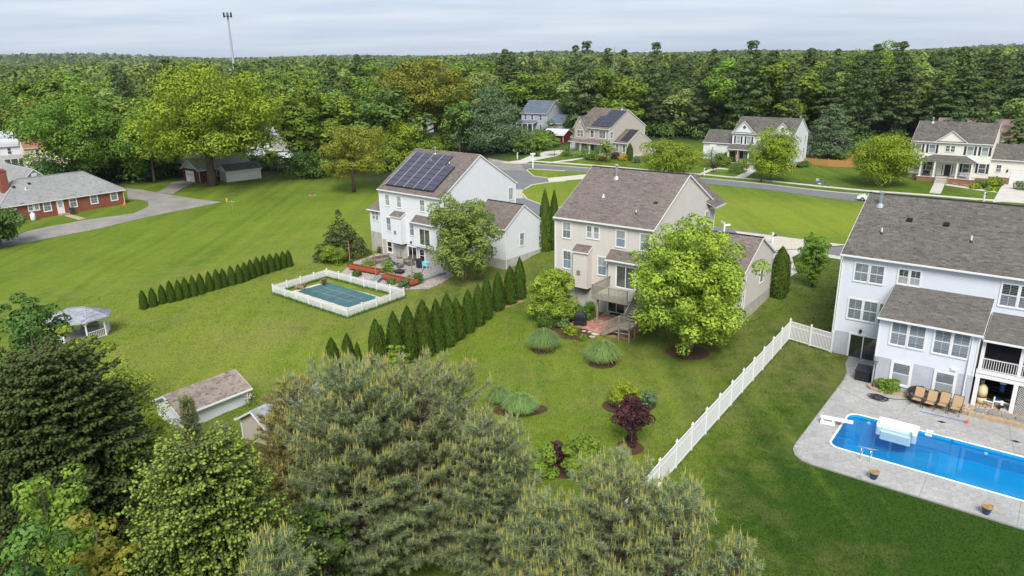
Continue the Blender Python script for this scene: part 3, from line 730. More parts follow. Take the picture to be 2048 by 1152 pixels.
def gable_roof(parent, x0, x1, y0, y1, ze, rz, mat, over=.3, rake=.25, course=.15, tab=.3, seed=0, gutter=True, name='roof', ridge=True, trim='trim'):
    """two slopes, ridge along x; the roof slab is one part, its shingles sub-parts of it"""
    hd = (y1 - y0) / 2; k = rz / hd; lo = ze - over * k; a0, a1 = x0 - rake, x1 + rake; ym = (y0 + y1) / 2
    th = .16; mb = MB()
    for sgn, ye in ((-1, y0 - over), (1, y1 + over)):
        b = len(mb.v)
        mb.v += [(a0, ye, lo), (a1, ye, lo), (a1, ym, ze + rz), (a0, ym, ze + rz), (a0, ye, lo - th), (a1, ye, lo - th), (a1, ym, ze + rz - th), (a0, ym, ze + rz - th)]
        f = [(b, b + 1, b + 2, b + 3), (b + 7, b + 6, b + 5, b + 4), (b, b + 4, b + 5, b + 1), (b + 1, b + 5, b + 6, b + 2), (b + 3, b + 7, b + 4, b)]
        if sgn > 0: f = [q[::-1] for q in f]
        mb.f += f; mb.mi += [0] * len(f)
    roof = mb.build(name, M[trim], parent)
    ln = math.hypot(hd + over, rz + over * k); sy, sz = (hd + over) / ln, (rz + over * k) / ln
    slope_tiles(roof, (a0 + .03, y0 - over, lo + .01), (1, 0, 0), (0, sy, sz), [(0, 0), (a1 - a0 - .06, 0), (a1 - a0 - .06, ln), (0, ln)], mat, course, tab, seed + 1)
    slope_tiles(roof, (a1 - .03, y1 + over, lo + .01), (-1, 0, 0), (0, -sy, sz), [(0, 0), (a1 - a0 - .06, 0), (a1 - a0 - .06, ln), (0, ln)], mat, course, tab, seed + 2)
    if ridge:
        mb = MB(); n = max(1, int((a1 - a0) / tab)); w = .16
        for i in range(n):
            xa, xb = a0 + (a1 - a0) * i / n, a0 + (a1 - a0) * (i + 1) / n
            for sg in (-1, 1):
                p = [(xa, ym, ze + rz + .045), (xb, ym, ze + rz + .035), (xb, ym + sg * w, ze + rz + .03 - w * k), (xa, ym + sg * w, ze + rz + .04 - w * k)]
                mb.quad(*(p if sg < 0 else p[::-1]))
        mb.build('ridge_cap', M['room'] if ridge == 'dark' else mat, roof)
    if gutter:
        for ye, dy in ((y0 - over, -.11), (y1 + over, .11)):
            mb = MB(); mb.box(a0, min(ye, ye + dy), lo - .13, a1, max(ye, ye + dy), lo - .015); mb.build('gutter', M['trim'], roof)
    return roof

def shed_roof(parent, x0, x1, y_lo, z_lo, y_hi, z_hi, mat, rake=.2, course=.15, tab=.3, seed=0, name='canopy_roof', gutter=True):
    """single slope falling towards y_lo"""
    a0, a1 = x0 - rake, x1 + rake; th = .14; mb = MB()
    sg = 1 if y_hi > y_lo else -1
    b = 0
    mb.v += [(a0, y_lo, z_lo), (a1, y_lo, z_lo), (a1, y_hi, z_hi), (a0, y_hi, z_hi), (a0, y_lo, z_lo - th), (a1, y_lo, z_lo - th), (a1, y_hi, z_hi - th), (a0, y_hi, z_hi - th)]
    f = [(0, 1, 2, 3), (7, 6, 5, 4), (0, 4, 5, 1), (1, 5, 6, 2), (3, 7, 4, 0)]
    if sg < 0: f = [q[::-1] for q in f]
    mb.f += f; mb.mi += [0] * 5
    roof = mb.build(name, M['trim'], parent)
    ln = math.hypot(y_hi - y_lo, z_hi - z_lo); e = (1, 0, 0) if sg > 0 else (-1, 0, 0)
    slope_tiles(roof, (a0 + .02 if sg > 0 else a1 - .02, y_lo, z_lo + .01), e, (0, (y_hi - y_lo) / ln, (z_hi - z_lo) / ln), [(0, 0), (a1 - a0 - .04, 0), (a1 - a0 - .04, ln), (0, ln)], mat, course, tab, seed)
    if gutter:
        mb = MB(); mb.box(a0, y_lo - .11 if sg > 0 else y_lo, z_lo - .12, a1, y_lo if sg > 0 else y_lo + .11, z_lo - .01); mb.build('gutter', M['trim'], roof)
    return roof

def shell(parent, x0, x1, y0, y1, zb, ze, rz, mat, course=.115, gables=True, skip=()):
    """four walls of a gabled block, ridge along x"""
    L, D = x1 - x0, y1 - y0
    if 'back' not in skip: wall(parent, (x0, y0, 0), 0, [(0, zb), (L, zb), (L, ze), (0, ze)], mat, course=course)
    if 'front' not in skip: wall(parent, (x1, y1, 0), math.pi, [(0, zb), (L, zb), (L, ze), (0, ze)], mat, course=course)
    g = [(0, zb), (D, zb), (D, ze), (D / 2, ze + rz), (0, ze)]
    if 'right' not in skip: wall(parent, (x1, y0, 0), math.pi / 2, g, mat, course=course)
    if 'left' not in skip: wall(parent, (x0, y1, 0), -math.pi / 2, g, mat, course=course)
    t = .05
    for (x, y) in ((x0, y0), (x1, y0), (x1, y1), (x0, y1)):
        mb = MB(); mb.box(x - t, y - t, zb, x + t, y + t, ze); mb.build('corner_board', M['trim'], parent)

def foundation(parent, x0, x1, y0, y1, z0, z1, mat):
    mb = MB(); e = .02; mb.box(x0 - e, y0 - e, z0, x1 + e, y1 + e, z1); return mb.build('foundation', mat, parent)

def downspout(parent, x, y, z0, z1, out=(0, -1)):
    mb = MB(); ox, oy = out
    mb.tube([(x + ox * .35, y + oy * .35, z1), (x + ox * .12, y + oy * .12, z1 - .35), (x + ox * .10, y + oy * .10, z0 + .25), (x + ox * .3, y + oy * .3, z0 + .08)], .05, 6)
    return mb.build('downspout', M['trim'], parent)

def vent_pipe(parent, x, y, z, h, r, mat='trim', boot='black'):
    mb = MB(); mb.lathe([(r, -.3), (r, h)], (x, y, z), 8); o = mb.build('vent_pipe', M[mat], parent)
    mb = MB(); mb.lathe([(r * 2.4, -.16), (r * 2.0, .0), (r * 1.15, .14)], (x, y, z), 8); mb.build('boot', M[boot], o); return o

def flue(parent, x, y, z, h, r=.11):
    mb = MB(); mb.lathe([(r, -.4), (r, h), (r * 1.7, h + .02), (r * 1.7, h + .14), (r * .6, h + .22)], (x, y, z), 10); o = mb.build('flue_pipe', M['metal'], parent)
    mb = MB(); mb.lathe([(r * 3.2, -.30), (r * 2.2, .06), (r * 1.1, .2)], (x, y, z), 10); mb.build('flashing', M['metal'], o); return o

def box_vent(parent, x, y, z, k):
    mb = MB(); mb.quad((-.2, -.2, .14), (.2, -.2, .14), (.2, .2, .14), (-.2, .2, .14)); mb.box(-.2, -.2, -.05, .2, .2, .14)
    return mb.build('roof_vent', M['black'], parent, loc=(x, y, z), rot=(math.atan(k), 0, 0))

def slider(parent, loc, rz, w, h, name='sliding_door'):
    o = window(parent, loc, rz, w, h, grid=(1, 1), fill='room', style='slide', trim=.12, name=name); return o

def door_panel(parent, loc, rz, w, h, mat, name='door', lite=False):
    mb = MB(); mb.box(-.08, -.05, 0, 0, .02, h + .08); mb.box(w, -.05, 0, w + .08, .02, h + .08); mb.box(0, -.05, h, w, .02, h + .08); mb.m = 1
    mb.box(0, -.035, 0, w, .01, h)
    for i in range(2):
        for j in range(3 if not lite else 1):
            x = w * (.14 + .42 * i); z = h * (.08 + .31 * j); mb.box(x, -.045, z, x + w * .3, -.034, z + h * .24)
    d = mb.build(name, [M['trim'], M[mat]], parent, loc=loc, rot=(0, 0, rz))
    if lite:
        g = MB(); g.quad((w * .2, -.042, h * .5), (w * .8, -.042, h * .5), (w * .8, -.042, h * .9), (w * .2, -.042, h * .9)); g.build('pane', M['shade'], d)
        g = MB()
        for i in range(1, 3): g.box(w * (.2 + .2 * i) - .01, -.055, h * .5, w * (.2 + .2 * i) + .01, -.043, h * .9)
        for i in range(0, 4): g.box(w * .2, -.055, h * (.5 + .1333 * i) - .01, w * .8, -.043, h * (.5 + .1333 * i) + .01)
        g.build('glazing_bar', M['trim'], d)
    mb = MB(); mb.lathe([(.03, -.02), (.03, .03)], (w * .9, -.07, h * .45), 6); mb.build('handle', M['black'], d); return d

def garage_door(parent, loc, rz, w, h, mat='trim', lites=False):
    n = 4; c = h / n; o = None
    mb = MB(); mb.box(-.12, -.06, 0, 0, .02, h + .12); mb.box(w, -.06, 0, w + .12, .02, h + .12); mb.box(0, -.06, h, w, .02, h + .12)
    o = mb.build('garage_door', M['trim'], parent, loc=loc, rot=(0, 0, rz))
    mb = MB(); mb.box(0, -.03, .01, w, .01, c - .01); k = max(2, int(w / .62))
    for i in range(k): mb.box(w * (i + .12) / k, -.04, .08, w * (i + .88) / k, -.029, c - .08)
    me = mb.mesh('door_panel', M[mat])
    for j in range(n): link('door_panel', me, o, (0, 0, j * c))
    if lites:
        g = MB()
        for i in range(4): g.box(w * (.12 + .2 * i), -.045, h * .63, w * (.12 + .2 * i) + .3, -.03, h * .63 + .22)
        g.build('pane', M['room'], o)
    return o

def shutter_pair(parent, loc, rz, w, h):
    if ('sh', round(h, 2)) not in WC:
        mb = MB(); sw = .36; mb.box(0, -.05, 0, .05, .0, h); mb.box(sw - .05, -.05, 0, sw, .0, h); mb.box(.05, -.05, 0, sw - .05, 0, .06); mb.box(.05, -.05, h - .06, sw - .05, 0, h); mb.box(.05, -.05, h / 2 - .03, sw - .05, 0, h / 2 + .03)
        n = 12
        for i in range(n):
            z = .06 + (h - .12) * i / n; mb.quad((.05, -.04, z), (sw - .05, -.04, z), (sw - .05, -.015, z + (h - .12) / n), (.05, -.015, z + (h - .12) / n))
        WC[('sh', round(h, 2))] = mb.mesh('shutter', M['shutter'])
    me = WC[('sh', round(h, 2))]; c, s = math.cos(rz), math.sin(rz)
    for d in (-.36 - .11, w + .11): link('shutter', me, parent, (loc[0] + d * c, loc[1] + d * s, loc[2]), (0, 0, rz))

def column(parent, x, y, z0, z1, r=.11, mat='trim', name='porch_post'):
    mb = MB(); mb.box(x - r, y - r, z0, x + r, y + r, z1); mb.box(x - r * 1.35, y - r * 1.35, z0, x + r * 1.35, y + r * 1.35, z0 + .12); mb.box(x - r * 1.3, y - r * 1.3, z1 - .1, x + r * 1.3, y + r * 1.3, z1)
    return mb.build(name, M[mat], parent)

def baluster_rail(parent, p, q, z, h, mat='trim', gap=.13, t=.03, name='railing', base_z=.09, cap=(.09, .04)):
    """top and bottom rail between two points; each baluster a sub-part sharing one mesh"""
    p, q = Vector((*p, 0)), Vector((*q, 0)); L = (q - p).length; d = (q - p).normalized()
    z0, z1 = (z, z) if not hasattr(z, '__len__') else z
    P, Q = p + Vector((0, 0, z0)), q + Vector((0, 0, z1))
    mb = MB(); mb.bar(P + Vector((0, 0, h)), Q + Vector((0, 0, h)), cap[0], cap[1]); mb.bar(P + Vector((0, 0, base_z)), Q + Vector((0, 0, base_z)), .05, .04)
    r = mb.build(name, M[mat], parent)
    key = ('bal', round(h, 2), mat, t)
    if key not in WC:
        b = MB(); b.box(-t / 2, -t / 2, base_z, t / 2, t / 2, h - .02); WC[key] = b.mesh('baluster', M[mat])
    n = max(1, int(L / gap))
    for i in range(n):
        s = (i + .5) / n; v = P.lerp(Q, s); link('baluster', WC[key], r, v, (0, 0, math.atan2(d.y, d.x)))
    return r
# ------------------------------------------------------------------ houses of the near row
PI = math.pi
def house(name, label, o, yaw, cat='house'): return thing(name, label, cat, o, R_(yaw))

# ---- pale blue-grey house by the blue pool
h = house('house', 'pale blue-grey sided house with a grey painted basement, standing by the open blue swimming pool', RIGHT_O, RIGHT_YAW)
RH = h; LX = 21.0
foundation(h, 0, LX, 0, 14.24, -.5, 1.99, M['grey_block'])
wall(h, (0, 0, 0), 0, [(0, 1.99), (LX, 1.99), (LX, 8.45), (0, 8.45)], M['blue_siding'])
gp = [(0, 1.99), (14.24, 1.99), (14.24, 8.45), (7.12, 12.0), (0, 8.45)]
wall(h, (0, 14.24, 0), -PI / 2, gp, M['blue_siding']); wall(h, (LX, 0, 0), PI / 2, gp, M['blue_siding'])
wall(h, (LX, 14.24, 0), PI, [(0, 1.99), (LX, 1.99), (LX, 8.45), (0, 8.45)], M['blue_siding'], course=.25)
for y_ in (-.045, 14.18): mb = MB(); mb.box(-.05, y_, 1.95, .06, y_ + .1, 8.45); mb.build('corner_board', M['trim'], h)
gable_roof(h, 0, LX, 0, 14.24, 8.54, 3.55, M['roof_grey'], over=.30, rake=.20, course=.145, tab=.34, seed=11, ridge='dark')
k = 3.55 / 7.12
flue(h, 1.05, 5.6, 8.54 + 5.6 * k, 1.0, .12)
for x, y in ((3.55, 4.2), (6.1, 4.15)): box_vent(h, x, y, 8.54 + y * k, k)
for x, y in ((2.0, 2.4), (8.0, 2.65)): vent_pipe(h, x, y, 8.54 + y * k, .48, .06)
pair(h, (.93, 0, 6.36), 0, 2.07, 1.42, fill='shade', fill2='shade'); pair(h, (3.99, 0, 6.65), 0, 1.47, 1.15, fill='room', fill2='blind')
pair(h, (10.54, 0, 6.2), 0, 2.07, 1.62, fill='room', fill2='shade'); pair(h, (15.2, 0, 6.2), 0, 2.07, 1.62, fill='shade')
pair(h, (.81, 0, 3.2), 0, 3.2, 1.65, n=3, fill='shade', fill2='shade')
slider(h, (1.25, -.02, -.1), 0, 1.95, 2.03)
mb = MB(); mb.box(-.09, -.16, 0, .09, 0, .26); mb.box(-.06, -.2, .03, .06, -.16, .2); mb.build('wall_lantern', M['black'], h, loc=(1.95, 0, 2.18))
downspout(h, -.12, 0, 0, 8.3, (0, -1))
# the sun room that stands out from the back wall
ex0, ex1, ey = 4.04, 10.1, -4.89
mb = MB(); mb.box(ex0 - .02, ey - .02, -.4, ex1 + .02, 0, 2.42); mb.build('foundation', M['grey_block'], h)
wall(h, (ex0, ey, 0), 0, [(0, 2.42), (ex1 - ex0, 2.42), (ex1 - ex0, 5.45), (0, 5.45)], M['blue_siding'])
wall(h, (ex0, 0, 0), -PI / 2, [(0, 2.0), (4.89, 2.0), (4.89, 5.45), (0, 6.5)], M['blue_siding'])
wall(h, (ex1, ey, 0), PI / 2, [(0, 2.0), (4.89, 2.0), (4.89, 6.5), (0, 5.45)], M['blue_siding'])
for x_ in (ex0 - .045, ex1 - .05): mb = MB(); mb.box(x_, ey - .045, 2.40, x_ + .095, ey + .05, 5.45); mb.build('corner_board', M['trim'], h)
shed_roof(h, ex0, ex1, ey - .3, 5.46, -.01, 6.56, M['roof_grey'], rake=.18, course=.145, tab=.34, seed=21, name='sunroom_roof')
pair(h, (4.81, ey, 3.56), 0, 2.13, 1.77, fill='shade', fill2='shade'); pair(h, (7.50, ey, 3.54), 0, 2.08, 1.79, fill='shade', fill2='shade')
window(h, (5.27, ey - .02, .66), 0, 1.10, 1.58, grid=(1, 1), fill='shade', fill2='blind', trim=.15); window(h, (7.98, ey - .02, .68), 0, 1.10, 1.54, grid=(1, 1), fill='shade', fill2='blind', trim=.15)
mb = MB(); mb.box(-.16, -.12, 0, .16, 0, .18); mb.build('wall_light', M['trim'], h, loc=(8.95, ey, 2.55))
downspout(h, 9.72, ey, .2, 5.36)
# porch with screens over an open store
py = -4.6
mb = MB(); mb.box(10.2, py, 2.30, LX, py + .16, 2.88); mb.box(10.2, py, 4.92, LX, py + .16, 5.14); mb.build('beam', M['trim'], h)
mb = MB(); mb.box(10.2, py + .16, 2.62, LX, 0, 2.74); mb.build('porch_floor', M['grey_wood'], h)
for x in (10.38, 12.55, 14.75, 16.95, 19.15):
    mb = MB(); mb.box(x - .11, py - .02, 2.85, x + .11, py + .18, 4.95); mb.build('porch_post', M['trim'], h)
    mb = MB(); mb.box(x - .13, py - .02, .05, x + .13, py + .2, 2.32); mb.build('porch_post', M['trim'], h)
shed_roof(h, 10.35, LX, py - .32, 5.14, -.01, 5.62, M['roof_grey'], rake=.05, course=.145, tab=.34, seed=31, name='porch_roof')
ms, tt, bb = base('insect_screen', (.015, .015, .018), .9, .1)
_t = tt.new('BsdfTransparent'); _x = tt.new('MixShader'); _x.inputs[0].default_value = .55
tt.l.new(_t.outputs[0], _x.inputs[1]); tt.l.new(bb.outputs[0], _x.inputs[2]); tt.l.new(_x.outputs[0], tt.n['Material Output'].inputs[0])
M['screen'] = ms
for a, b in ((10.49, 12.44), (12.66, 14.64), (14.86, 16.84), (17.06, 19.04)):
    mb = MB(); mb.quad((a, py + .1, 2.9), (b, py + .1, 2.9), (b, py + .1, 4.92), (a, py + .1, 4.92)); mb.build('insect_screen', M['screen'], h)
    baluster_rail(h, (a, py + .04), (b, py + .04), 2.86, .84, gap=.135)
mb = MB(); mb.box(10.2, -.2, 0, LX, -.05, 2.6); mb.box(10.12, -4.4, 0, 10.16, -.2, 2.5); mb.box(10.2, -4.6, 2.56, LX, -.1, 2.60); mb.build('store_shade', M['room'], h)  # near-black sheets added: the shade inside the store, put in as colour
mb = MB(); mb.box(10.2, -1.6, 2.75, LX, -1.5, 5.0); mb.build('porch_shade', M['room'], h)  # added near-black panel standing in for the dim depth of the porch
# lattice panel beside the opening: crossing laths
mb = MB(); x0, x1, z0, z1 = 12.72, 14.6, .12, 2.28
for i in range(-12, 16):
    for sg in (1, -1):
        xa = x0 + i * .155 if sg > 0 else x1 - i * .155
        pts = []
        a_, b_ = (xa, z0), (xa + sg * (z1 - z0), z1)
        t0 = 0.0; t1 = 1.0
        dx = b_[0] - a_[0]
        for lim_, s_ in ((x0, 1), (x1, -1)):
            f0, f1 = s_ * (a_[0] - lim_), s_ * (b_[0] - lim_)
            if f0 < 0 and f1 < 0: t1 = -1
            elif f0 < 0: t0 = max(t0, f0 / (f0 - f1))
            elif f1 < 0: t1 = min(t1, f0 / (f0 - f1))
        if t1 - t0 > .02:
            o = .01 if sg > 0 else .024
            mb.bar((a_[0] + dx * t0, py + .08 - o, z0 + (z1 - z0) * t0), (a_[0] + dx * t1, py + .08 - o, z0 + (z1 - z0) * t1), .05, .012, up=(0, 1, 0)) if False else mb.bar((a_[0] + dx * t0, py + .08 - o, z0 + (z1 - z0) * t0), (a_[0] + dx * t1, py + .08 - o, z0 + (z1 - z0) * t1), .012, .055, up=(0, -1, 0.001))
tag(mb.build('lattice_panel', M['trim'], h), kind='stuff')

# ---- beige house in the middle
h = house('house', 'beige sided house with a raised back deck, half hidden by a big yellow-green birch', MID_O, MID_YAW); MH = h
L, D, E_, RZ = 10.22, 13.98, 8.5, 3.77
foundation(h, 0, L, 0, D, -.6, 2.42, M['concrete_wall'])
shell(h, 0, L, 0, D, 2.42, E_, RZ + .06, M['beige_siding'])
gable_roof(h, 0, L, 0, D, 8.6, RZ, M['roof_brown'], over=.25, rake=.15, course=.15, tab=.36, seed=41, ridge='dark')
k = RZ / 6.99
flue(h, 3.35, 5.6, 8.6 + 5.6 * k, 1.15, .12)
vent_pipe(h, 3.45, 2.95, 8.6 + 2.95 * k, .30, .07, 'trim', 'trim'); vent_pipe(h, 7.75, 1.35, 8.6 + 1.35 * k, .35, .06)
mb = MB(); mb.box(-.18, -.12, -.02, .18, .12, .12); mb.build('roof_vent', M['black'], h, loc=(8.9, 2.9, 8.6 + 2.9 * k), rot=(math.atan(k), 0, 0))
window(h, (.78, 0, 6.50), 0, .88, 1.52, fill='blind', fill2='shade'); pair(h, (3.43, 0, 6.82), 0, 1.30, 1.16, fill='shade', fill2='blind', gap=.22)
window(h, (6.53, 0, 6.42), 0, .92, 1.52, grid=(1, 1), fill='blind', fill2='curtain'); window(h, (8.95, 0, 6.40), 0, .92, 1.52, grid=(1, 1), fill='blind', fill2='curtain')
window(h, (.86, 0, 3.50), 0, .87, 1.72, fill='shade', fill2='curtain'); window(h, (4.70, 0, 3.46), 0, .87, 1.72, fill='blind', fill2='curtain')
# chimney chase with its own little roof
mb = MB(); mb.box(2.42, -.75, 1.95, 4.02, 0, 2.05); mb.build('chase_floor', M['room'], h)
wall(h, (2.42, -.75, 0), 0, [(0, 2.05), (1.6, 2.05), (1.6, 5.6), (0, 5.6)], M['beige_siding'])
wall(h, (4.02, -.75, 0), PI / 2, [(0, 2.05), (.75, 2.05), (.75, 5.95), (0, 5.6)], M['beige_siding']); wall(h, (2.42, 0, 0), -PI / 2, [(0, 2.05), (.75, 2.05), (.75, 5.6), (0, 5.95)], M['beige_siding'])
shed_roof(h, 2.42, 4.02, -.90, 5.60, -.01, 6.10, M['roof_brown'], rake=.10, tab=.36, seed=51, gutter=False)
mb = MB(); mb.box(-.17, -.09, 0, .17, 0, .42)
for i in range(5): mb.box(-.14, -.12, .04 + i * .075, .14, -.09, .08 + i * .075)
mb.build('wall_vent', M['grey_wood'], h, loc=(3.05, -.75, 3.35))
# breakfast bay with sliding door, under a canopy roof
wall(h, (6.1, -.6, 0), 0, [(0, 2.5), (3.9, 2.5), (3.9, 5.35), (0, 5.35)], M['beige_siding'])
wall(h, (6.1, 0, 0), -PI / 2, [(0, 2.5), (.6, 2.5), (.6, 5.35), (0, 5.8)], M['beige_siding']); wall(h, (10.0, -.6, 0), PI / 2, [(0, 2.5), (.6, 2.5), (.6, 5.8), (0, 5.35)], M['beige_siding'])
shed_roof(h, 6.1, 10.0, -.95, 5.34, -.01, 6.10, M['roof_brown'], rake=.15, tab=.36, seed=61)
slider(h, (7.0, -.6, 2.82), 0, 1.85, 2.0)
slider(h, (5.9, -.03, .05), 0, 1.75, 2.0); window(h, (8.35, -.03, .75), 0, 1.0, 1.15, grid=(1, 1), fill='shade', trim=.14)
window(h, (L, 11.6, 6.45), PI / 2, .9, 1.5, fill='blind')
mb = MB(); mb.tube([(L + .05, 5.6, 5.9), (L + .3, 5.6, 6.0), (L + .38, 5.6, 6.35)], .03, 6); a = mb.build('dish_arm', M['metal'], h)
mb = MB(); mb.lathe([(.05, 0), (.22, .05), (.33, .13), (.34, .14)], (0, 0, 0), 14); mb.build('satellite_dish', M['grey_siding'], h, loc=(L + .42, 5.5, 6.3), rot=(R_(-55), R_(20), 0))
downspout(h, 0, 0, .2, 8.3, (-1, 0)); downspout(h, L, 13.8, 1.0, 8.3, (1, 0))
mb = MB(); rb_, rf_, ef_, eb_ = (7.6, 9.5, 11.05), (7.6, 15.0, 11.05), (11.05, 15.0, 8.45), (11.05, 12.3, 8.45)
mb.quad(rb_, eb_, ef_, rf_); mb.quad(*[(q[0], q[1], q[2] - .16) for q in (rf_, ef_, eb_, rb_)]); mb.quad(eb_, (eb_[0], eb_[1], eb_[2] - .16), (ef_[0], ef_[1], ef_[2] - .16), ef_); mb.box(10.25, 12.6, 8.12, 10.95, 14.9, 8.29); gr_ = mb.build('front_gable_roof', M['trim'], h)
sl_ = math.hypot(3.45, 2.6); slope_tiles(gr_, (11.05, 12.3, 8.462), (0, 1, 0), (-3.45 / sl_, 0, 2.6 / sl_), [(0, 0), (2.7, 0), (2.7, sl_), (-2.8, sl_)], M['roof_brown'], .15, .36, 65)
# front roof edge on the right and the garage wing
gx0, gx1, gy0, gy1 = L, 17.2, 3.95, 12.1
foundation(h, gx0, gx1, gy0, gy1, -.9, 1.25, M['concrete_wall'])
shell(h, gx0, gx1, gy0, gy1, 1.25, 4.80, 2.25, M['beige_siding'], skip=('left',))
gable_roof(h, gx0 + .1, gx1, gy0, gy1, 4.86, 2.2, M['roof_brown'], over=.25, rake=.15, tab=.36, seed=71, ridge='dark')
window(h, (gx1, 8.35, 2.55), PI / 2, .85, 1.55, grid=(1, 1), fill='blind'); downspout(h, gx1, 12.05, .6, 4.7, (1, 0)); downspout(h, gx1 + .02, 4.0, -.5, 4.7, (1, 0))
garage_door(h, (16.7, gy1, .9), PI, 4.9, 2.2)

# ---- white house with solar panels
h = house('house', 'white sided house with solar panels across its brown back roof, beside the covered pool', LEFT_O, LEFT_YAW); LH = h
L, D, RZ = 11.29, 13.4, 4.21
foundation(h, 0, L, 0, D, -.8, 1.96, M['concrete_wall'])
shell(h, 0, L, 0, D, 1.96, 8.5, RZ + .06, M['white_siding'])
gable_roof(h, 0, L, 0, D, 8.6, RZ, M['roof_brown'], over=.25, rake=.15, tab=.36, seed=81)
k = RZ / 6.7
flue(h, 4.3, 6.0, 8.6 + 6.0 * k, .8, .09); vent_pipe(h, 4.6, 4.9, 8.6 + 4.9 * k, .35, .09, 'metal', 'metal'); vent_pipe(h, 8.05, 4.7, 8.6 + 4.7 * k, .38, .07)
window(h, (1.07, 0, 6.46), 0, .78, 1.42, grid=(1, 1), fill='blind'); window(h, (3.25, 0, 6.46), 0, .78, 1.42, grid=(1, 1), fill='blind')
window(h, (7.45, 0, 6.45), 0, .80, 1.42, fill='shade', fill2='blind'); window(h, (10.1, 0, 6.44), 0, .80, 1.42, grid=(1, 1), fill='blind')
window(h, (1.02, 0, 3.17), 0, .78, 1.75, fill='shade', fill2='blind'); window(h, (5.32, 0, 3.17), 0, .75, 1.75, fill='shade', fill2='shade')
window(h, (.95, -.03, .35), 0, .85, 1.4, grid=(1, 1), fill='room', trim=.13); slider(h, (4.9, -.03, -.3), 0, 1.5, 2.0); window(h, (6.95, -.03, .1), 0, .85, 1.55, grid=(1, 1), fill='room', trim=.14)
mb = MB(); mb.box(2.75, -.8, 1.9, 4.65, 0, 2.0); mb.build('chase_floor', M['room'], h)
wall(h, (2.75, -.8, 0), 0, [(0, 2.0), (1.9, 2.0), (1.9, 5.45), (0, 5.45)], M['white_siding'])
wall(h, (4.65, -.8, 0), PI / 2, [(0, 2.0), (.8, 2.0), (.8, 5.8), (0, 5.45)], M['white_siding']); wall(h, (2.75, 0, 0), -PI / 2, [(0, 2.0), (.8, 2.0), (.8, 5.45), (0, 5.8)], M['white_siding'])
shed_roof(h, 2.75, 4.65, -.95, 5.46, -.01, 5.95, M['roof_brown'], rake=.1, tab=.36, seed=91, gutter=False)
mb = MB(); mb.box(-.17, -.09, 0, .17, 0, .42)
for i in range(5): mb.box(-.14, -.12, .04 + i * .075, .14, -.09, .08 + i * .075)
mb.build('wall_vent', M['shade'], h, loc=(3.5, -.8, 3.2))
wall(h, (6.7, -.6, 0), 0, [(0, 2.2), (4.0, 2.2), (4.0, 5.2), (0, 5.2)], M['white_siding'])
wall(h, (6.7, 0, 0), -PI / 2, [(0, 2.2), (.6, 2.2), (.6, 5.2), (0, 5.6)], M['white_siding']); wall(h, (10.7, -.6, 0), PI / 2, [(0, 2.2), (.6, 2.2), (.6, 5.6), (0, 5.2)], M['white_siding'])
mb = MB(); mb.box(6.7, -.6, 2.1, 10.7, 0, 2.2); mb.build('bay_floor', M['trim'], h)
shed_roof(h, 6.7, 10.7, -.9, 5.2, -.01, 5.9, M['roof_brown'], rake=.15, tab=.36, seed=95)
window(h, (7.75, -.6, 2.45), 0, 1.75, 2.0, grid=(1, 1), fill='room', style='slide', trim=.1)
downspout(h, 0, 0, -.3, 8.3, (-1, 0)); downspout(h, L, 0.05, 2.0, 8.3, (1, 0))
mb = MB(); mb.box(-.1, -.16, 0, .1, 0, .25); mb.build('wall_lantern', M['black'], h, loc=(5.5, 0, 2.15))
window(h, (L, 12.0, 6.35), PI / 2, .85, 1.55, fill='blind', fill2='blind')
# lean-to at the far corner
foundation(h, -3.0, 0, .6, 6.0, -.9, 2.45, M['concrete_wall'])
wall(h, (-3.0, .6, 0), 0, [(0, 2.45), (3.0, 2.45), (3.0, 5.4), (0, 5.4)], M['white_siding']); wall(h, (-3.0, 6.0, 0), -PI / 2, [(0, 2.45), (5.4, 2.45), (5.4, 5.4), (0, 6.5)], M['white_siding'])
shed_roof(h, -3.0, -.05, .3, 5.42, 6.0, 7.6, M['roof_brown'], rake=.2, tab=.36, seed=98, name='lean_to_roof')
pair(h, (-2.5, .6, 4.05), 0, 1.2, 1.2, fill='shade', fill2='shade')
# garage wing
gx0, gx1, gy0, gy1 = L, 17.0, 4.6, 11.4
foundation(h, gx0, gx1, gy0, gy1, -1.2, .86, M['concrete_wall'])
shell(h, gx0, gx1, gy0, gy1, .86, 4.72, 2.35, M['white_siding'], skip=('left',))
gable_roof(h, gx0 + .1, gx1, gy0, gy1, 4.8, 2.3, M['roof_brown'], over=.22, rake=.15, tab=.36, seed=101, ridge='dark')
window(h, (gx1, 7.3, 2.05), PI / 2, .75, 1.55, fill='shade', fill2='blind'); downspout(h, gx1 - .02, 4.62, -.8, 4.6, (1, 0)); downspout(h, gx1, 11.35, .6, 4.6, (1, 0))

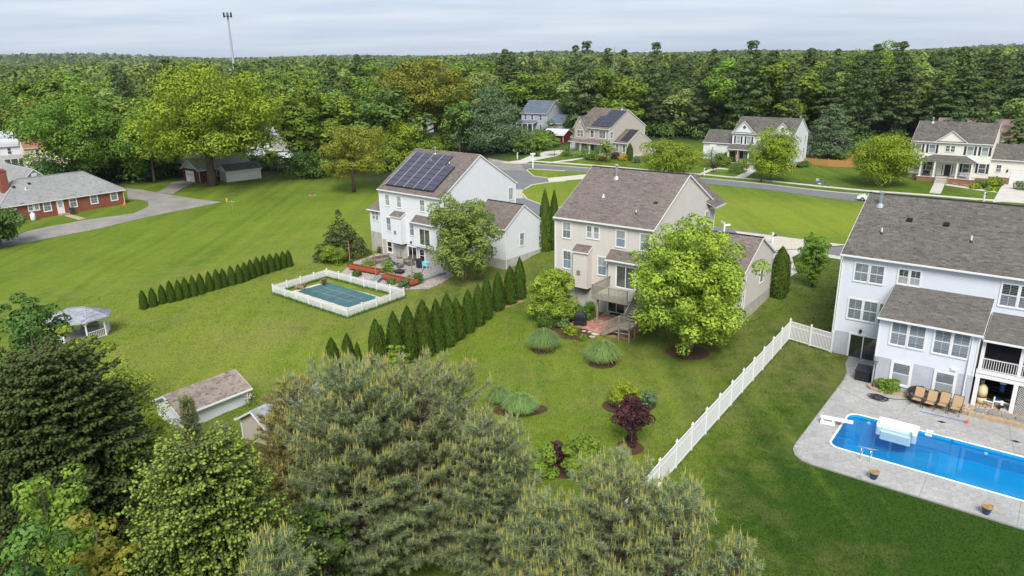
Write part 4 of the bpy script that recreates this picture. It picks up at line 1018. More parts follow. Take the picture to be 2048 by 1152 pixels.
# solar arrays: every module a part, its cells and pale edges sub-parts of one mesh each
def solar(parent, x0, s0, cols, k, hd0, ze, cw, ch, cellmat, lift=.12):
    """cols: list of (column offset, first row, number of rows)"""
    c = math.atan(k); ct, st = math.cos(c), math.sin(c)
    mb = MB(); mb.box(.015, .015, 0, cw - .015, ch - .015, .045)
    me = mb.mesh('solar_module', M['black'])
    g = MB(); nx_, ny_ = 10, 6
    for i in range(nx_):
        for j in range(ny_):
            a, b = .035 + (cw - .07) * i / nx_, .035 + (cw - .07) * (i + 1) / nx_; p, q = .035 + (ch - .07) * j / ny_, .035 + (ch - .07) * (j + 1) / ny_
            g.quad((a + .006, p + .006, .049), (b - .006, p + .006, .049), (b - .006, q - .006, .049), (a + .006, q - .006, .049))
    ce = g.mesh('solar_cells', M[cellmat])
    for (dx, r0, n) in cols:
        for j in range(n):
            s = s0 + (r0 + j) * ch
            o = link('solar_module', me, parent, (x0 + dx, s * ct, ze + s * st + lift), (c, 0, 0)); link('solar_cells', ce, o)
cw, ch = 1.68, .92
solar(LH, .75, .55, [(0, 0, 7), (1 * cw + .05, 0, 7), (2 * cw + .10, 0, 7), (3 * cw + .15, 0, 7), (4 * cw + .2, 0, 5)], RZ / 6.7, 0, 8.6, cw, ch, 'cell')
mb = MB(); c = math.atan(RZ / 6.7)
for i in range(5): mb.box(.75 + i * (cw + .05) - .03, .55, .14, .75 + i * (cw + .05) + .01, .55 + ch * 7 if i < 4 else .55 + ch * 5, .18)
mb.build('panel_rail', M['rail_white'], LH, loc=(0, 0, 8.6), rot=(c, 0, 0))
mb = MB(); mb.box(.72, .46, .04, .75 + 5 * (cw + .05), .54, .17); mb.box(.75 + 5 * cw + .2, .5, .04, .75 + 5 * cw + .26, .55 + ch * 5, .17); mb.build('panel_skirt', M['black'], LH, loc=(0, 0, 8.6), rot=(c, 0, 0))

# ------------------------------------------------------------------ houses across the street
def front_gable(parent, x0, x1, y, ze, rz, depth, mat, roofmat, seed, vent='diamond', out=.25):
    """cross gable on the front: wall triangle, two small slopes running back into the main roof"""
    w = x1 - x0; xm = (x0 + x1) / 2
    wall(parent, (x0, y, 0), 0, [(0, ze), (w, ze), (w / 2, ze + rz)], mat)
    r = math.hypot(w / 2 + out, rz * (1 + 2 * out / w)); k = rz / (w / 2)
    mb = MB(); th = .14
    for sg in (-1, 1):
        xe = xm + sg * (w / 2 + out); zl = ze - out * k
        b = len(mb.v)
        mb.v += [(xe, y - out, zl), (xm, y - out, ze + rz), (xm, y + depth, ze + rz), (xe, y + depth * .08, zl), (xe, y - out, zl - th), (xm, y - out, ze + rz - th), (xm, y + depth, ze + rz - th), (xe, y + depth * .08, zl - th)]
        f = [(b, b + 3, b + 2, b + 1), (b + 4, b + 5, b + 6, b + 7), (b, b + 1, b + 5, b + 4), (b, b + 4, b + 7, b + 3)]
        mb.f += f; mb.mi += [0] * 4
    roof = mb.build('gable_roof', M['trim'], parent)
    for sg in (-1, 1):
        xe = xm + sg * (w / 2 + out); zl = ze - out * k; dx = -sg * (w / 2 + out) / r; dz = (rz + out * k) / r
        if sg < 0: slope_tiles(roof, (xe, y + depth, zl + .012), (0, -1, 0), (dx, 0, dz), [(depth * .92, 0), (depth + out, 0), (depth + out, r), (0, r)], roofmat, .3, .5, seed)
        else: slope_tiles(roof, (xe, y - out, zl + .012), (0, 1, 0), (dx, 0, dz), [(0, 0), (depth * .08 + out, 0), (depth + out, r), (0, r)], roofmat, .3, .5, seed)
    mb = MB()
    if vent == 'diamond':
        for a in range(4):
            cx, cz = math.cos(a * PI / 2) * .22, math.sin(a * PI / 2) * .22
            mb.vprism([(cx - .2, cz), (cx, cz - .2), (cx + .2, cz), (cx, cz + .2)], -.05, 0)
        v = mb.build('gable_window', M['shutter'], parent, loc=(xm, y, ze + rz * .45))
        g = MB(); g.vprism([(-.62, 0), (0, -.62), (.62, 0), (0, .62)], -.03, 0); g.build('frame', M['trim'], v)
    elif vent == 'round':
        mb.lathe([(.3, 0), (.3, .06)], (0, 0, 0), 14); mb.build('gable_vent', M['trim'], parent, loc=(xm, y, ze + rz * .5), rot=(PI / 2, 0, 0))

# ---- cream house with navy shutters, front porch
h = house('house', 'cream house with navy shutters, white porch posts and one centre gable, across the street', (77.17, 140.41, .54), -38.2); H5 = h
L, D, RZ = 13.18, 11.14, 3.12
foundation(h, 0, L, 0, D, -1.4, .15, M['brown_brick'])
shell(h, 0, L, 0, D, .15, 6.45, RZ, M['cream_siding'])
gable_roof(h, 0, L, 0, D, 6.5, RZ, M['roof_grey'], over=.3, rake=.15, course=.28, tab=.5, seed=111)
for x, s in ((.65, 1), (3.0, 1), (9.2, 1), (11.5, 1)):
    window(h, (x, 0, 4.2), 0, 1.05, 1.55, grid=(1, 1) if s else (2, 1), fill='shade', fill2='blind'); shutter_pair(h, (x, 0, 4.2), 0, 1.05, 1.55)
for x in (.65, 11.5):
    window(h, (x, 0, 1.0), 0, 1.1, 1.75, grid=(1, 1), fill='room', fill2='room'); shutter_pair(h, (x, 0, 1.0), 0, 1.1, 1.75)
for x in (3.0, 9.0):
    window(h, (x, 0, 1.0), 0, 1.05, 1.55, grid=(1, 1), fill='room', fill2='room'); shutter_pair(h, (x, 0, 1.0), 0, 1.05, 1.55)
pair(h, (5.75, 0, 4.6), 0, 1.5, 1.1, fill='room', fill2='room', gap=.18)
mb = MB()
for i in range(9):
    a0, a1 = PI * i / 9, PI * (i + 1) / 9
    mb.bar((math.cos(a0) * .95, -.03, math.sin(a0) * .5), (math.cos(a1) * .95, -.03, math.sin(a1) * .5), .06, .08, up=(0, 1, 0))
mb.build('arch_trim', M['trim'], h, loc=(6.5, 0, 5.85))
door_panel(h, (6.1, -.02, .15), 0, 1.0, 2.1, 'black', 'front_door')
for x in (5.62, 7.3): window(h, (x, -.01, .3), 0, .22, 1.9, grid=(1, 2), style='fixed', fill='room', trim=.05, name='sidelight')
front_gable(h, 4.0, 9.1, -.02, 6.5, 2.0, 3.5, M['cream_siding'], M['roof_grey'], 121, vent=None)
mb = MB(); mb.box(2.0, -2.4, -1.3, 11.2, 0, 0); mb.build('porch_base', M['brown_brick'], h)
mb = MB(); mb.box(1.9, -2.5, 0, 11.3, -.02, .06); mb.build('porch_floor', M['pale_concrete'], h)
for x in (2.4, 4.7, 8.4, 10.7): column(h, x, -2.2, .06, 2.95, .14)
mb = MB(); mb.box(2.0, -2.4, 2.93, 11.2, -2.1, 3.2); mb.box(2.0, -2.1, 2.93, 2.2, 0, 3.2); mb.box(11.0, -2.1, 2.93, 11.2, 0, 3.2); mb.build('beam', M['trim'], h)
mb = MB(); a, b, c_, d = (1.75, -2.65, 3.2), (11.5, -2.65, 3.2), (9.3, -.01, 3.95), (3.9, -.01, 3.95)
mb.quad(a, b, c_, d); mb.quad(a, d, (1.75, -.01, 3.2)); mb.quad(b, (11.5, -.01, 3.2), c_); mb.quad(a, (1.75, -.01, 3.2), (11.5, -.01, 3.2), b); pr = mb.build('porch_roof', M['trim'], h)
ln = math.hypot(2.64, .75); slope_tiles(pr, (1.75, -2.65, 3.21), (1, 0, 0), (0, 2.64 / ln, .75 / ln), [(0, 0), (9.75, 0), (7.55, ln), (2.15, ln)], M['roof_grey'], .28, .5, 131)
for a, b in ((2.55, 4.55), (8.55, 10.5)): baluster_rail(h, (a, -2.25), (b, -2.25), .06, .9, mat='black', gap=.2, t=.03)
mb = MB()
for i in range(4): mb.box(5.2, -2.5 - .35 * (i + 1), -.9, 7.2, -2.5 - .35 * i, -.05 - .19 * i)
mb.build('porch_steps', M['concrete'], h)
for x in (5.15, 7.25):
    mb = MB(); mb.tube([(x, -2.4, .0), (x, -2.4, .9), (x, -3.9, .1), (x, -3.9, -.8)], .03, 6); mb.build('handrail', M['black'], h)
mb = MB(); mb.box(-.6, -.3, 0, .6, .3, .12); mb.box(-.6, .22, .12, .6, .3, .6); mb.build('porch_bench', M['trim'], h, loc=(9.4, -.9, .4))
mb = MB(); mb.box(-.55, -.3, .35, .55, .3, .45); mb.box(-.55, .22, .45, .55, .3, .95); mb.box(-.5, -.3, 0, -.44, .3, .35); mb.box(.44, -.3, 0, .5, .3, .35); mb.build('porch_seat', M['black'], h, loc=(3.3, -1.1, .06))
flue(h, 2.2, 5.2, 6.5 + 5.2 * .56, .75, .13)
foundation(h, L, L + 8, 1.0, 9.0, -1.2, .45, M['brown_brick'])
shell(h, L, L + 8, 1.0, 9.0, .45, 3.75, 2.2, M['cream_siding'], skip=('left',))
gable_roof(h, L, L + 8, 1.0, 9.0, 3.8, 2.2, M['roof_grey'], over=.3, rake=.15, course=.28, tab=.5, seed=141)
window(h, (L + .95, 1.0, 1.35), 0, .8, 1.3, grid=(2, 1), fill='room', fill2='shade'); garage_door(h, (L + 3.4, 1.0, -.75), 0, 4.4, 2.7)
mb = MB(); mb.box(-.12, -.2, 0, .12, 0, .4); mb.build('wall_lantern', M['black'], h, loc=(L + 2.75, 1.0, 1.5))
# stepping walk and tumbled stone edge in front
q = [H5.location + Matrix.Rotation(R_(-38.2), 3, 'Z') @ Vector(p) for p in ((6.2, -4.0, 0), (6.1, -6.0, 0))]

# ---- white house with navy shutters and two gables
h = house('house', 'white house with navy shutters and twin front gables behind a round street tree', (49.06, 161.56, .38), -38.03); H4 = h
L, D, RZ = 13.16, 9.4, 2.95
foundation(h, 0, L, 0, D, -1.4, .2, M['brown_brick'])
shell(h, 0, L, 0, D, .2, 6.45, RZ, M['white_siding'])
gable_roof(h, 0, L, 0, D, 6.5, RZ, M['roof_grey'], over=.3, rake=.15, course=.28, tab=.5, seed=151)
front_gable(h, 0, 5.0, -.04, 6.45, 2.5, 4.2, M['white_siding'], M['roof_grey'], 161); front_gable(h, 8.3, 13.1, -.04, 6.45, 2.4, 4.0, M['white_siding'], M['roof_grey'], 171)
for x in (.85, 3.2, 9.2, 11.4):
    window(h, (x, 0, 4.05), 0, .9, 1.55, grid=(1, 1), fill='blind', fill2='blind'); shutter_pair(h, (x, 0, 4.05), 0, .9, 1.55)
window(h, (6.3, 0, 4.3), 0, .8, 1.3, fill='shade')
for x in (.9, 2.75, 8.6, 10.8):
    window(h, (x, 0, .85), 0, .9, 1.6, grid=(1, 1), fill='shade', fill2='blind'); shutter_pair(h, (x, 0, .85), 0, .9, 1.6)
door_panel(h, (5.4, -.02, .2), 0, 1.0, 2.1, 'black', 'front_door')
window(h, (L, 7.4, 4.1), PI / 2, .8, 1.6, fill='shade'); window(h, (L, 7.0, .9), PI / 2, .8, 2.2, fill='shade'); window(h, (L, 1.2, 3.9), PI / 2, .6, 1.3, fill='shade')
mb = MB(); mb.box(-.2, -2.3, -1.5, 13.4, 0, .05); mb.build('porch_base', M['brown_brick'], h); mb = MB(); mb.box(-.3, -2.4, .05, 13.5, -.02, .12); mb.build('porch_floor', M['pale_concrete'], h)
for x in (.1, 2.2, 4.6, 6.9, 9.1, 11.2, 13.2): column(h, x, -2.1, .12, 2.85, .15)
mb = MB(); mb.box(-.1, -2.3, 2.83, 13.4, -2.0, 3.05); mb.build('beam', M['trim'], h)
shed_roof(h, -.1, 13.4, -2.6, 3.06, -.01, 3.85, M['roof_grey'], rake=.2, course=.28, tab=.5, seed=181, name='porch_roof')
mb = MB()
for i in range(5): mb.box(5.3, -2.4 - .35 * (i + 1), -1.5, 7.2, -2.4 - .35 * i, -.08 - .19 * i)
mb.build('porch_steps', M['concrete'], h)
flue(h, 12.6, 4.9, 6.5 + 2.7, .6, .14)
shell(h, -7.0, 0, 1.0, 7.2, .1, 4.0, 2.3, M['white_siding'], skip=('right',))
foundation(h, -7.0, 0, 1.0, 7.2, -.8, .1, M['brown_brick'])
gable_roof(h, -7.0, -.15, 1.0, 7.2, 4.05, 2.3, M['roof_grey'], over=.3, rake=.15, course=.28, tab=.5, seed=191)
for x in (-6.6, -3.4): garage_door(h, (x, 1.0, .1), 0, 2.7, 2.3)

# ---- taupe house with dark solar panels on its front roof
h = house('house', 'taupe house with dark solar panels on both front roofs and a long front porch', (16.21, 180.45, .98), -50.12); H3 = h
L, D, RZ = 10.9, 12.84, 3.99
foundation(h, 0, L, 0, D, -1.2, .0, M['concrete_wall'])
shell(h, 0, L, 0, D, .0, 5.95, RZ, M['tan_siding'])
gable_roof(h, 0, L, 0, D, 6.0, RZ, M['roof_brown'], over=.3, rake=.2, course=.28, tab=.5, seed=201)
wall(h, (.2, -.6, 0), 0, [(0, 2.9), (3.9, 2.9), (3.9, 5.9), (0, 5.9)], M['tan_siding']); wall(h, (4.1, -.6, 0), PI / 2, [(0, 2.9), (.6, 2.9), (.6, 5.9), (0, 5.9)], M['tan_siding']); wall(h, (.2, 0, 0), -PI / 2, [(0, 2.9), (.6, 2.9), (.6, 5.9), (0, 5.9)], M['tan_siding'])
front_gable(h, .2, 4.1, -.62, 5.85, 2.6, 5.0, M['tan_siding'], M['roof_brown'], 211, vent='round', out=.35)
pair(h, (1.15, -.6, 3.55), 0, 1.9, 1.65, fill='shade', fill2='shade', gap=.15); window(h, (5.0, 0, 3.6), 0, 1.1, 1.65, fill='room', fill2='shade', trim=.14); pair(h, (7.85, 0, 3.6), 0, 2.0, 1.7, fill='shade', fill2='shade', gap=.15, trim=.14)
window(h, (L, .5, 3.65), PI / 2, .85, 1.5, fill='shade')
mb = MB()
for i in range(8):
    a0, a1 = PI * i / 8, PI * (i + 1) / 8
    mb.bar((math.cos(a0) * .95, -.03, math.sin(a0) * .5), (math.cos(a1) * .95, -.03, math.sin(a1) * .5), .06, .14, up=(0, 1, 0))
mb.build('arch_trim', M['trim'], h, loc=(2.1, -.6, 5.3))
pair(h, (1.9, 0, .35), 0, 2.1, 1.75, fill='room', fill2='shade', trim=.1); door_panel(h, (5.25, -.02, .02), 0, 1.0, 2.1, 'shutter', 'front_door'); window(h, (8.2, 0, .5), 0, 1.0, 1.6, fill='room')
mb = MB(); mb.box(-.1, -2.1, -1.2, 10.3, 0, -.12); mb.build('porch_base', M['concrete_wall'], h); mb = MB(); mb.box(-.15, -2.15, -.12, 10.35, -.02, -.04); mb.build('porch_floor', M['pale_concrete'], h)
for x in (.2, 3.5, 6.5, 9.95): column(h, x, -1.85, -.04, 2.25, .14)
mb = MB(); mb.box(-.05, -2.0, 2.23, 10.4, -1.7, 2.5); mb.build('beam', M['trim'], h)
shed_roof(h, -.1, 10.5, -2.3, 2.52, -.01, 3.15, M['roof_brown'], rake=.2, course=.28, tab=.5, seed=221, name='porch_roof')
for a, b in ((.4, 3.3), (3.7, 5.1), (6.7, 9.8)): baluster_rail(h, (a, -1.9), (b, -1.9), -.04, .85, mat='black', gap=.22)
mb = MB()
for i in range(3): mb.box(5.2, -2.1 - .35 * (i + 1), -.9, 6.6, -2.1 - .35 * i, -.2 - .19 * i)
mb.build('porch_steps', M['concrete'], h)
flue(h, 9.2, 6.3, 9.9, .7, .12)
wx0, wx1, wy0, wy1 = L, 15.1, 1.9, 9.9
foundation(h, wx0, wx1, wy0, wy1, -1.2, .0, M['pale_concrete']); shell(h, wx0, wx1, wy0, wy1, .0, 2.85, 2.6, M['tan_siding'], skip=('left',))
gable_roof(h, wx0, wx1, wy0, wy1, 2.9, 2.6, M['roof_brown'], over=.3, rake=.15, course=.28, tab=.5, seed=231)
for x in (11.5, 13.6): window(h, (x, wy0, .6), 0, .9, 1.75, fill='room', fill2='shade', trim=.12)
solar(H3, 4.75, .35, [(0, 0, 3), (1.62, 0, 5), (3.24, 0, 5), (4.86, 0, 5)], RZ / 6.42, 0, 6.0, 1.6, 1.28, 'cell_dark')
hw = thing('solar_array', 'dark solar array on the low right wing of the taupe house', 'solar panels', (16.21, 180.45, .98), R_(-50.12))
solar(hw, 12.6, .2, [(0, 0, 3), (1.15, 0, 3)], 2.6 / 4, 0, 2.9, 1.13, 1.45, 'cell_dark'); hw.parent = H3; hw.location = (0, wy0, 0); hw.rotation_euler = (0, 0, 0)
for ch_ in list(hw.children): ch_.parent = H3; ch_.location.y += wy0
bpy.data.objects.remove(hw)
shell(h, -3.4, 0, 2.0, 8.0, 0, 3.1, 1.9, M['tan_siding'], skip=('right',)); foundation(h, -3.4, 0, 2.0, 8.0, -1.0, 0, M['concrete_wall'])
gable_roof(h, -3.4, -.15, 2.0, 8.0, 3.15, 1.9, M['roof_brown'], over=.3, rake=.15, course=.28, tab=.5, seed=241); garage_door(h, (-3.1, 2.0, 0), 0, 2.6, 2.3)
# ------------------------------------------------------------------ other buildings
def turned(parent, fn, loc, a):
    """build parts of parent in a frame of their own, turned by a about z and moved to loc"""
    old = set(parent.children); fn()
    c, s = math.cos(a), math.sin(a)
    for o in parent.children:
        if o in old: continue
        x, y, z = o.location; o.location = (loc[0] + c * x - s * y, loc[1] + s * x + c * y, loc[2] + z); o.rotation_euler.z += a
        if o.rotation_euler.x: o.rotation_euler.rotate(Euler((0, 0, 0)))

def hip_roof(parent, x0, x1, y0, y1, ze, rz, mat, over=.4, course=.3, tab=.5, seed=0):
    hd = (y1 - y0) / 2 + over; k = rz / ((y1 - y0) / 2); lo = ze - over * k; top = ze + rz; ym = (y0 + y1) / 2
    a0, a1, b0, b1 = x0 - over, x1 + over, y0 - over, y1 + over
    mb = MB()
    A, B, C_, D_ = (a0, b0, lo), (a1, b0, lo), (a1, b1, lo), (a0, b1, lo); R0, R1 = (a0 + hd, ym, top), (a1 - hd, ym, top)
    mb.quad(A, B, R1, R0); mb.quad(C_, D_, R0, R1); mb.quad(B, C_, R1); mb.quad(D_, A, R0)
    mb.box(a0, b0, lo - .18, a1, b1, lo - .005)
    roof = mb.build('roof', M['trim'], parent); ln = math.hypot(hd, top - lo); cy, cz = hd / ln, (top - lo) / ln
    slope_tiles(roof, (a0, b0, lo + .01), (1, 0, 0), (0, cy, cz), [(0, 0), (a1 - a0, 0), (a1 - a0 - hd, ln), (hd, ln)], mat, course, tab, seed)
    slope_tiles(roof, (a1, b1, lo + .01), (-1, 0, 0), (0, -cy, cz), [(0, 0), (a1 - a0, 0), (a1 - a0 - hd, ln), (hd, ln)], mat, course, tab, seed + 1)
    w = b1 - b0
    slope_tiles(roof, (a1, b0, lo + .01), (0, 1, 0), (-cy, 0, cz), [(0, 0), (w, 0), (w / 2, ln)], mat, course, tab, seed + 2)
    slope_tiles(roof, (a0, b1, lo + .01), (0, -1, 0), (cy, 0, cz), [(0, 0), (w, 0), (w / 2, ln)], mat, course, tab, seed + 3)
    mb = MB(); mb.bar((R0[0], ym, top + .04), (R1[0], ym, top + .04), .25, .04)
    for p, q in ((A, R0), (B, R1), (C_, R1), (D_, R0)): mb.bar(Vector(p) + Vector((0, 0, .04)), Vector(q) + Vector((0, 0, .04)), .2, .04)
    mb.build('hip_cap', mat, roof); return roof

def brick_box(parent, x0, x1, y0, y1, z0, z1, mat='red_brick', name='brick_wall'):
    mb = MB(); t = .2
    mb.box(x0, y0, z0, x1, y0 + t, z1); mb.box(x0, y1 - t, z0, x1, y1, z1); a = mb.build(name, M[mat], parent)
    mb = MB(); mb.box(-(y1 - y0) / 2 + t, -t, z0, (y1 - y0) / 2 - t, 0, z1); me = mb.mesh(name, M[mat])
    link(name, me, parent, (x0 + 0.0, (y0 + y1) / 2, 0), (0, 0, PI / 2)); link(name, me, parent, (x1, (y0 + y1) / 2, 0), (0, 0, -PI / 2 + PI))

# ---- low red brick building on the left
h = thing('brick_building', 'long low red brick building with a pale grey hip roof and white windows', 'building', (-80.03, 116.04, -1.0), R_(51.8))
brick_box(h, -2.2, 17.0, 0, 8.8, -.7, 3.0)
hip_roof(h, -2.2, 17.0, 0, 8.8, 3.0, 3.2, M['roof_pale'], seed=301)
for x, w, z, hh in ((1.72, .6, 1.42, 1.15), (2.62, .6, 1.42, 1.15), (3.95, 1.02, .98, 1.62), (8.0, 1.02, 1.0, 1.65), (11.4, 1.05, 1.05, 1.65), (14.8, 1.05, 1.08, 1.65)):
    window(h, (x, 0, z), 0, w, hh, grid=(2, 2), fill='shade', trim=.13)
for x, z in ((-1.0, -.05), (5.97, .2)): door_panel(h, (x, 0, z), 0, .95, 2.2, 'trim', lite=True)
mb = MB()
for i in range(3): mb.box(5.8, -.55 - .32 * i, -.9, 7.6, -.25 - .32 * i if i else 0, .12 - .2 * i)
mb.build('door_steps', M['tan_stone'], h)
for x in (.9, 13.2):
    mb = MB(); mb.box(-.25, -.28, 0, .25, 0, .16); mb.box(-.2, -.32, -.06, .2, -.1, 0); mb.build('floodlight', M['black'], h, loc=(x, 0, 2.72))
downspout(h, 16.95, 0, -.4, 2.8, (0, -1))
vent_pipe(h, 2.6, 2.2, 3 + 2.2 * .73, .4, .08, 'trim', 'trim')
for x, y in ((1.2, 2.9), (3.6, 3.2)): box_vent(h, x, y, 3 + y * .73, .73)
def _wing():
    shell(h, 0, 18, -4.6, 4.6, 2.6, 3.2, 4.2, M['grey_siding'], course=.3)
    gable_roof(h, 0, 18, -4.6, 4.6, 3.3, 4.2, M['roof_pale'], over=.3, rake=.35, course=.3, tab=.5, seed=311)
    mb = MB(); mb.box(-.4, -.28, 0, .4, .28, .5)
    for i in range(6): mb.box(-.36, -.32, .04 + i * .075, .36, -.28, .075 + i * .075)
    mb.build('gable_louvre', M['trim'], h, loc=(-.02, 0, 6.2), rot=(0, 0, -PI / 2))
turned(h, _wing, (5.2, 5.2, 0), PI / 2)
mb = MB(); mb.box(-.5, -.7, 0, .5, .7, 6.6); mb.box(-.58, -.78, 6.6, .58, .78, 6.8); mb.box(-.3, -.5, 6.8, .3, .5, 7.0); mb.build('chimney', M['red_brick'], h, loc=(.1, 3.6, 1.2))
# ---- old houses behind it
def simple(name, label, o, yaw, L, D, ze, rz, mat, roofmat, seed, cat='house', zb=0.0, course=.2, tab=.5, rc=.3, fnd='concrete_wall'):
    h = thing(name, label, cat, o, R_(yaw)); foundation(h, 0, L, 0, D, -2.0, zb, M[fnd])
    shell(h, 0, L, 0, D, zb, ze, rz, M[mat], course=course); gable_roof(h, 0, L, 0, D, ze + .05, rz, M[roofmat], over=.3, rake=.3, course=rc, tab=tab, seed=seed); return h
p = at(57, 341); h = simple('old_house', 'narrow pale yellow house with a rust brown roof and brick chimney behind the brick building', (p.x, p.y, p.z), 40, 9, 5.6, 5.4, 2.6, 'yellow_siding', 'roof_rust', 321)
for y, z in ((3.9, 3.4), (3.9, 1.0), (1.7, .8)): window(h, (0, y, z), -PI / 2, .7, 1.5, grid=(1, 1), fill='room', trim=.1)
for x in (2.2, 6.0): window(h, (x, 0, 3.3), 0, .7, 1.4, grid=(1, 1), fill='room', trim=.1)
mb = MB(); mb.box(-.4, -.4, 0, .4, .4, 1.6); mb.box(-.46, -.46, 1.6, .46, .46, 1.75); mb.build('chimney', M['brown_brick'], h, loc=(.8, 4.2, 7.0))
shed_roof(h, .6, 4.4, -2.4, 2.4, -.01, 3.0, M['roof_pale'], seed=325, name='porch_roof', gutter=False, course=.3, tab=.5)
for x in (.7, 2.5, 4.3): column(h, x, -2.3, -.6, 2.3, .06)
p = at(8, 338); h = simple('old_house', 'white house with a pale metal roof at the edge beside the pale yellow house', (p.x, p.y, p.z), 40, 9, 6.0, 5.6, 3.0, 'white_siding', 'white_metal', 331, tab=9, rc=2.2)
for y, z in ((1.6, 3.3), (3.6, 3.3)): window(h, (0, y, z), -PI / 2, .7, 1.5, grid=(1, 1), fill='room', trim=.1)
window(h, (1.5, 0, 3.4), 0, .8, 1.5, grid=(1, 1), fill='room', trim=.1)
shed_roof(h, 0, 6, -2.6, 2.6, -.01, 3.2, M['roof_pale'], seed=335, name='porch_roof', gutter=False, course=.3, tab=.5)
for x in (.1, 1.5, 3.0, 4.5, 5.9): column(h, x, -2.5, -.6, 2.5, .08)
# ---- brick bungalow with a garage under the great tree
p = at(400, 366); h = thing('brick_bungalow', 'dark red brick bungalow with a white garage door, shaded by the great yellow-green tree', 'house', (p.x, p.y, p.z), R_(52))
brick_box(h, 0, 12, 0, 6.2, -.6, 2.7, 'shade_brick'); wall(h, (0, 6.2, 0), -PI / 2, [(0, 2.7), (6.2, 2.7), (3.1, 4.6)], M['grey_siding'])
gable_roof(h, 0, 12, 0, 6.2, 2.75, 1.9, M['roof_pale'], over=.35, rake=.4, course=.3, tab=.5, seed=341)
garage_door(h, (0, 4.9, -.05), -PI / 2, 2.9, 2.15, lites=True); window(h, (4.0, 0, .9), 0, .8, 1.2, grid=(1, 1), fill='room'); downspout(h, .05, -.02, -.3, 2.6, (-.3, -1))
def _wing2():
    brick_box(h, 0, 14, 0, 7, -.6, 2.7, 'shade_brick'); gable_roof(h, 0, 14, 0, 7, 2.75, 2.0, M['roof_pale'], over=.35, rake=.4, course=.3, tab=.5, seed=351)
    for x in (2.5, 6.5, 11): window(h, (x, 0, .9), 0, 1.2, 1.3, fill='shade')
turned(h, _wing2, (4.5, 19.8, 0), -PI / 2)
# ---- white garage shed beside it
p = at(455.5, 364.5); h = simple('garage_shed', 'small cream garage shed with a grey roll door, right of the great trunk', (p.x, p.y, p.z), 42, 7.2, 3.6, 2.3, 1.0, 'cream_siding', 'roof_grey', 361, cat='shed')
garage_door(h, (0, 3.2, 0), -PI / 2, 2.6, 2.0, mat='grey_siding')
# ---- white house and garage behind it, far end of the lawn
p = at(587, 322); h = simple('white_cottage', 'white windowed cottage wall under a grey roof where cars are parked by the far lawn', (p.x - 4.6, p.y - 1.0, p.z), 8, 7, 7, 3.0, 2.6, 'white_siding', 'roof_pale', 371)
window(h, (4.4, 0, 1.1), 0, .9, 1.5, fill='shade')
p = at(540, 325); h = simple('white_house', 'white two storey house mostly hidden behind the great yellow-green tree', (p.x - 7, p.y + 4, p.z), 18, 9, 7, 5.5, 2.6, 'white_siding', 'roof_pale', 381)
for x in (1, 3.2, 5.6): window(h, (x, 0, 3.4), 0, .9, 1.5, fill='shade'); window(h, (x, 0, .8), 0, .9, 1.5, fill='shade')
# ---- sheds near the camera and far ones
h = simple('garden_shed', 'white sided garden shed with a pinkish brown shingle roof, beyond the small pine', (-24.03, 47.08, -2.6), 51.1, 5.29, 3.58, 1.97, .86, 'white_siding', 'roof_pink', 391, cat='shed', course=.10, tab=.30, rc=.15, zb=-.4)
mb = MB(); mb.box(-.7, -.04, .1, .7, .02, 1.9); mb.box(-.03, -.06, .1, .03, -.04, 1.9); mb.build('shed_door', M['trim'], h, loc=(5.29, 1.8, 0), rot=(0, 0, PI / 2))
h = simple('garden_shed', 'garden shed with a blue-grey shingle roof, mostly hidden by the olive pine', (-16.35, 43.45, -2.4), 51.8, 5.2, 3.56, 2.1, 1.06, 'tan_siding', 'roof_slate', 401, cat='shed', course=.10, tab=.30, rc=.15, zb=-.4)
p = at(896, 287); h = simple('grey_shed', 'small grey shed with a pale metal roof at the edge of the trees', (p.x - .5, p.y, p.z), -30, 4.0, 5.0, 3.2, 1.5, 'white_siding', 'white_metal', 411, cat='shed', tab=9, rc=2.0)
p = at(899, 297); h = simple('playhouse', 'little brown playhouse with a grey roof in front of the grey shed', (p.x, p.y, p.z), 20, 1.8, 1.6, 1.5, .8, 'brown_brick', 'roof_pale', 415, cat='shed')
p = at(816, 276); h = simple('white_house', 'white house glimpsed under the amber dome tree', (p.x - 1, p.y + 14, p.z), 25, 8, 7, 4.8, 2.6, 'white_siding', 'roof_pale', 421)
window(h, (2, 0, 3), 0, .9, 1.4, fill='shade'); mb = MB(); mb.box(-.3, -.3, 0, .3, .3, 1.5); mb.build('chimney', M['red_brick'], h, loc=(2, 3.5, 7.0))
p = at(1086, 284); h = simple('red_barn', 'dark red barn with a pale metal roof beside the taupe house', (p.x, p.y + 1, p.z), -32, 6.5, 6, 2.1, 1.3, 'red_barn', 'white_metal', 431, cat='barn', tab=9, rc=2.6)
mb = MB(); mb.box(-1.1, -.06, 0, 1.1, 0, 2.3); mb.build('barn_door', M['red_barn'], h, loc=(3.5, 0, .0))
p = lev(1044, 262, .8); h = simple('blue_roofed_house', 'distant grey house with slate blue roofs and white trim, left of a round tree', (p.x, p.y, .8), -38, 9.5, 9, 5.8, 3.4, 'grey_siding', 'roof_blue', 441, rc=.4, tab=.8)
for x in (1, 3.6, 6.8): window(h, (x, 0, 3.6), 0, .9, 1.5, fill='room'); window(h, (x, 0, .8), 0, .9, 1.5, fill='room')
mb = MB(); mb.lathe([(.35, 0), (.35, .08)], (0, 0, 0), 10); mb.build('gable_vent', M['trim'], h, loc=(9.5, 4.5, 7.5), rot=(0, PI / 2, 0))
shed_roof(h, -.5, 6, -2.4, 2.7, -.01, 3.5, M['roof_blue'], seed=445, name='porch_roof', gutter=False, course=.4, tab=.8)
for x in (-.3, 1.8, 3.9, 5.8): column(h, x, -2.3, 0, 2.6, .12)
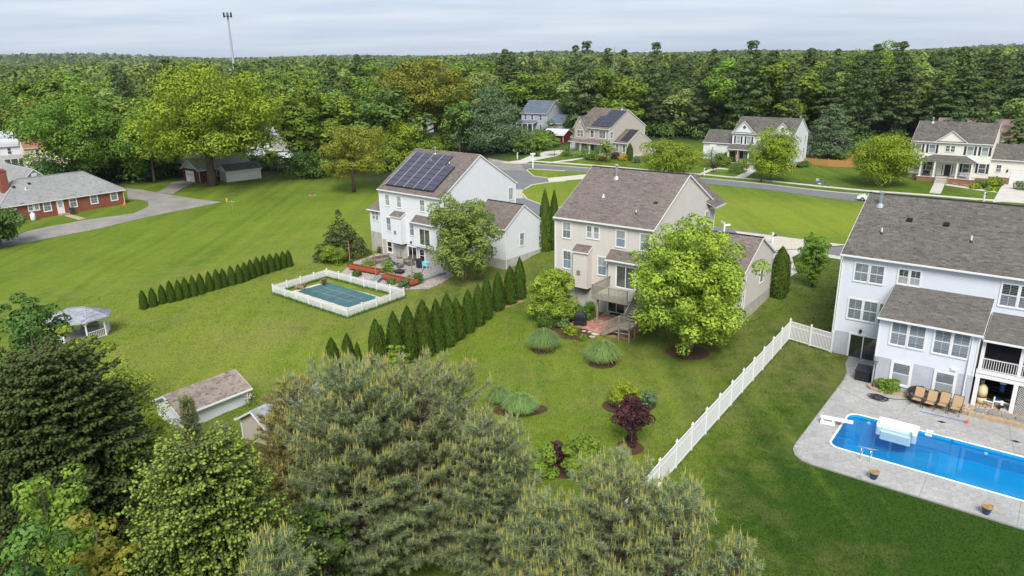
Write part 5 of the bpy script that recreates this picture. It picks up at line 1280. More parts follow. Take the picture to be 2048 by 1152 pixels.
shell(h, 9.5, 14.5, 1.0, 8.0, 0, 2.9, 2.2, M['tan_siding'], course=.2, skip=('left',)); gable_roof(h, 9.6, 14.5, 1.0, 8.0, 2.95, 2.2, M['roof_blue'], course=.4, tab=.8, seed=447); garage_door(h, (14.5, 2.3, 0), PI / 2, 4.2, 2.3)
p = Vector((196 * math.sin(R_(30.2)), 196 * math.cos(R_(30.2)), 0)); h = simple('rusty_barn', 'old barn with streaked rusty metal roof among the dark pines', (p.x, p.y, -.2), -32, 34, 12, 4.2, 4.0, 'grey_siding', 'rust_roof', 451, cat='barn', tab=2.0, rc=9)
p = at(1612, 318); h = simple('grey_outbuilding', 'long low white outbuilding behind the cedar fence', (p.x, p.y + 10, p.z), -32, 11, 6, 3.0, 1.8, 'white_siding', 'roof_grey', 461, cat='shed')
door_panel(h, (1.8, 0, 0), 0, .95, 2.1, 'trim'); window(h, (4.6, 0, 1.2), 0, .8, 1.0, fill='room'); window(h, (8.0, 0, 1.2), 0, .8, 1.0, fill='room')

# ---- gazebo: long octagon, white posts, shingled roof
g = thing('gazebo', 'white gazebo with a blue-grey shingle roof and railings on the lawn by the bushy tree', 'gazebo', (-42.15, 66.2, -2.25), R_(18))
def octo(r, z, sx=1.22): return [(r * sx * math.cos(PI / 8 + i * PI / 4), r * math.sin(PI / 8 + i * PI / 4), z) for i in range(8)]
mb = MB(); mb.prism([q[:2] for q in octo(2.15, 0)], -.2, .32); mb.build('floor', M['grey_wood'], g)
mb = MB(); lo_, hi_ = octo(2.55, 2.35), [(-.8, 0, 3.2), (.8, 0, 3.2)]
roof_f = MB()
for i in range(8):
    a, b = lo_[i], lo_[(i + 1) % 8]; ca = hi_[0] if a[0] < 0 else hi_[1]; cb = hi_[0] if b[0] < 0 else hi_[1]
    mb.quad(a, b, cb, ca) if ca != cb else mb.quad(a, b, ca)
mb.prism([q[:2] for q in octo(2.5, 0)], 2.24, 2.345); gr = mb.build('roof', M['trim'], g)
for i in range(8):
    a, b = Vector(lo_[i]), Vector(lo_[(i + 1) % 8]); ca = Vector(hi_[0] if a.x < 0 else hi_[1]); cb = Vector(hi_[0] if b.x < 0 else hi_[1])
    e = (b - a).normalized(); L_e = (b - a).length; nrm = e.cross(ca - a).normalized(); s = nrm.cross(e); sl = (ca - a).dot(s)
    slope_tiles(gr, a + nrm * .01, e, s, [(0, 0), (L_e, 0), ((cb - a).dot(e), sl), ((ca - a).dot(e), sl)], M['roof_slate'], .15, .30, 470 + i)
mb = MB(); mb.bar(Vector(hi_[0]) + Vector((0, 0, .04)), Vector(hi_[1]) + Vector((0, 0, .04)), .2, .05); mb.build('ridge_cap', M['roof_slate'], gr)
pp = octo(2.1, 0)
for i in range(8):
    q = pp[i]; mb = MB(); mb.box(-.06, -.06, .3, .06, .06, 2.3); mb.build('post', M['trim'], g, loc=(q[0], q[1], 0), rot=(0, 0, PI / 8 + i * PI / 4))
    b = pp[(i + 1) % 8]
    if i != 5: baluster_rail(g, q[:2], b[:2], .32, .8, gap=.16, t=.035)
    mb = MB(); d = (Vector(b) - Vector(q)).normalized()
    for v, sg in ((Vector(q), 1), (Vector(b), -1)): mb.bar(v + Vector((0, 0, 1.85)), v + d * sg * .38 + Vector((0, 0, 2.24)), .05, .10)
    tag(mb.build('bracket', M['trim'], g), kind='stuff')
t = thing('bench', 'grey bench with cushions standing inside the gazebo', 'bench', g.matrix_basis @ Vector((.6, .9, .32)), R_(18))
mb = MB(); mb.box(-.8, -.3, .35, .8, .3, .43); mb.build('seat', M['grey_wood'], t); mb = MB(); mb.box(-.8, .24, .43, .8, .32, .95); mb.build('backrest', M['grey_wood'], t); mb = MB(); [mb.box(x - .04, y - .04, 0, x + .04, y + .04, .35) for x in (-.72, .72) for y in (-.22, .22)]; tag(mb.build('leg', M['grey_wood'], t), kind='stuff')
mb = MB(); mb.box(-.7, -.26, .43, .7, .2, .52); mb.build('cushion', M['cushion'], t)

# ---- cell tower
p = lev(467, 126, 4.0); k_ = 520.0 / p.length; tx, ty = p.x * k_, p.y * k_; tb = tz(tx, ty)
th_ = hgt((tx, ty, tb), 453, 25)
t = thing('cell_tower', 'slim grey cell tower with a crown of antennas above the left woods', 'tower', (tx, ty, tb))
mb = MB(); mb.tube([(0, 0, -1), (0, 0, th_ * .5), (0, 0, th_)], [1.05, .75, .5], 12); mb.build('mast', plain('galvanised_mast', (.42, .45, .50), .5, .4, .3), t)
mb = MB(); mb.lathe([(.4, 0), (2.4, .05), (2.4, .3), (.4, .35)], (0, 0, th_ - 2.4), 12); mb.build('platform', M['black'], t)
mb = MB(); mb.box(-.22, -.15, -1.4, .22, .15, 1.4); me = mb.mesh('antenna', M['shutter'])
for i in range(12):
    a = 2 * PI * i / 12 + (.12 if i % 2 else -.12); link('antenna', me, t, (2.5 * math.cos(a), 2.5 * math.sin(a), th_ - 1.6 + (.5 if i % 3 == 0 else 0)), (0, 0, a))
# ------------------------------------------------------------------ blue pool, its deck and everything on it (coordinates of the pale blue-grey house)
RA = R_(RIGHT_YAW)
def rw(x, y, z=0.0): return right_w(x, y, z)
deck_o = [(1.35, 0), (1.5, -1.8), (2.0, -3.4), (2.16, -5), (2.16, -16.6), (2.25, -17.3), (2.55, -17.9), (3.0, -18.25), (3.7, -18.42), (20.5, -18.42), (20.5, -5.95), (9.95, -5.95), (9.75, -4.9), (4.04, -4.9), (4.04, 0)]
def rounded(x0, x1, y0, y1, r, n=7):
    P = []
    for cx_, cy_, a0 in ((x1 - r, y1 - r, 0), (x0 + r, y1 - r, 90), (x0 + r, y0 + r, 180), (x1 - r, y0 + r, 270)):
        for i in range(n): a = R_(a0 + 90 * i / (n - 1)); P.append((cx_ + r * math.cos(a), cy_ + r * math.sin(a)))
    return P
PX0, PX1, PY0, PY1, PR = 3.92, 17.2, -15.5, -10.25, .6
pin = rounded(PX0, PX1, PY0, PY1, PR); pout = rounded(PX0 - .12, PX1 + .12, PY0 - .12, PY1 + .12, PR + .12)
def inside(poly, x, y):
    c = False; n = len(poly)
    for i in range(n):
        (x0, y0), (x1, y1) = poly[i], poly[(i + 1) % n]
        if (y0 > y) != (y1 > y) and x < (x1 - x0) * (y - y0) / (y1 - y0) + x0: c = not c
    return c
deck = thing('pool_deck', None, None, rw(0, 0), RA, kind='structure')
def ring_mesh(outer, inner, z0, z1):
    bm = bmesh.new(); ov = [bm.verts.new((p[0], p[1], z1)) for p in outer]; iv = [bm.verts.new((p[0], p[1], z1)) for p in inner]
    es = [bm.edges.new((l[i], l[(i + 1) % len(l)])) for l in (ov, iv) for i in range(len(l))]
    bmesh.ops.triangle_fill(bm, edges=es, use_beauty=True)
    for f in bm.faces:
        f.normal_update()
        if f.normal.z < 0: f.normal_flip()
    for l, sg in ((outer, 1), (inner, -1)):
        n = len(l); lo = [bm.verts.new((p[0], p[1], z0)) for p in l]; up = [bm.verts.new((p[0], p[1], z1)) for p in l]
        for i in range(n): j = (i + 1) % n; bm.faces.new((lo[i], lo[j], up[j], up[i]))
    me = bpy.data.meshes.new('deck_slab'); bm.to_mesh(me); bm.free(); return me
me = ring_mesh(deck_o, pout, -.25, .035); me.materials.append(plain('deck_base', (.27, .265, .255), .9, .2, var=.12, scale=2.0)); link('deck_slab', me, deck)
# stamped herringbone: blocks standing 8 mm proud of the slab, in bands along the deck
rng = np.random.default_rng(5); V = []; FL = []
bw, bl, gp_ = .30, .60, .006; ang = R_(12); ca, sa = math.cos(ang), math.sin(ang)
big = [(p[0], p[1]) for p in deck_o]
for i in range(-60, 75):
    for j in range(-50, 60):
        for o in (0, 1):
            # herringbone cell of two blocks
            ux = (i * bw + j * bw); uy = (-i * bw + j * bw)
            if o == 0: r_ = (ux, uy, ux + bl, uy + bw)
            else: r_ = (ux, uy + bw, ux + bw, uy + bw + bl)
            mx_, my_ = (r_[0] + r_[2]) / 2, (r_[1] + r_[3]) / 2
            X, Y = 10 + ca * mx_ - sa * my_, -12 + sa * mx_ + ca * my_
            if not (2.2 < X < 20.4 and -18.4 < Y < 0): continue
            q = [(10 + ca * x - sa * y, -12 + sa * x + ca * y) for x, y in ((r_[0] + gp_, r_[1] + gp_), (r_[2] - gp_, r_[1] + gp_), (r_[2] - gp_, r_[3] - gp_), (r_[0] + gp_, r_[3] - gp_))]
            if not inside(big, X, Y) or (PX0 - .14 < X < PX1 + .14 and PY0 - .14 < Y < PY1 + .14): continue
            for ax, lim_, sg in ((0, 2.2, 1), (1, -18.38, 1), (0, 20.4, -1)) + (((0, PX0 - .14, -1),) if X < PX0 - .14 and PY0 < Y < PY1 else ()) + (((1, PY0 - .14, -1),) if Y < PY0 - .14 and X > PX0 else ()) + (((1, PY1 + .14, 1),) if Y > PY1 + .14 and X > PX0 else ()) + (((1, -6.1, -1),) if X > 9.8 and Y > -8 else ()) + (((1, -4.95, -1),) if 4.1 < X <= 9.8 and Y > -8 else ()):
                o_ = []
                for c0, c1 in zip(q, q[1:] + q[:1]):
                    d0, d1 = sg * (c0[ax] - lim_), sg * (c1[ax] - lim_)
                    if d0 >= 0: o_.append(c0)
                    if d0 * d1 < 0: f_ = d0 / (d0 - d1); o_.append((c0[0] + (c1[0] - c0[0]) * f_, c0[1] + (c1[1] - c0[1]) * f_))
                q = o_
                if len(q) < 3: break
            if len(q) < 3 or (X < 4.0 and Y < -17.0 and not all(inside(big, *c) for c in q)): continue
            z = .040 + rng.uniform(0, .003); b = len(V); m_ = len(q)
            V += [(*c, z) for c in q] + [(*c, .034) for c in q]; FL.append(tuple(range(b, b + m_))); FL += [(b + m_ + k, b + m_ + (k + 1) % m_, b + (k + 1) % m_, b + k) for k in range(m_)]
me = bpy.data.meshes.new('stamped_block'); me.from_pydata(V, [], FL); me.materials.append(M['stamped']); o = link('stamped_block', me, deck); tag(o, kind='stuff')
for (a, b) in (((6.9, -5.9), (6.5, -10.1)), ((9.4, -15.65), (9.4, -18.4)), ((2.2, -6.6), (5.2, -8.2)), ((12.6, -6), (13.2, -10.1)), ((13.9, -15.65), (13.9, -18.4))):
    mb = MB(); mb.bar((*a, .046), (*b, .046), .022, .012); mb.build('deck_joint', M['slate'], deck)
for x, y in ((9.04, -8.13), (13.13, -8.3)):
    mb = MB(); mb.vprism([(-.3, 0), (0, -.17), (.3, 0), (0, .17)], 0, .02); mb.build('diamond_inset', M['black'], deck, loc=(x, y, .045), rot=(-PI / 2, 0, .2))

pool = thing('swimming_pool', 'open rectangular swimming pool with bright blue water and rounded corners', 'pool', rw(0, 0), RA)
me = ring_mesh(pout, pin, .02, .062); me.materials.append(M['fibreglass']); me.name = 'coping'; link('coping', me, pool)
mb = MB(); n = len(pin); b = 0
depth = lambda x: -1.15 - 1.1 * max(0, min(1, (9.5 - x) / 4.0))
mb.v = [(p[0], p[1], .03) for p in pin] + [(p[0], p[1], depth(p[0])) for p in pin]
for i in range(n): j = (i + 1) % n; mb.f.append((i, j, n + j, n + i)); mb.mi.append(0)
mb.build('liner_wall', M['liner'], pool)
mb = MB(); xs = [PX0, 5.5, 7.5, 9.5, 13, PX1]
for a, c in zip(xs[:-1], xs[1:]): mb.quad((a, PY0, depth(a)), (c, PY0, depth(c)), (c, PY1, depth(c)), (a, PY1, depth(a)))
mb.build('liner_floor', M['liner'], pool)
mb = MB(); mb.v = [(p[0], p[1], -.14) for p in pin]; mb.f = [tuple(range(n))]; mb.mi = [0]; mb.build('water', M['water'], pool)
# moulded white steps let into the far side
mb = MB(); sx0, sx1 = 5.75, 7.95
shell_o = rounded(sx0 - .12, sx1 + .12, PY1 - .30, PY1 + .55, .22, 5); shell_i = rounded(sx0 + .16, sx1 - .16, PY1 - .34, PY1 + .20, .12, 5)
mb.prism(rounded(sx0 - .1, sx1 + .1, PY1 - .02, PY1 + .55, .16, 5), -.3, .085); mb.prism(rounded(sx0 + .35, sx1 - .35, PY1 + .18, PY1 + .48, .10, 5), .085, .11)
mb.prism(rounded(sx0 - .1, sx0 + .2, PY1 - .62, PY1 - .02, .1, 5), -.7, .05); mb.prism(rounded(sx1 - .2, sx1 + .1, PY1 - .62, PY1 - .02, .1, 5), -.7, .05)
for i in range(3): mb.prism(rounded(sx0 + .2, sx1 - .2, PY1 - .26 - .20 * i, PY1 - .02 - .19 * i, .06, 4), -.95, -.05 - .17 * i)
mb.build('entry_steps', M['fibreglass'], pool)
mb = MB(); mb.box(8.45, PY1 + .2, .045, 8.85, PY1 + .42, .075); mb.build('skimmer_lid', M['trim'], pool)
mb = MB(); mb.box(8.42, PY1 - .03, -.2, 8.82, PY1 + .01, -.02); mb.build('skimmer_mouth', M['trim'], pool)
for x in (5.1, 11.8):
    mb = MB(); mb.lathe([(.11, 0), (.09, .04)], (0, 0, 0), 12); mb.build('pool_light', M['trim'], pool, loc=(x, PY1 - .001, -.35), rot=(PI / 2, 0, 0))
t = thing('diving_board', 'white diving board on a low base reaching over the pool corner', 'diving board', rw(2.62, -12.75), RA + R_(10))
mb = MB(); mb.box(0, -.2, .42, 1.95, .2, .48); mb.build('board', M['fibreglass'], t)
mb = MB(); mb.box(.0, -.2, .03, .9, .2, .2); mb.box(.05, -.16, .2, .18, .16, .43); mb.box(.7, -.16, .2, .8, .16, .43); mb.build('base', M['fibreglass'], t)
t = thing('pool_ladder', 'pair of curved steel grab rails at the near edge of the pool', 'ladder', rw(6.1, -15.75), RA)
for x in (-.26, .26):
    mb = MB(); mb.tube([(x, -.35, .02), (x, -.34, .5), (x, -.26, .68), (x, -.1, .74), (x, .12, .68), (x, .22, .45), (x, .24, -.9)], .024, 8); mb.build('rail', M['chrome'], t, True)
mb = MB(); [mb.box(-.26, .2, z, .26, .28, z + .03) for z in (-.35, -.65)]; tag(mb.build('rung', M['trim'], t), kind='stuff')

def pot(x, y, label):
    t = thing('plant_pot', label, 'plant pot', rw(x, y, .045), RA)
    mb = MB(); mb.lathe([(.15, 0), (.20, .12), (.245, .36), (.25, .40)], (0, 0, 0), 18); mb.build('body', M['blue_glaze'], t, True)
    mb = MB(); mb.lathe([(.25, .40), (.285, .41), (.285, .49), (.255, .50), (.23, .44)], (0, 0, 0), 18); mb.build('rim', M['tan_rim'], t)
    mb = MB(); mb.lathe([(.232, .40), (.2, .445), (.02, .455)], (0, 0, 0), 14); mb.build('soil', M['soil'], t); return t
pot(6.99, -17.95, 'blue glazed pot on the deck edge nearest the pool ladder')['group'] = 'blue pots along the deck edge'; pot(12.5, -18.05, 'blue glazed pot on the deck edge farthest from the ladder')['group'] = 'blue pots along the deck edge'

# raised gravel bed behind a tan stone curb
bed = thing('raised_bed', 'raised gravel bed with slate stepping stones behind a tan stone curb under the porch', 'planting bed', rw(0, 0), RA)
mb = MB(); path = [(9.75, -5.1), (9.78, -5.75), (9.95, -5.98), (10.3, -6.05), (20.4, -5.95)]
for a, b in zip(path[:-1], path[1:]): 
    n_ = max(1, int((Vector(b) - Vector(a)).length / .42))
    for i in range(n_):
        p, q = Vector(a).lerp(Vector(b), i / n_), Vector(a).lerp(Vector(b), (i + .97) / n_); mb = MB(); mb.bar((*p, .17), (*q, .17), .24, .26); mb.build('curb_stone', M['tan_stone'], bed)
mb = MB(); mb.box(9.8, -5.95, -.1, 20.4, -1.6, .24); mb.build('gravel_base', M['soil'], bed)
rng = np.random.default_rng(8)
def pebble_field(parent, poly, n, r0, r1, z, mat, name='pebble', seed=0, flat=.6):
    rng = np.random.default_rng(seed); V = []; F = []; xs = [p[0] for p in poly]; ys = [p[1] for p in poly]; k = 0
    while k < n:
        x, y = rng.uniform(min(xs), max(xs)), rng.uniform(min(ys), max(ys))
        if not inside(poly, x, y): k += .2; continue
        r = rng.uniform(r0, r1); a0 = rng.uniform(0, 6.28); b = len(V); zz = z if not callable(z) else z(x, y)
        for i in range(5): a = a0 + 2 * PI * i / 5; rr_ = r * rng.uniform(.8, 1.2); V.append((x + rr_ * math.cos(a), y + rr_ * math.sin(a), zz))
        V.append((x, y, zz + r * flat))
        F += [(b + i, b + (i + 1) % 5, b + 5) for i in range(5)]; k += 1
    o = link(name, np_mesh(name, np.array(V), np.array(F), mat), parent); tag(o, kind='stuff'); return o
pebble_field(bed, [(9.95, -5.85), (20.3, -5.8), (20.3, -3.2), (9.95, -3.2)], 2600, .04, .09, .235, M['pebbles'], seed=3)
for i, x in enumerate((10.9, 11.65, 12.4, 13.2)): mb = MB(); mb.box(-.3, -.27, 0, .3, .27, .06); mb.build('stepping_slab', M['slate'], bed, loc=(x, -5.35 + .05 * i, .25), rot=(0, 0, .05 * i))
# curved planter with a round bush
cv = thing('curved_planter', 'curved tan curb holding dark pebbles and the hydrangea by the lamp', 'planting bed', rw(0, 0), RA)
arc = [(4.0, -4.95), (3.98, -5.35), (4.2, -5.62), (4.7, -5.72), (5.6, -5.55), (6.6, -5.42), (7.0, -5.2), (7.05, -4.92)]
for a, b in zip(arc[:-1], arc[1:]):
    mb = MB(); p, q = Vector(a), Vector(b); mb.bar((*p, .12), (*p.lerp(q, .97), .12), .2, .24); mb.build('curb_stone', M['tan_stone'], cv)
pebble_field(cv, arc, 420, .04, .08, .10, M['pebbles'], seed=4)
mb = MB(); mb.prism(arc, -.1, .10); mb.build('soil', M['soil'], cv)

def lounge_chair(x, y, rz, label):
    t = thing('patio_chair', label, 'chair', rw(x, y, .045), RA + rz, 'tan sling chairs in a row by the pool')
    mb = MB(); mb.quad((-.28, -.32, .42), (.28, -.32, .42), (.28, .26, .37), (-.28, .26, .37)); mb.quad((-.28, -.32, .405), (-.28, .26, .355), (.28, .26, .355), (.28, -.32, .405)); mb.build('seat', M['tan_sling'], t)
    mb = MB(); mb.quad((-.28, .27, .40), (.28, .27, .40), (.28, .52, 1.10), (-.28, .52, 1.10)); mb.quad((-.28, .285, .40), (-.28, .535, 1.10), (.28, .535, 1.10), (.28, .285, .40)); mb.build('backrest', M['tan_sling'], t)
    for s in (-1, 1):
        mb = MB(); mb.tube([(s * .31, -.36, .42), (s * .31, .26, .37), (s * .31, .54, 1.13)], .02, 6); mb.build('side_frame', M['bronze'], t)
        mb = MB(); mb.tube([(s * .31, -.34, .42), (s * .33, -.38, .0)], .02, 6); mb.build('leg', M['bronze'], t)
        mb = MB(); mb.tube([(s * .31, .24, .37), (s * .33, .36, .0)], .02, 6); mb.build('leg', M['bronze'], t)
        mb = MB(); mb.tube([(s * .33, -.33, .42), (s * .34, -.30, .62), (s * .34, .30, .60), (s * .32, .36, .62)], .022, 6); mb.build('armrest', M['bronze'], t)
    mb = MB(); mb.tube([(-.31, .54, 1.13), (.31, .54, 1.13)], .02, 6); mb.build('top_rail', M['bronze'], t); return t
for (x, y), l in zip(((7.25, -6.25), (8.05, -6.38), (8.78, -6.2), (9.55, -6.28)), ('tan sling chair in the row, nearest the coiled hose', 'tan sling chair, second of the row from the coiled hose', 'tan sling chair, third of the row from the coiled hose', 'tan sling chair in the row, nearest the gravel bed')): lounge_chair(x, y, R_(-6), l)
# round wicker daybed
t = thing('wicker_daybed', 'round dark wicker daybed against the wall behind the tan chairs', 'daybed', rw(7.55, -5.55, .045), RA + .1)
mb = MB(); mb.lathe([(.82, 0), (.92, .12), (.92, .34), (.86, .36), (.3, .36)], (0, 0, 0), 24, 1.1, .72); mb.build('base', M['dark_wicker'], t, True)
mb = MB(); n = 20; prof = [(.93, .3, .80), (1.0, .62, .86)]
for i in range(n):
    a0, a1 = R_(-25) + R_(230) * i / n, R_(-25) + R_(230) * (i + 1) / n
    h0, h1 = .34 + .52 * math.sin(PI * i / n) ** .6, .34 + .52 * math.sin(PI * (i + 1) / n) ** .6
    for r0, r1 in ((.92, 1.0), (.84, .92)): mb.quad((r0 * 1.1 * math.cos(a0), r0 * .72 * math.sin(a0), .3), (r0 * 1.1 * math.cos(a1), r0 * .72 * math.sin(a1), .3), (r1 * 1.1 * math.cos(a1), r1 * .72 * math.sin(a1), h1), (r1 * 1.1 * math.cos(a0), r1 * .72 * math.sin(a0), h0))
    mb.quad((1.1 * math.cos(a0), .72 * math.sin(a0), h0), (1.1 * math.cos(a1), .72 * math.sin(a1), h1), (1.01 * math.cos(a1), .66 * math.sin(a1), h1), (1.01 * math.cos(a0), .66 * math.sin(a0), h0))
mb.build('backrest', M['dark_wicker'], t)
mb = MB(); mb.lathe([(.82, .36), (.84, .42), (.8, .47), (.05, .48)], (0, 0, 0), 24, 1.08, .68); mb.build('cushion', M['brown_wicker'], t, True)
t = tag(MB().build('garden_hose', M['black']), 'dark hose lying in loose coils on the pool deck', 'hose')
mb = MB(); pts = []
for i in range(150):
    a = i * .27; r = .40 + .22 * math.sin(i * .21) + .05 * math.sin(i * .9); pts.append(rw(4.95 + r * 1.15 * math.cos(a) + .1 * math.sin(i * .05), -6.85 + r * .75 * math.sin(a), .07 + .0007 * i))
pts += [rw(5.6 + .18 * i, -6.5 + .10 * i, .07) for i in range(1, 8)]; mb.tube(pts, .022, 5); me_ = mb.mesh('garden_hose', M['black']); t.data = me_
t = thing('pool_brush', 'blue pole with an orange head lying on the deck in front of the chairs', 'pool brush', rw(7.6, -7.35, .07), RA + R_(-1))
mb = MB(); mb.tube([(0, 0, 0), (2.75, .12, 0)], .018, 6); mb.build('pole', M['blue_plastic'], t); mb = MB(); mb.box(2.72, -.08, -.03, 2.86, .32, .12); mb.build('head', M['orange'], t)
# storage box, lamp, wall things
t = thing('deck_box', 'dark ribbed storage box with a folded cover beside the sliding door', 'storage box', rw(3.35, -4.1, .045), RA)
mb = MB(); mb.box(-.55, -.42, 0, .45, .42, .72); [mb.box(-.55 + .1 * i, -.445, .03, -.49 + .1 * i, -.42, .68) for i in range(10)]; mb.build('body', M['black'], t)
mb = MB(); mb.box(-.6, -.47, .72, .5, .47, .79); mb.quad((-.6, -.1, .79), (.5, -.1, .79), (.5, .47, 1.0), (-.6, .47, 1.0)); mb.quad((-.6, .47, .79), (-.6, .47, 1.0), (.5, .47, 1.0), (.5, .47, .79)); mb.build('lid', M['black'], t)
t = thing('lamp_post', 'short dark red lamp post with a glass lantern at the corner of the sun room', 'lamp post', rw(4.2, -5.25, .1), RA)
mb = MB(); mb.lathe([(.09, 0), (.05, .1), (.032, .3), (.032, 1.75), (.07, 1.8), (.03, 1.86)], (0, 0, 0), 8); mb.build('post', plain('dark_red_post', (.10, .035, .025), .5, .4), t)
mb = MB(); mb.lathe([(.10, 1.86), (.14, 2.12), (.2, 2.14), (.05, 2.28), (.02, 2.36)], (0, 0, 0), 8); mb.build('lantern', M['slate'], t)
# pool plant in the open store
t = thing('sand_filter', 'tall cream pool filter tank at the left of the open store', 'filter tank', rw(10.75, -4.0, .25), RA)
mb = MB(); mb.lathe([(.12, 0), (.3, .08), (.33, .3), (.31, .50)], (0, 0, 0), 16); mb.build('lower_tank', M['cream_plastic'], t, True); mb = MB(); mb.lathe([(.325, .50), (.34, .53), (.325, .56)], (0, 0, 0), 16); mb.build('clamp_band', M['black'], t)
mb = MB(); mb.lathe([(.31, .56), (.32, .9), (.28, 1.22), (.12, 1.38), (.1, 1.42)], (0, 0, 0), 16); mb.build('upper_tank', M['cream_plastic'], t, True)
t = thing('pool_pipework', 'white pipes and valves in front of the cream filter tank', 'pipes', rw(11.5, -4.35, .25), RA)
mb = MB(); mb.tube([(-.5, 0, .4), (0, -.1, .4), (0, -.1, 0)], .05, 8); mb.build('pipe', M['trim'], t); mb = MB(); mb.tube([(.0, -.1, .4), (.02, -.1, .85)], .05, 8); mb.build('pipe', M['trim'], t); mb = MB(); mb.tube([(.0, -.1, .52), (.55, .1, .50), (.95, .12, .5), (.95, .12, .02)], .045, 8); mb.build('pipe', M['trim'], t); mb = MB(); mb.tube([(1.2, .2, .0), (1.22, .2, .45)], .05, 8); mb.build('pipe', M['trim'], t); mb = MB(); mb.box(.3, .0, 0, .62, .25, .3); mb.build('pump', M['black'], t); mb = MB(); mb.lathe([(.12, .3), (.13, .55), (.05, .6)], (.46, .12, 0), 10); mb.build('strainer', M['trim'], t)
def bucket(x, y, z, lid, label):
    t = thing('bucket', label, 'bucket', rw(x, y, z), RA, 'buckets in the store'); mb = MB(); mb.lathe([(.13, 0), (.17, .36), (.165, .37)], (0, 0, 0), 14); mb.build('body', M['trim'], t); mb = MB(); mb.lathe([(.18, .36), (.18, .40), (.03, .41)], (0, 0, 0), 14); mb.build('lid', M[lid], t)
bucket(11.7, -3.6, .25, 'blue_plastic', 'white bucket with a blue lid beside the pump in the store'); bucket(12.25, -3.7, .25, 'shutter', 'white bucket with a dark lid by the sloping board'); bucket(10.6, -3.2, 1.3, 'shade', 'white bucket standing high behind the cream tank')
t = thing('water_jug', 'bright blue water jug on a shelf at the back of the store', 'jug', rw(11.8, -3.0, 1.05), RA); mb = MB(); mb.lathe([(.15, 0), (.17, .06), (.17, .34), (.08, .42), (.07, .5)], (0, 0, 0), 14); mb.build('body', M['blue_plastic'], t, True); mb = MB(); mb.box(-.18, -.1, .52, .18, .1, .62); mb.build('cap', M['trim'], t)
t = thing('shelf_unit', 'dark shelf unit at the back of the store', 'shelf', rw(11.6, -2.95, .25), RA); mb = MB(); [mb.box(-1.2, -.25, z, 1.2, .25, z + .04) for z in (.4, .76, 1.02)]; tag(mb.build('shelf', M['black'], t), kind='stuff'); mb = MB(); [mb.box(x - .03, -.25, 0, x + .03, .25, .4) for x in (-1.17, 1.17)]; tag(mb.build('leg', M['black'], t), kind='stuff')
t = tag(MB().build('ramp_board', M['deck_wood']), 'pale wooden board sloping out of the store beside the lattice', 'board'); mb = MB(); mb.bar((0, 0, 0), (.25, 1.9, .25), .55, .05); t.data = mb.mesh('ramp_board', M['deck_wood']); t.location = rw(12.2, -4.75, .29); t.rotation_euler = (0, 0, RA)

# ------------------------------------------------------------------ vinyl fence between the two yards
f = thing('vinyl_fence', 'long white vinyl picket fence dividing the two back yards and turning to the house wall', 'fence')
fa, fb, fc = Vector((23.48, 57.27)), Vector((5.45, 32.12)), Vector((25.9, 54.5))
pk = MB(); pk.box(-.036, -.012, .12, .036, .012, 1.68); pk_me = pk.mesh('picket', M['trim'])
po = MB(); po.box(-.065, -.065, -.3, .065, .065, 1.80); po.lathe([(.10, 1.80), (.10, 1.83), (.05, 1.86), (.06, 1.90), (.035, 1.96), (.005, 1.98)], (0, 0, 0), 10); po_me = po.mesh('post', M['trim'])
def vinyl(a, b, n, last=True, pn=21):
    d = (b - a); ang_ = math.atan2(d.y, d.x)
    P = [a.lerp(b, i / n) for i in range(n + 1)]
    for i, p in enumerate(P):
        if i < n or last: link('post', po_me, f, (p.x, p.y, tz(p.x, p.y)), (0, 0, ang_))
    for p, q in zip(P[:-1], P[1:]):
        z0, z1 = tz(p.x, p.y), tz(q.x, q.y)
        mb = MB()
        for z, hh in ((.14, .10), (1.28, .07), (1.66, .09)): mb.bar((p.x, p.y, z0 + z), (q.x, q.y, z1 + z), .05, hh)
        tag(mb.build('rail', M['trim'], f), kind='stuff')
        for i in range(pn):
            t_ = (i + .6) / (pn + .2); link('picket', pk_me, f, (p.x + (q.x - p.x) * t_, p.y + (q.y - p.y) * t_, z0 + (z1 - z0) * t_), (0, 0, ang_))
vinyl(fa, fb, 13, pn=20); vinyl(fa, fc, 2, pn=15)

# ------------------------------------------------------------------ middle yard: deck, stairs, patio (coordinates of the beige house)
MA = R_(MID_YAW)
def mw(x, y, z=0.0): return mid_w(x, y, z)
MZ = -.06
dk = MH   # the deck is fixed to the house
ft = MB()
dx0, dx1, dy0, dz = 6.35, 9.85, -3.85, 2.72
bo = MB(); bo.box(0, -.068, 0, dx1 - dx0, .068, .03); bo_me = bo.mesh('deck_board', M['deck_wood'])
n = int((-.6 - dy0) / .145)
for i in range(n): link('deck_board', bo_me, dk, (dx0, dy0 + .07 + .145 * i, dz))
mb = MB(); mb.box(dx0 - .04, dy0 - .04, dz - .26, dx1 + .04, dy0, dz + .02); mb.box(dx0 - .04, dy0, dz - .26, dx0, -.6, dz + .02); mb.box(dx1, dy0, dz - .26, dx1 + .04, -.6, dz + .02)
for i in range(8): mb.box(dx0 + .2 + i * .42, dy0, dz - .24, dx0 + .24 + i * .42, -.6, dz - .01)
mb.build('deck_frame', M['grey_wood'], dk); mb = MB(); mb.box(dx0 - .05, dy0 + .35, dz - .45, dx1 + .05, dy0 + .47, dz - .26); mb.build('deck_beam', M['grey_wood'], dk)
for x in (dx0 + .35, dx1 - .3): mb = MB(); mb.box(x - .07, dy0 + .33, -.4, x + .07, dy0 + .47, dz - .45); mb.build('deck_post', M['grey_wood'], dk)
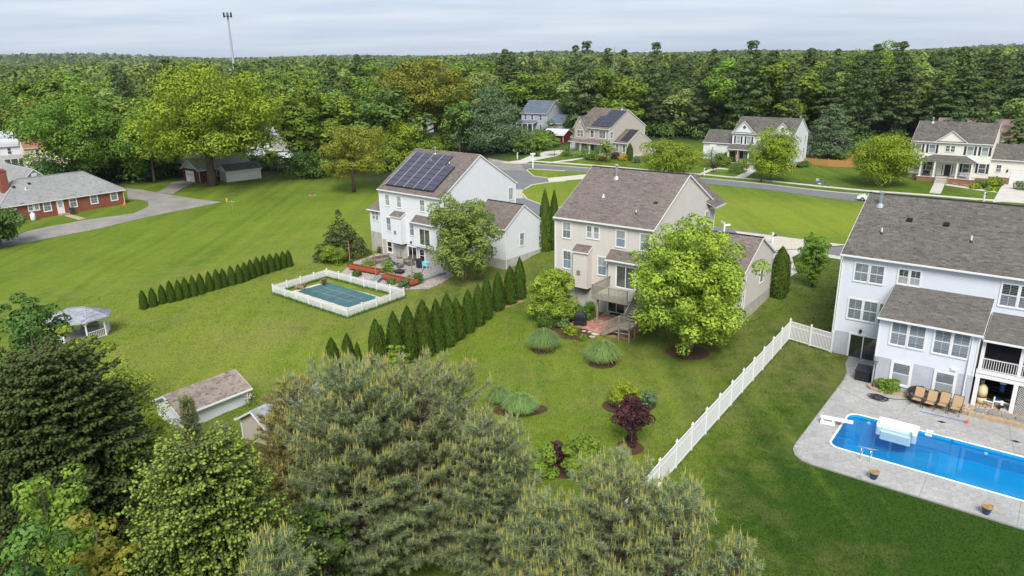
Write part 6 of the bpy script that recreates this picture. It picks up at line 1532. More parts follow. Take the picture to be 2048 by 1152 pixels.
for a, b in (((dx0, dy0), ((dx0 + dx1) / 2 - .1, dy0)), (((dx0 + dx1) / 2 - .1, dy0), (dx1 - .05, dy0)), ((dx0, -.62), (dx0, dy0))): baluster_rail(dk, a, b, dz + .03, .95, 'grey_wood', gap=.125, t=.032, cap=(.13, .04))
for x, y in ((dx0, dy0), ((dx0 + dx1) / 2 - .1, dy0), (dx1 - .05, dy0), (dx1 - .05, -2.0)): mb = MB(); mb.box(x - .05, y - .05, dz - .2, x + .05, y + .05, dz + 1.0); mb.build('rail_post', M['grey_wood'], dk)
# upper flight, landing, lower flight
def flight(p0, p1, n, w, sidez):
    p0, p1 = Vector(p0), Vector(p1); d = (p1 - p0); hd_ = Vector((d.x, d.y, 0)).normalized(); sd = Vector((-hd_.y, hd_.x, 0)) * (w / 2)
    run = Vector((d.x, d.y, 0)).length / n; ang_ = math.atan2(hd_.y, hd_.x)
    tr = MB(); tr.box(-.02, -w / 2, -.04, run + .02, w / 2, 0); me_ = tr.mesh('stair_tread', M['deck_wood'])
    for i in range(n):
        q = p0.lerp(p1, (i) / n); link('stair_tread', me_, dk, (q.x, q.y, p0.z + d.z * (i + .6) / n), (0, 0, ang_))
    for s in (-1, 1): mb = MB(); mb.bar(p0 + sd * s - Vector((0, 0, .12)), p1 + sd * s - Vector((0, 0, .05)), .04, .26); mb.build('stringer', M['grey_wood'], dk)
    for s in sidez: baluster_rail(dk, (p0 + sd * s)[:2], (p1 + sd * s)[:2], (p0.z, p1.z), .9, 'grey_wood', gap=.125, t=.032, cap=(.1, .04)); q = p1 + sd * s; mb = MB(); mb.box(q.x - .045, q.y - .045, q.z - .1, q.x + .045, q.y + .045, q.z + .95); mb.build('rail_post', M['grey_wood'], dk)
lz = 1.05
flight((10.45, -2.2, dz), (10.45, -4.4, lz), 9, 1.0, (-1, 1))
mb = MB(); mb.box(9.9, -5.5, lz - .2, 11.0, -4.35, lz - .04); mb.build('landing_frame', M['grey_wood'], dk)
for i in range(8): mb = MB(); mb.box(9.9, -5.49 + i * .142, lz - .035, 11.0, -5.36 + i * .142, lz); mb.build('deck_board', M['deck_wood'], dk)
for x, y in ((9.95, -5.45), (10.95, -5.45), (10.95, -4.4), (9.95, -4.4)): mb = MB(); mb.box(x - .05, y - .05, -.5, x + .05, y + .05, lz + (.95 if y < -5 else 0)); mb.build('deck_post', M['grey_wood'], dk)
baluster_rail(dk, (9.95, -5.45), (10.95, -5.45), lz, .9, 'grey_wood', gap=.125, t=.032, cap=(.1, .04))
mb = MB(); mb.box(9.85, -2.3, dz - .24, 11.0, -1.2, dz); mb.build('deck_step', M['deck_wood'], dk)
flight((9.9, -4.95, lz), (8.35, -4.95, -.02), 6, 1.0, (-1, 1))
mb = MB(); mb.bar((9.0, -5.3, .35), (11.0, -5.4, .5), .03, .12); mb.build('cross_brace', M['grey_wood'], dk)
# red paved patio under the deck
pt = thing('red_patio', None, None, mw(0, 0, MZ), MA, kind='structure'); poly = [(4.45, -4.75), (8.6, -5.35), (10.6, -4.9), (10.6, -.02), (5.9, -.02), (5.85, -3.3), (4.75, -3.75)]
mb = MB(); mb.prism(poly, -.25, .0); mb.build('patio_bed', M['soil'], pt)
pv = MB(); pv.box(-.145, -.145, -.02, .145, .145, .035); pv_me = pv.mesh('paver', M['paver']); rp = random.Random(4); k_ = 0
pmats = [plain('red_paver_%s' % w, c, .9, .2, var=.2, scale=6.0) for w, c in (('rose', (.40, .19, .145)), ('brick', (.34, .145, .11)), ('pale', (.46, .25, .20)), ('dusky', (.37, .18, .15)))]
pvm = []
for m_ in pmats: c = pv_me.copy(); c.materials[0] = m_; pvm.append(c)
pts_ = []
for i in range(22):
    for j in range(20):
        x, y = 4.4 + .30 * i + (.15 if j % 2 else 0), -5.3 + .30 * j
        if inside(poly, x, y): pts_.append((y, x))
pts_.sort(); rest = MB()
for k_, (y, x) in enumerate(pts_):
    if k_ < 300: link('paver', rp.choice(pvm), pt, (x, y, rp.uniform(-.004, .004)), (0, 0, rp.uniform(-.02, .02)))
    else: rest.box(x - .145, y - .145, -.02, x + .145, y + .145, .035)
if rest.v: tag(rest.build('paver_rest', M['paver'], pt), kind='stuff')
mb = MB(); mb.box(5.9, -.95, .03, 8.0, -.1, .12); mb.build('door_step', M['concrete'], pt); mb = MB(); mb.box(6.4, -.8, .12, 7.5, -.3, .135); mb.build('door_mat', M['black'], pt)
t = thing('covered_grill', 'barbecue under a black cover on the red patio', 'barbecue', mw(5.55, -4.5, MZ + .035), MA + .25)
mb = MB(); mb.v = []; 
secs = [(.56, .32, 0), (.52, .29, .45), (.55, .30, .82), (.46, .24, 1.05), (.28, .13, 1.18)]
for (a, b, z) in secs: mb.v += [(-a, -b * .9, z), (-a * .9, -b, z), (a * .9, -b, z), (a, -b * .9, z), (a, b * .9, z), (a * .9, b, z), (-a * .9, b, z), (-a, b * .9, z)]
for i in range(len(secs) - 1): mb.f += [(i * 8 + k, i * 8 + (k + 1) % 8, i * 8 + 8 + (k + 1) % 8, i * 8 + 8 + k) for k in range(8)]
mb.f.append(tuple(range(32, 40))); mb.mi = [0] * len(mb.f); mb.build('cover', M['black'], t)
mb = MB(); mb.box(-.3, -.34, .3, .3, -.30, .42); mb.build('strap', M['shutter'], t); mb = MB(); [mb.tube([(x - .02, y, .05), (x + .02, y, .05)], .05, 8) for x in (-.48, .48) for y in (-.24, .24)]; tag(mb.build('wheel', M['tyre'], t), kind='stuff')
st = thing('stepping_stones', 'pale flat stones laid between the mulch bed and the red patio', 'stepping stones')
for (px, py, r, m_) in ((1199, 661, .45, 'pale_concrete'), (1191, 668, .42, 'pale_concrete'), (1184, 674, .3, 'concrete'), (1204, 668, .3, 'concrete'), (1168, 663, .2, 'pale_concrete'), (1179, 664.5, .2, 'pale_concrete')):
    c = at(px, py); mb = MB(); mb.prism(oval((0, 0), r, r * .7, 8, .12, int(px)), -.03, .06); mb.build('stone', M[m_], st, loc=c)

# ------------------------------------------------------------------ left yard: rock garden, patio, covered pool (coordinates of the white house)
LA = R_(LEFT_YAW)
def lw(x, y, z=0.0): return left_w(x, y, z)
PZ = -.06
pt = thing('paved_terrace', None, None, lw(0, 0, PZ), LA, kind='structure')
rock = [(-.9, -.1), (-.6, -4.9), (1.9, -8.3), (8.9, -9.3), (13.3, -7.6), (14.9, -6.2), (14.5, -3.6), (13.8, -1.0), (11.3, 0)]
rb = drape('rock_bed', W2(lw, *rock), plain('gravel_ground', (.30, .265, .24), .95, .1, var=.3, scale=9.0, bump=.8, bscale=22), .03, step=1.0)
pebble_field(pt, rock, 5200, .05, .12, lambda x, y: tz(*lw(x, y)[:2]) + .02 - LEFT_O[2] - PZ, M['river_rock'], seed=11, name='river_rock')
terr_poly = [(1.2, -.05), (1.3, -5.6), (7.2, -6.4), (8.0, -6.6), (12.4, -6.3), (12.6, -1.2), (11.2, -.05)]
mb = MB(); mb.prism(terr_poly, -.6, .015); mb.build('terrace_bed', M['slate'], pt)
V = []; F = []; rng = np.random.default_rng(2)
for i in range(40):
    for j in range(24):
        x, y = 1.1 + .30 * i + (.15 if j % 2 else 0), -6.7 + .30 * j
        if all(inside(terr_poly, x + a, y + b_) for a in (-.13, .13) for b_ in (-.13, .13)):
            b = len(V); z = .03 + rng.uniform(0, .006)
            for zz in (z, 0): V += [(x - .143, y - .143, zz), (x + .143, y - .143, zz), (x + .143, y + .143, zz), (x - .143, y + .143, zz)]
            F += [(b, b + 1, b + 2, b + 3)] + [(b + 4 + k, b + 4 + (k + 1) % 4, b + (k + 1) % 4, b + k) for k in range(4)]
tag(link('paver', np_mesh('paver', np.array(V), np.array(F), M['grey_paver']), pt), kind='stuff')
for i, (x, y) in enumerate(((7.6, -7.1), (7.9, -7.7), (8.3, -8.3), (8.7, -8.9))): mb = MB(); mb.box(-.5, -.27, 0, .5, .27, .07); mb.build('path_slab', M['slate'], pt, loc=(x, y, -.02), rot=(0, 0, -.15))
def planter(x0, x1, y, tilt, label):
    t = thing('block_planter', label, 'planter', lw(x0, y, PZ), LA + tilt, 'rust red planters along the terrace')
    n = max(1, round((x1 - x0) / .4)); w = (x1 - x0) / n
    bl = MB(); bl.box(.006, 0, 0, w - .006, .2, .19); me_ = bl.mesh('block', M['planter'])
    for r in range(2):
        for i in range(n): link('block', me_, t, (w * i, 0 - (.01 if (i + r) % 2 else 0), -.08 + r * .2)); link('block', me_, t, (w * i, .75, -.08 + r * .2))
    mb = MB(); mb.box(.02, .2, -.05, x1 - x0 - .02, .75, .26); mb.build('soil', M['mulch'], t)
    mb = MB(); mb.box(-.12, 0, -.08, 0, .95, .32); mb.box(x1 - x0, 0, -.08, x1 - x0 + .12, .95, .32); mb.build('end_block', M['planter'], t); return t
planter(1.75, 6.6, -7.0, R_(7), 'rust red block planter near the tall juniper'); planter(8.1, 12.9, -7.15, R_(2), 'rust red block planter near the birch tree')
for (x, y, hh), l in zip(((-.5, -5.1, 2.6), (7.15, -7.3, 2.9), (5.35, -4.7, 2.6), (12.85, -6.75, 2.9)), ('brown wooden pole at the juniper corner of the terrace', 'brown wooden pole at the gap between the red planters', 'brown wooden pole in the middle of the terrace', 'brown wooden pole at the birch end of the red planter')):
    t = thing('wooden_pole', l, 'pole', lw(x, y, PZ - .3), LA, 'poles round the terrace'); mb = MB(); mb.tube([(0, 0, 0), (.02, 0, hh + .3)], [.07, .055], 8); mb.build('shaft', M['pole_wood'], t); mb = MB(); mb.tube([(0, -.08, hh + .15), (0, .08, hh + .15)], .012, 5); mb.build('hook', M['black'], t)
# terrace furniture
def wicker_block(x, y, rz, w, d, label, cat='sofa', back=True, arms=True, group=None):
    t = thing('wicker_' + cat, label, cat, lw(x, y, PZ + .035), LA + rz, group)
    mb = MB(); mb.box(-w / 2, -d / 2, 0, w / 2, d / 2, .32); mb.build('base', M['brown_wicker'], t)
    if back: mb = MB(); mb.box(-w / 2, d / 2 - .14, .32, w / 2, d / 2, .78); mb.build('backrest', M['brown_wicker'], t)
    if arms:
        for s in (-1, 1): mb = MB(); mb.box(s * w / 2 - (.14 if s > 0 else 0), -d / 2, .32, s * w / 2 + (.14 if s < 0 else 0), d / 2 - .14, .56); mb.build('armrest', M['brown_wicker'], t)
    n = max(1, round(w / .65)); cw_ = (w - .3) / n
    for i in range(n): mb = MB(); mb.box(-w / 2 + .15 + cw_ * i + .01, -d / 2 + .02, .32, -w / 2 + .15 + cw_ * (i + 1) - .01, d / 2 - .15, .43); mb.build('cushion', M['cushion'], t)
    return t
wicker_block(3.2, -3.0, R_(70), 2.2, .85, 'long grey-brown wicker sofa nearest the juniper on the terrace'); wicker_block(5.0, -3.2, R_(95), .85, .8, 'grey-brown wicker armchair between the sofa and the dining table', 'armchair'); wicker_block(6.6, -1.6, R_(-20), 1.7, .8, 'grey-brown wicker sofa beside the sliding door')
wicker_block(6.9, -3.3, 0, .6, .6, 'square wicker stool at the low table', 'stool', False, False)
t = thing('patio_table', 'low grey table set among the wicker seats', 'table', lw(6.0, -2.8, PZ + .035), LA); mb = MB(); mb.box(-.7, -.45, .52, .7, .45, .57); mb.build('table_top', M['slate'], t); mb = MB(); [mb.box(x - .04, y - .04, 0, x + .04, y + .04, .52) for x in (-.6, .6) for y in (-.38, .38)]; tag(mb.build('leg', M['brown_wicker'], t), kind='stuff')
t = thing('fire_pit', 'square black fire pit table in front of the wicker seats', 'fire pit', lw(8.6, -4.9, PZ + .035), LA + .3)
mb = MB(); mb.box(-.38, -.38, .08, .38, .38, .30); mb.build('bowl', M['black'], t); mb = MB(); mb.box(-.55, -.55, .30, .55, .55, .35); mb.build('rim', M['black'], t); mb = MB(); [mb.box(x - .05, y - .05, 0, x + .05, y + .05, .3) for x in (-.36, .36) for y in (-.36, .36)]; tag(mb.build('leg', M['black'], t), kind='stuff'); mb = MB(); mb.lathe([(.3, .35), (.2, .42), (.02, .46)], (0, 0, 0), 10); mb.build('lid', M['black'], t)
t = thing('covered_grill', 'large black covered grill by the white house wall', 'barbecue', lw(8.75, -1.75, PZ + .035), LA + .1)
mb = MB(); mb.lathe([(.5, 0), (.47, .4), (.52, .85), (.42, 1.05), (.2, 1.12)], (0, 0, 0), 10, 1.15, .65); mb.build('cover', M['black'], t); mb = MB(); mb.box(.15, -.2, 1.05, .4, .1, 1.22); mb.build('chimney_hood', M['black'], t)
t = thing('cool_box', 'pale cyan cooler cart beside the covered grill', 'cooler', lw(9.75, -1.7, PZ + .035), LA); mb = MB(); mb.box(-.4, -.25, .4, .4, .25, .78); mb.build('body', M['cyan'], t); mb = MB(); mb.box(-.42, -.27, .78, .42, .27, .86); mb.build('lid', M['cyan'], t); mb = MB(); [mb.box(x - .03, y - .03, 0, x + .03, y + .03, .4) for x in (-.36, .36) for y in (-.2, .2)]; tag(mb.build('leg', M['trim'], t), kind='stuff')
t = thing('hammock_stand', 'curved black hammock stand at the edge of the terrace', 'stand', lw(10.7, -3.9, PZ + .035), LA); mb = MB(); mb.tube([(-.9, 0, .04), (-.3, 0, .03), (.3, 0, .1), (.75, 0, .45), (1.0, 0, .9)], .04, 7); mb.build('arc', M['black'], t); mb = MB(); mb.tube([(-.3, -.6, .03), (-.3, .6, .03)], .04, 7); mb.build('foot', M['black'], t)
t = thing('log_rack', 'small black log rack against the white house foundation', 'rack', lw(3.55, -.5, PZ + .035), LA)
for x in (-.35, .35): mb = MB(); mb.tube([(x, 0, 0), (x, 0, 1.0)], .02, 6); mb.build('upright', M['black'], t)
mb = MB(); mb.tube([(-.35, 0, .95), (.35, 0, .95)], .02, 6); mb.tube([(-.35, 0, .1), (.35, 0, .1)], .02, 6); mb.build('crossbar', M['black'], t); mb = MB(); [mb.tube([(-.3 + .15 * i, -.2, .2), (-.3 + .15 * i, .2, .2)], .06, 7) for i in range(5)]; tag(mb.build('log', M['pole_wood'], t), kind='stuff')

# covered pool
cp = thing('covered_pool', 'swimming pool under a taut blue-green cover inside the white picket fence', 'pool', lw(0, 0, -.62), LA)
cpz = -.02
mb = MB(); d_out = rounded(2.75, 13.3, -16.3, -10.55, .4, 5); cov = rounded(3.5, 12.3, -15.45, -11.4, .25, 4)
me = ring_mesh(d_out, cov, -.3, .02); me.materials.append(M['pale_concrete']); me.name = 'concrete_surround'; link('concrete_surround', me, cp)
mb = MB(); nx_c, ny_c = 12, 6
for i in range(nx_c):
    for j in range(ny_c):
        P = []
        for (a, b) in ((i, j), (i + 1, j), (i + 1, j + 1), (i, j + 1)):
            u_, v_ = a / nx_c, b / ny_c; P.append((3.45 + 8.9 * u_, -15.5 + 4.15 * v_, .075 - .09 * math.sin(PI * u_) * math.sin(PI * v_)))
        mb.quad(*P)
mb.build('cover', M['cover'], cp, True)
mb = MB()
for i in range(1, 6): mb.bar((3.45 + 8.9 * i / 6, -15.75, .085 - .06), (3.45 + 8.9 * i / 6, -11.1, .085 - .06), .05, .05)
for j in range(1, 3): mb.bar((3.2, -15.5 + 4.15 * j / 3, .03), (12.6, -15.5 + 4.15 * j / 3, .03), .05, .05)
tag(mb.build('strap', M['slate'], cp), kind='stuff')
for i, (x, y, a) in enumerate(((3.1, -14.9, .4), (3.6, -12.1, -.5))):
    t = thing('sun_lounger', ('brown adjustable lounger at the corner of the pool cover nearest the small hedge', 'brown folded lounger at the corner of the pool cover nearest the terrace')[i], 'lounger', lw(x, y, -.58), LA + a, 'brown loungers by the covered pool')
    mb = MB(); mb.bar((-.6, 0, .34), (.5, 0, .34), .55, .06); mb.build('seat', M['pole_wood'], t); mb = MB(); mb.bar((.5, 0, .34), (.95, 0, .95), .55, .06); mb.build('backrest', M['pole_wood'], t)
    for x_ in (-.5, .45):
        for y_ in (-.24, .24): mb = MB(); mb.box(x_ - .035, y_ - .035, 0, x_ + .035, y_ + .035, .34); mb.build('leg', M['pole_wood'], t)
    for y_ in (-.3, .3): mb = MB(); mb.bar((-.2, y_, .55), (.7, y_, .6), .05, .05); mb.bar((-.15, y_, .34), (-.15, y_, .55), .05, .05); mb.build('armrest', M['pole_wood'], t)
pf = thing('picket_fence', 'white picket fence round the covered pool', 'fence')
pk = MB(); pk.vprism([(-.042, .06), (.042, .06), (.042, .98), (0, 1.06), (-.042, .98)], -.01, .01); pk_me = pk.mesh('picket', M['trim'])
po = MB(); po.box(-.06, -.06, -.2, .06, .06, 1.10); po.box(-.085, -.085, 1.10, .085, .085, 1.13); po.lathe([(.06, 1.13), (.0, 1.2)], (0, 0, 0), 4); po_me = po.mesh('post', M['trim'])
cn = [lw(1.75, -17.5), lw(14.85, -17.4), lw(14.75, -9.75), lw(1.75, -10.25)]
for a, b, n in ((cn[0], cn[1], 6), (cn[1], cn[2], 4), (cn[2], cn[3], 6), (cn[3], cn[0], 4)):
    ang_ = math.atan2((b - a).y, (b - a).x); P = [a.lerp(b, i / n) for i in range(n + 1)]
    for p, q in zip(P[:-1], P[1:]):
        z0, z1 = tz(p.x, p.y), tz(q.x, q.y); link('post', po_me, pf, (p.x, p.y, z0), (0, 0, ang_)); mb = MB()
        for z in (.24, .80): mb.bar((p.x, p.y, z0 + z), (q.x, q.y, z1 + z), .04, .08)
        tag(mb.build('rail', M['trim'], pf), kind='stuff'); m_ = 14
        for i in range(m_): t_ = (i + .7) / (m_ + .4); link('picket', pk_me, pf, (p.x + (q.x - p.x) * t_, p.y + (q.y - p.y) * t_, z0 + (z1 - z0) * t_), (0, 0, ang_))

# ------------------------------------------------------------------ street things
def mailbox(px, py, rz, label):
    p = at(px, py); t = thing('mailbox', label, 'mailbox', p, rz, 'white post mailboxes')
    mb = MB(); mb.box(-.09, -.09, -.2, .09, .09, 1.45); mb.box(-.13, -.13, 1.45, .13, .13, 1.5); mb.lathe([(.11, 1.5), (.0, 1.62)], (0, 0, 0), 4); mb.box(-.06, -.06, .95, .35, .06, 1.03); mb.build('post', M['trim'], t)
    mb = MB(); mb.vprism([(-.1, 0), (.1, 0), (.1, .14), (.06, .22), (-.06, .22), (-.1, .14)], -.26, .26); mb.build('box', M['black'], t, loc=(.24, 0, 1.05), rot=(0, 0, PI / 2)); return t
mailbox(1544, 489, .3, 'white post mailbox at the pale driveway by the beige house garage'); mailbox(1035, 318.5, 2.6, 'white post mailbox at the end of the taupe house driveway'); mailbox(1408, 351.5, .3, 'white post mailbox at the walk of the white house with twin gables'); mailbox(1967, 403, .3, 'white post mailbox at the driveway of the cream house')
p = at(1066, 337); t = thing('street_sign_post', 'tall white post with a small cap on the grass corner island', 'post', p); hh = hgt(p, 1066, 309); mb = MB(); mb.box(-.12, -.12, -.2, .12, .12, hh); mb.build('post', M['trim'], t); mb = MB(); mb.box(-.55, -.06, hh, .55, .06, hh + .28); mb.box(-.14, -.14, hh + .28, .14, .14, hh + .36); mb.build('sign_blade', M['trim'], t)
p = at(1447, 475); t = thing('street_sign_post', 'white post with two street name blades beyond the beige house', 'post', p, .3); hh = hgt(p, 1447, 447); mb = MB(); mb.box(-.1, -.1, -.2, .1, .1, hh); mb.build('post', M['trim'], t); mb = MB(); mb.box(0, -.03, hh - .35, .9, .03, hh - .1); mb.build('sign_blade', M['trim'], t); mb = MB(); mb.box(-.03, -.1, hh - .05, .03, .85, hh + .2); mb.build('sign_blade', M['trim'], t)
p = at(1522, 364); t = thing('street_lamp', 'slim black street lamp beside the round street tree', 'street lamp', p); hh = hgt(p, 1527, 300); mb = MB(); mb.lathe([(.16, 0), (.14, .5), (.06, .6), (.05, hh - .5)], (0, 0, 0), 8); mb.build('pole', M['black'], t); mb = MB(); mb.lathe([(.12, hh - .5), (.2, hh - .1), (.24, hh - .08), (.03, hh + .12)], (0, 0, 0), 8); mb.build('lantern', M['black'], t)
for (px, py, w, hh, mt, l, nm) in ((1640, 371, 1.5, .8, 'green_box', 'green utility cabinet on the grass beside the pavement', 'utility_box'), (1634, 370, .45, 1.1, 'white_metal', 'grey leaning utility pedestal beside the green cabinet', 'utility_pedestal'), (1657, 373.5, .25, .9, 'green_box', 'thin green marker post by the utility cabinet', 'marker_post')):
    p = at(px, py); t = thing(nm, l, 'utility box', p, R_(-38)); mb = MB(); mb.box(-w / 2, -.35 if w > 1 else -w / 2, -.1, w / 2, .35 if w > 1 else w / 2, hh); mb.build('housing', M[mt], t); mb = MB(); mb.box(-w * .52, -.38 if w > 1 else -w * .54, hh, w * .52, .38 if w > 1 else w * .54, hh + .07); mb.build('lid', M[mt], t)
    if w > 1: mb = MB(); mb.box(-.2, -.37, .3, .2, -.351, .5); mb.build('notice_plate', M['trim'], t)
# basketball hoop
p = H4.matrix_basis @ Vector((-4.2, -1.0, -.2)); t = thing('basketball_hoop', 'basketball hoop on a black pole before the white garage', 'basketball hoop', p, R_(-38))
mb = MB(); mb.tube([(0, 0, -.4), (0, 0, 2.6), (0, .5, 3.1)], .08, 8); mb.build('pole', M['black'], t); mb = MB(); mb.box(-.8, .5, 2.7, .8, .55, 3.75); mb.build('backboard', M['cream_siding'], t); mb = MB(); mb.box(-.4, .0, -.5, .4, .5, -.2); mb.build('base', M['black'], t)
mb = MB(); pts = [(.23 * math.cos(a * PI / 8), .8 + .23 * math.sin(a * PI / 8), 3.0) for a in range(17)]; mb.tube(pts, .02, 5); mb.build('ring', M['orange'], t)
# flag on the porch
p = H4.matrix_basis @ Vector((2.35, -2.35, 1.9)); t = thing('flag', 'striped red and white flag with a blue corner hanging on the white porch', 'flag', p, R_(-38))
mb = MB(); mb.tube([(0, .2, .3), (0, -.7, .9)], .02, 6); mb.build('staff', M['trim'], t)
fm = MB()
for i in range(7): fm.m = i % 2; fm.quad((-.28 + .08 * i, -.5 + .04 * (i % 2), -.9), (-.20 + .08 * i, -.5 + .04 * ((i + 1) % 2), -.9), (-.20 + .08 * i, -.55, .62), (-.28 + .08 * i, -.55, .62))
fm.build('cloth', [plain('flag_red', (.38, .03, .05), .8), M['trim']], t); mb = MB(); mb.quad((-.28, -.57, .1), (0, -.57, .1), (0, -.57, .62), (-.28, -.57, .62)); mb.build('canton', M['shutter'], t)

def car(p, rz, label, mat='car_white', kind='suv', name='parked_car'):
    t = thing(name, label, 'car', p, rz); L_c, W_c = 4.5, 1.8
    mb = MB(); prof = [(-2.25, .35), (-2.25, .8), (-2.1, .95), (-1.0, 1.05), (1.6, 1.0), (2.15, .85), (2.25, .6), (2.25, .35)]
    mb.vprism(prof, -W_c / 2, W_c / 2); mb.build('body', M[mat], t)
    mb = MB(); top = [(-1.9, .95), (-1.5, 1.6), (.2, 1.62), (1.1, 1.02)] if kind == 'suv' else [(-.3, 1.0), (-.1, 1.7), (.75, 1.7), (1.3, 1.02)]
    mb.vprism(top, -W_c / 2 + .12, W_c / 2 - .12); c = mb.build('cabin', M[mat], t)
    g = MB(); a = [(x * .93 + (.0), z + (.02 if z < 1.3 else -.08)) for x, z in top]; g.vprism(a, -W_c / 2 + .11, W_c / 2 - .11); g.build('side_window', M['room'], c)
    g = MB(); g.bar((top[2][0] + .1, 0, top[2][1] - .08), (top[3][0] - .05, 0, top[3][1] + .08), W_c - .45, .06); g.build('windscreen', M['room'], c)
    w = MB(); w.tube([(0, -.11, 0), (0, .11, 0)], .34, 14); w_me = w.mesh('wheel', M['tyre']); hb = MB(); hb.tube([(0, -.125, 0), (0, .125, 0)], .2, 10); h_me = hb.mesh('hub', M['metal'])
    for x in (-1.4, 1.4):
        for y in (-.82, .82): o = link('wheel', w_me, t, (x, y, .34)); link('hub', h_me, o)
    for y in (-.65, .65): mb = MB(); mb.box(2.2, y - .18, .62, 2.27, y + .18, .78); mb.build('headlight', M['blind'], t); mb = MB(); mb.box(-2.27, y - .14, .6, -2.24, y + .14, .85); mb.build('tail_light', M['orange'], t)
    return t
p = at(1735, 404); car((p.x + 1.0, p.y + .4, p.z + .03), R_(142), 'white car on the street, half hidden by the blue-grey house roof')
p = at(550, 328); car((p.x, p.y, p.z), R_(-25), 'white pickup parked before the cottage by the far lawn', kind='pickup', name='pickup_truck')
p = at(524, 326); car((p.x, p.y + 2, p.z), R_(-30), 'white van body behind the brush pile, left of the pickup', name='parked_van')
p = at(548, 316); car((p.x, p.y + 2, p.z), R_(200), 'dark red car in front of the white cottage wall', 'red_barn')
p = at(1010, 300); car((p.x, p.y, p.z), R_(170), 'dark car parked under the big pine on the lawn', 'car_black', 'pickup')
p = at(510, 330); t = thing('trailer', 'black box trailer behind the brush pile', 'trailer', p, .3); mb = MB(); mb.box(-2, -1, .5, 2, 1, 2.2); mb.build('box', M['black'], t); mb = MB(); [mb.tube([(0, y - .1, .35), (0, y + .1, .35)], .35, 10) for y in (-1, 1)]; tag(mb.build('wheel', M['tyre'], t), kind='stuff')
p = at(582, 324); t = thing('boat', 'small boat under a white and dark cover by the far lawn', 'boat', p, .35)
mb = MB(); b = 0
for x, w, z0, z1 in ((-2.4, .85, .5, 1.2), (0, .95, .45, 1.25), (1.6, .7, .5, 1.35), (2.7, .05, .95, 1.5)): mb.v += [(x, -w, z1), (x, -w * .5, z0), (x, w * .5, z0), (x, w, z1)]
for i in range(3): mb.f += [(i * 4 + k, i * 4 + k + 1, i * 4 + 5 + k, i * 4 + 4 + k) for k in range(3)]
mb.f.append((0, 1, 2, 3)); mb.mi = [0] * len(mb.f); mb.build('hull', M['shutter'], t)
mb = MB(); mb.v = [(-2.4, -.85, 1.2), (-2.4, .85, 1.2), (-1.5, 0, 1.75), (.4, 0, 1.8), (.4, -.92, 1.26), (.4, .92, 1.26), (2.7, 0, 1.5)]; mb.f = [(0, 4, 3, 2), (1, 2, 3, 5), (0, 2, 1), (4, 6, 3), (5, 3, 6)]; mb.mi = [0] * 5; mb.build('cover', M['trim'], t)
mb = MB(); [mb.tube([(-.6, y - .1, .3), (-.6, y + .1, .3)], .3, 10) for y in (-.8, .8)]; mb.bar((-2, 0, .4), (3.2, 0, .4), .1, .1); tag(mb.build('trailer_wheel', M['tyre'], t), kind='stuff')
p = at(556, 342); t = thing('lawn_tractor', 'small black riding mower and cart by the far drive', 'mower', p, .2); mb = MB(); mb.box(-.9, -.45, .25, .4, .45, .6); mb.build('body', M['black'], t); mb = MB(); mb.box(-.5, -.3, .6, -.05, .3, 1.0); mb.build('seat', M['black'], t); mb = MB(); mb.box(.9, -.6, .3, 2.1, .6, .8); mb.build('cart', M['black'], t); mb = MB(); [mb.tube([(x, y - .1, .28), (x, y + .1, .28)], .28, 10) for x in (-.7, .3, 1.5) for y in (-.5, .5)]; tag(mb.build('wheel', M['tyre'], t), kind='stuff')
# beside the brick building
p = Vector((-80.03, 116.04, -1.0)); BB = frame(p, 51.8)
q = BB(1.7, -1.1); t = thing('gas_tank', 'white propane tank against the red brick wall', 'gas tank', (q.x, q.y, tz(q.x, q.y)), 0); mb = MB(); mb.lathe([(.28, 0), (.38, .12), (.38, 1.05), (.28, 1.2), (.1, 1.24)], (0, 0, 0), 14); mb.build('tank', M['trim'], t, True); mb = MB(); mb.lathe([(.16, 1.2), (.16, 1.38), (.1, 1.4)], (0, 0, 0), 10); mb.build('valve_hood', M['trim'], t)
q = BB(7.7, -1.2); t = thing('wheelie_bin', 'dark green wheeled bin beside the steps of the brick building', 'bin', (q.x, q.y, tz(q.x, q.y)), R_(51)); mb = MB(); mb.v = [(-.26, -.3, 0), (.26, -.3, 0), (.26, .3, 0), (-.26, .3, 0), (-.33, -.38, 1.05), (.33, -.38, 1.05), (.33, .38, 1.05), (-.33, .38, 1.05)]; mb.f = [(0, 3, 2, 1), (4, 5, 6, 7), (0, 1, 5, 4), (1, 2, 6, 5), (2, 3, 7, 6), (3, 0, 4, 7)]; mb.mi = [0] * 6; mb.build('body', plain('dark_green_plastic', (.02, .05, .045), .5, .4), t); mb = MB(); mb.box(-.36, -.41, 1.05, .36, .41, 1.13); mb.build('lid', M['black'], t); mb = MB(); mb.tube([(-.3, .34, .1), (.3, .34, .1)], .1, 8); mb.build('wheel', M['tyre'], t)
q = BB(16.4, -1.0); t = thing('traffic_cone', 'orange cone leaning at the corner of the brick wall', 'cone', (q.x, q.y, tz(q.x, q.y))); mb = MB(); mb.lathe([(.2, 0), (.18, .04), (.04, .6)], (0, 0, 0), 10); mb.build('cone', M['orange'], t); mb = MB(); mb.box(-.25, -.25, 0, .25, .25, .035); mb.build('foot', M['orange'], t)
p = at(454, 404); t = thing('fire_hydrant', 'small yellow hydrant where the drive meets the lawn', 'hydrant', p); mb = MB(); mb.lathe([(.16, 0), (.13, .08), (.13, .5), (.17, .52), (.14, .6), (.04, .72)], (0, 0, 0), 10); mb.build('barrel', plain('hydrant_yellow', (.6, .36, .04), .5), t); mb = MB(); mb.tube([(-.22, 0, .4), (.22, 0, .4)], .06, 8); mb.build('nozzle', plain('hydrant_cap', (.5, .3, .05), .5), t)
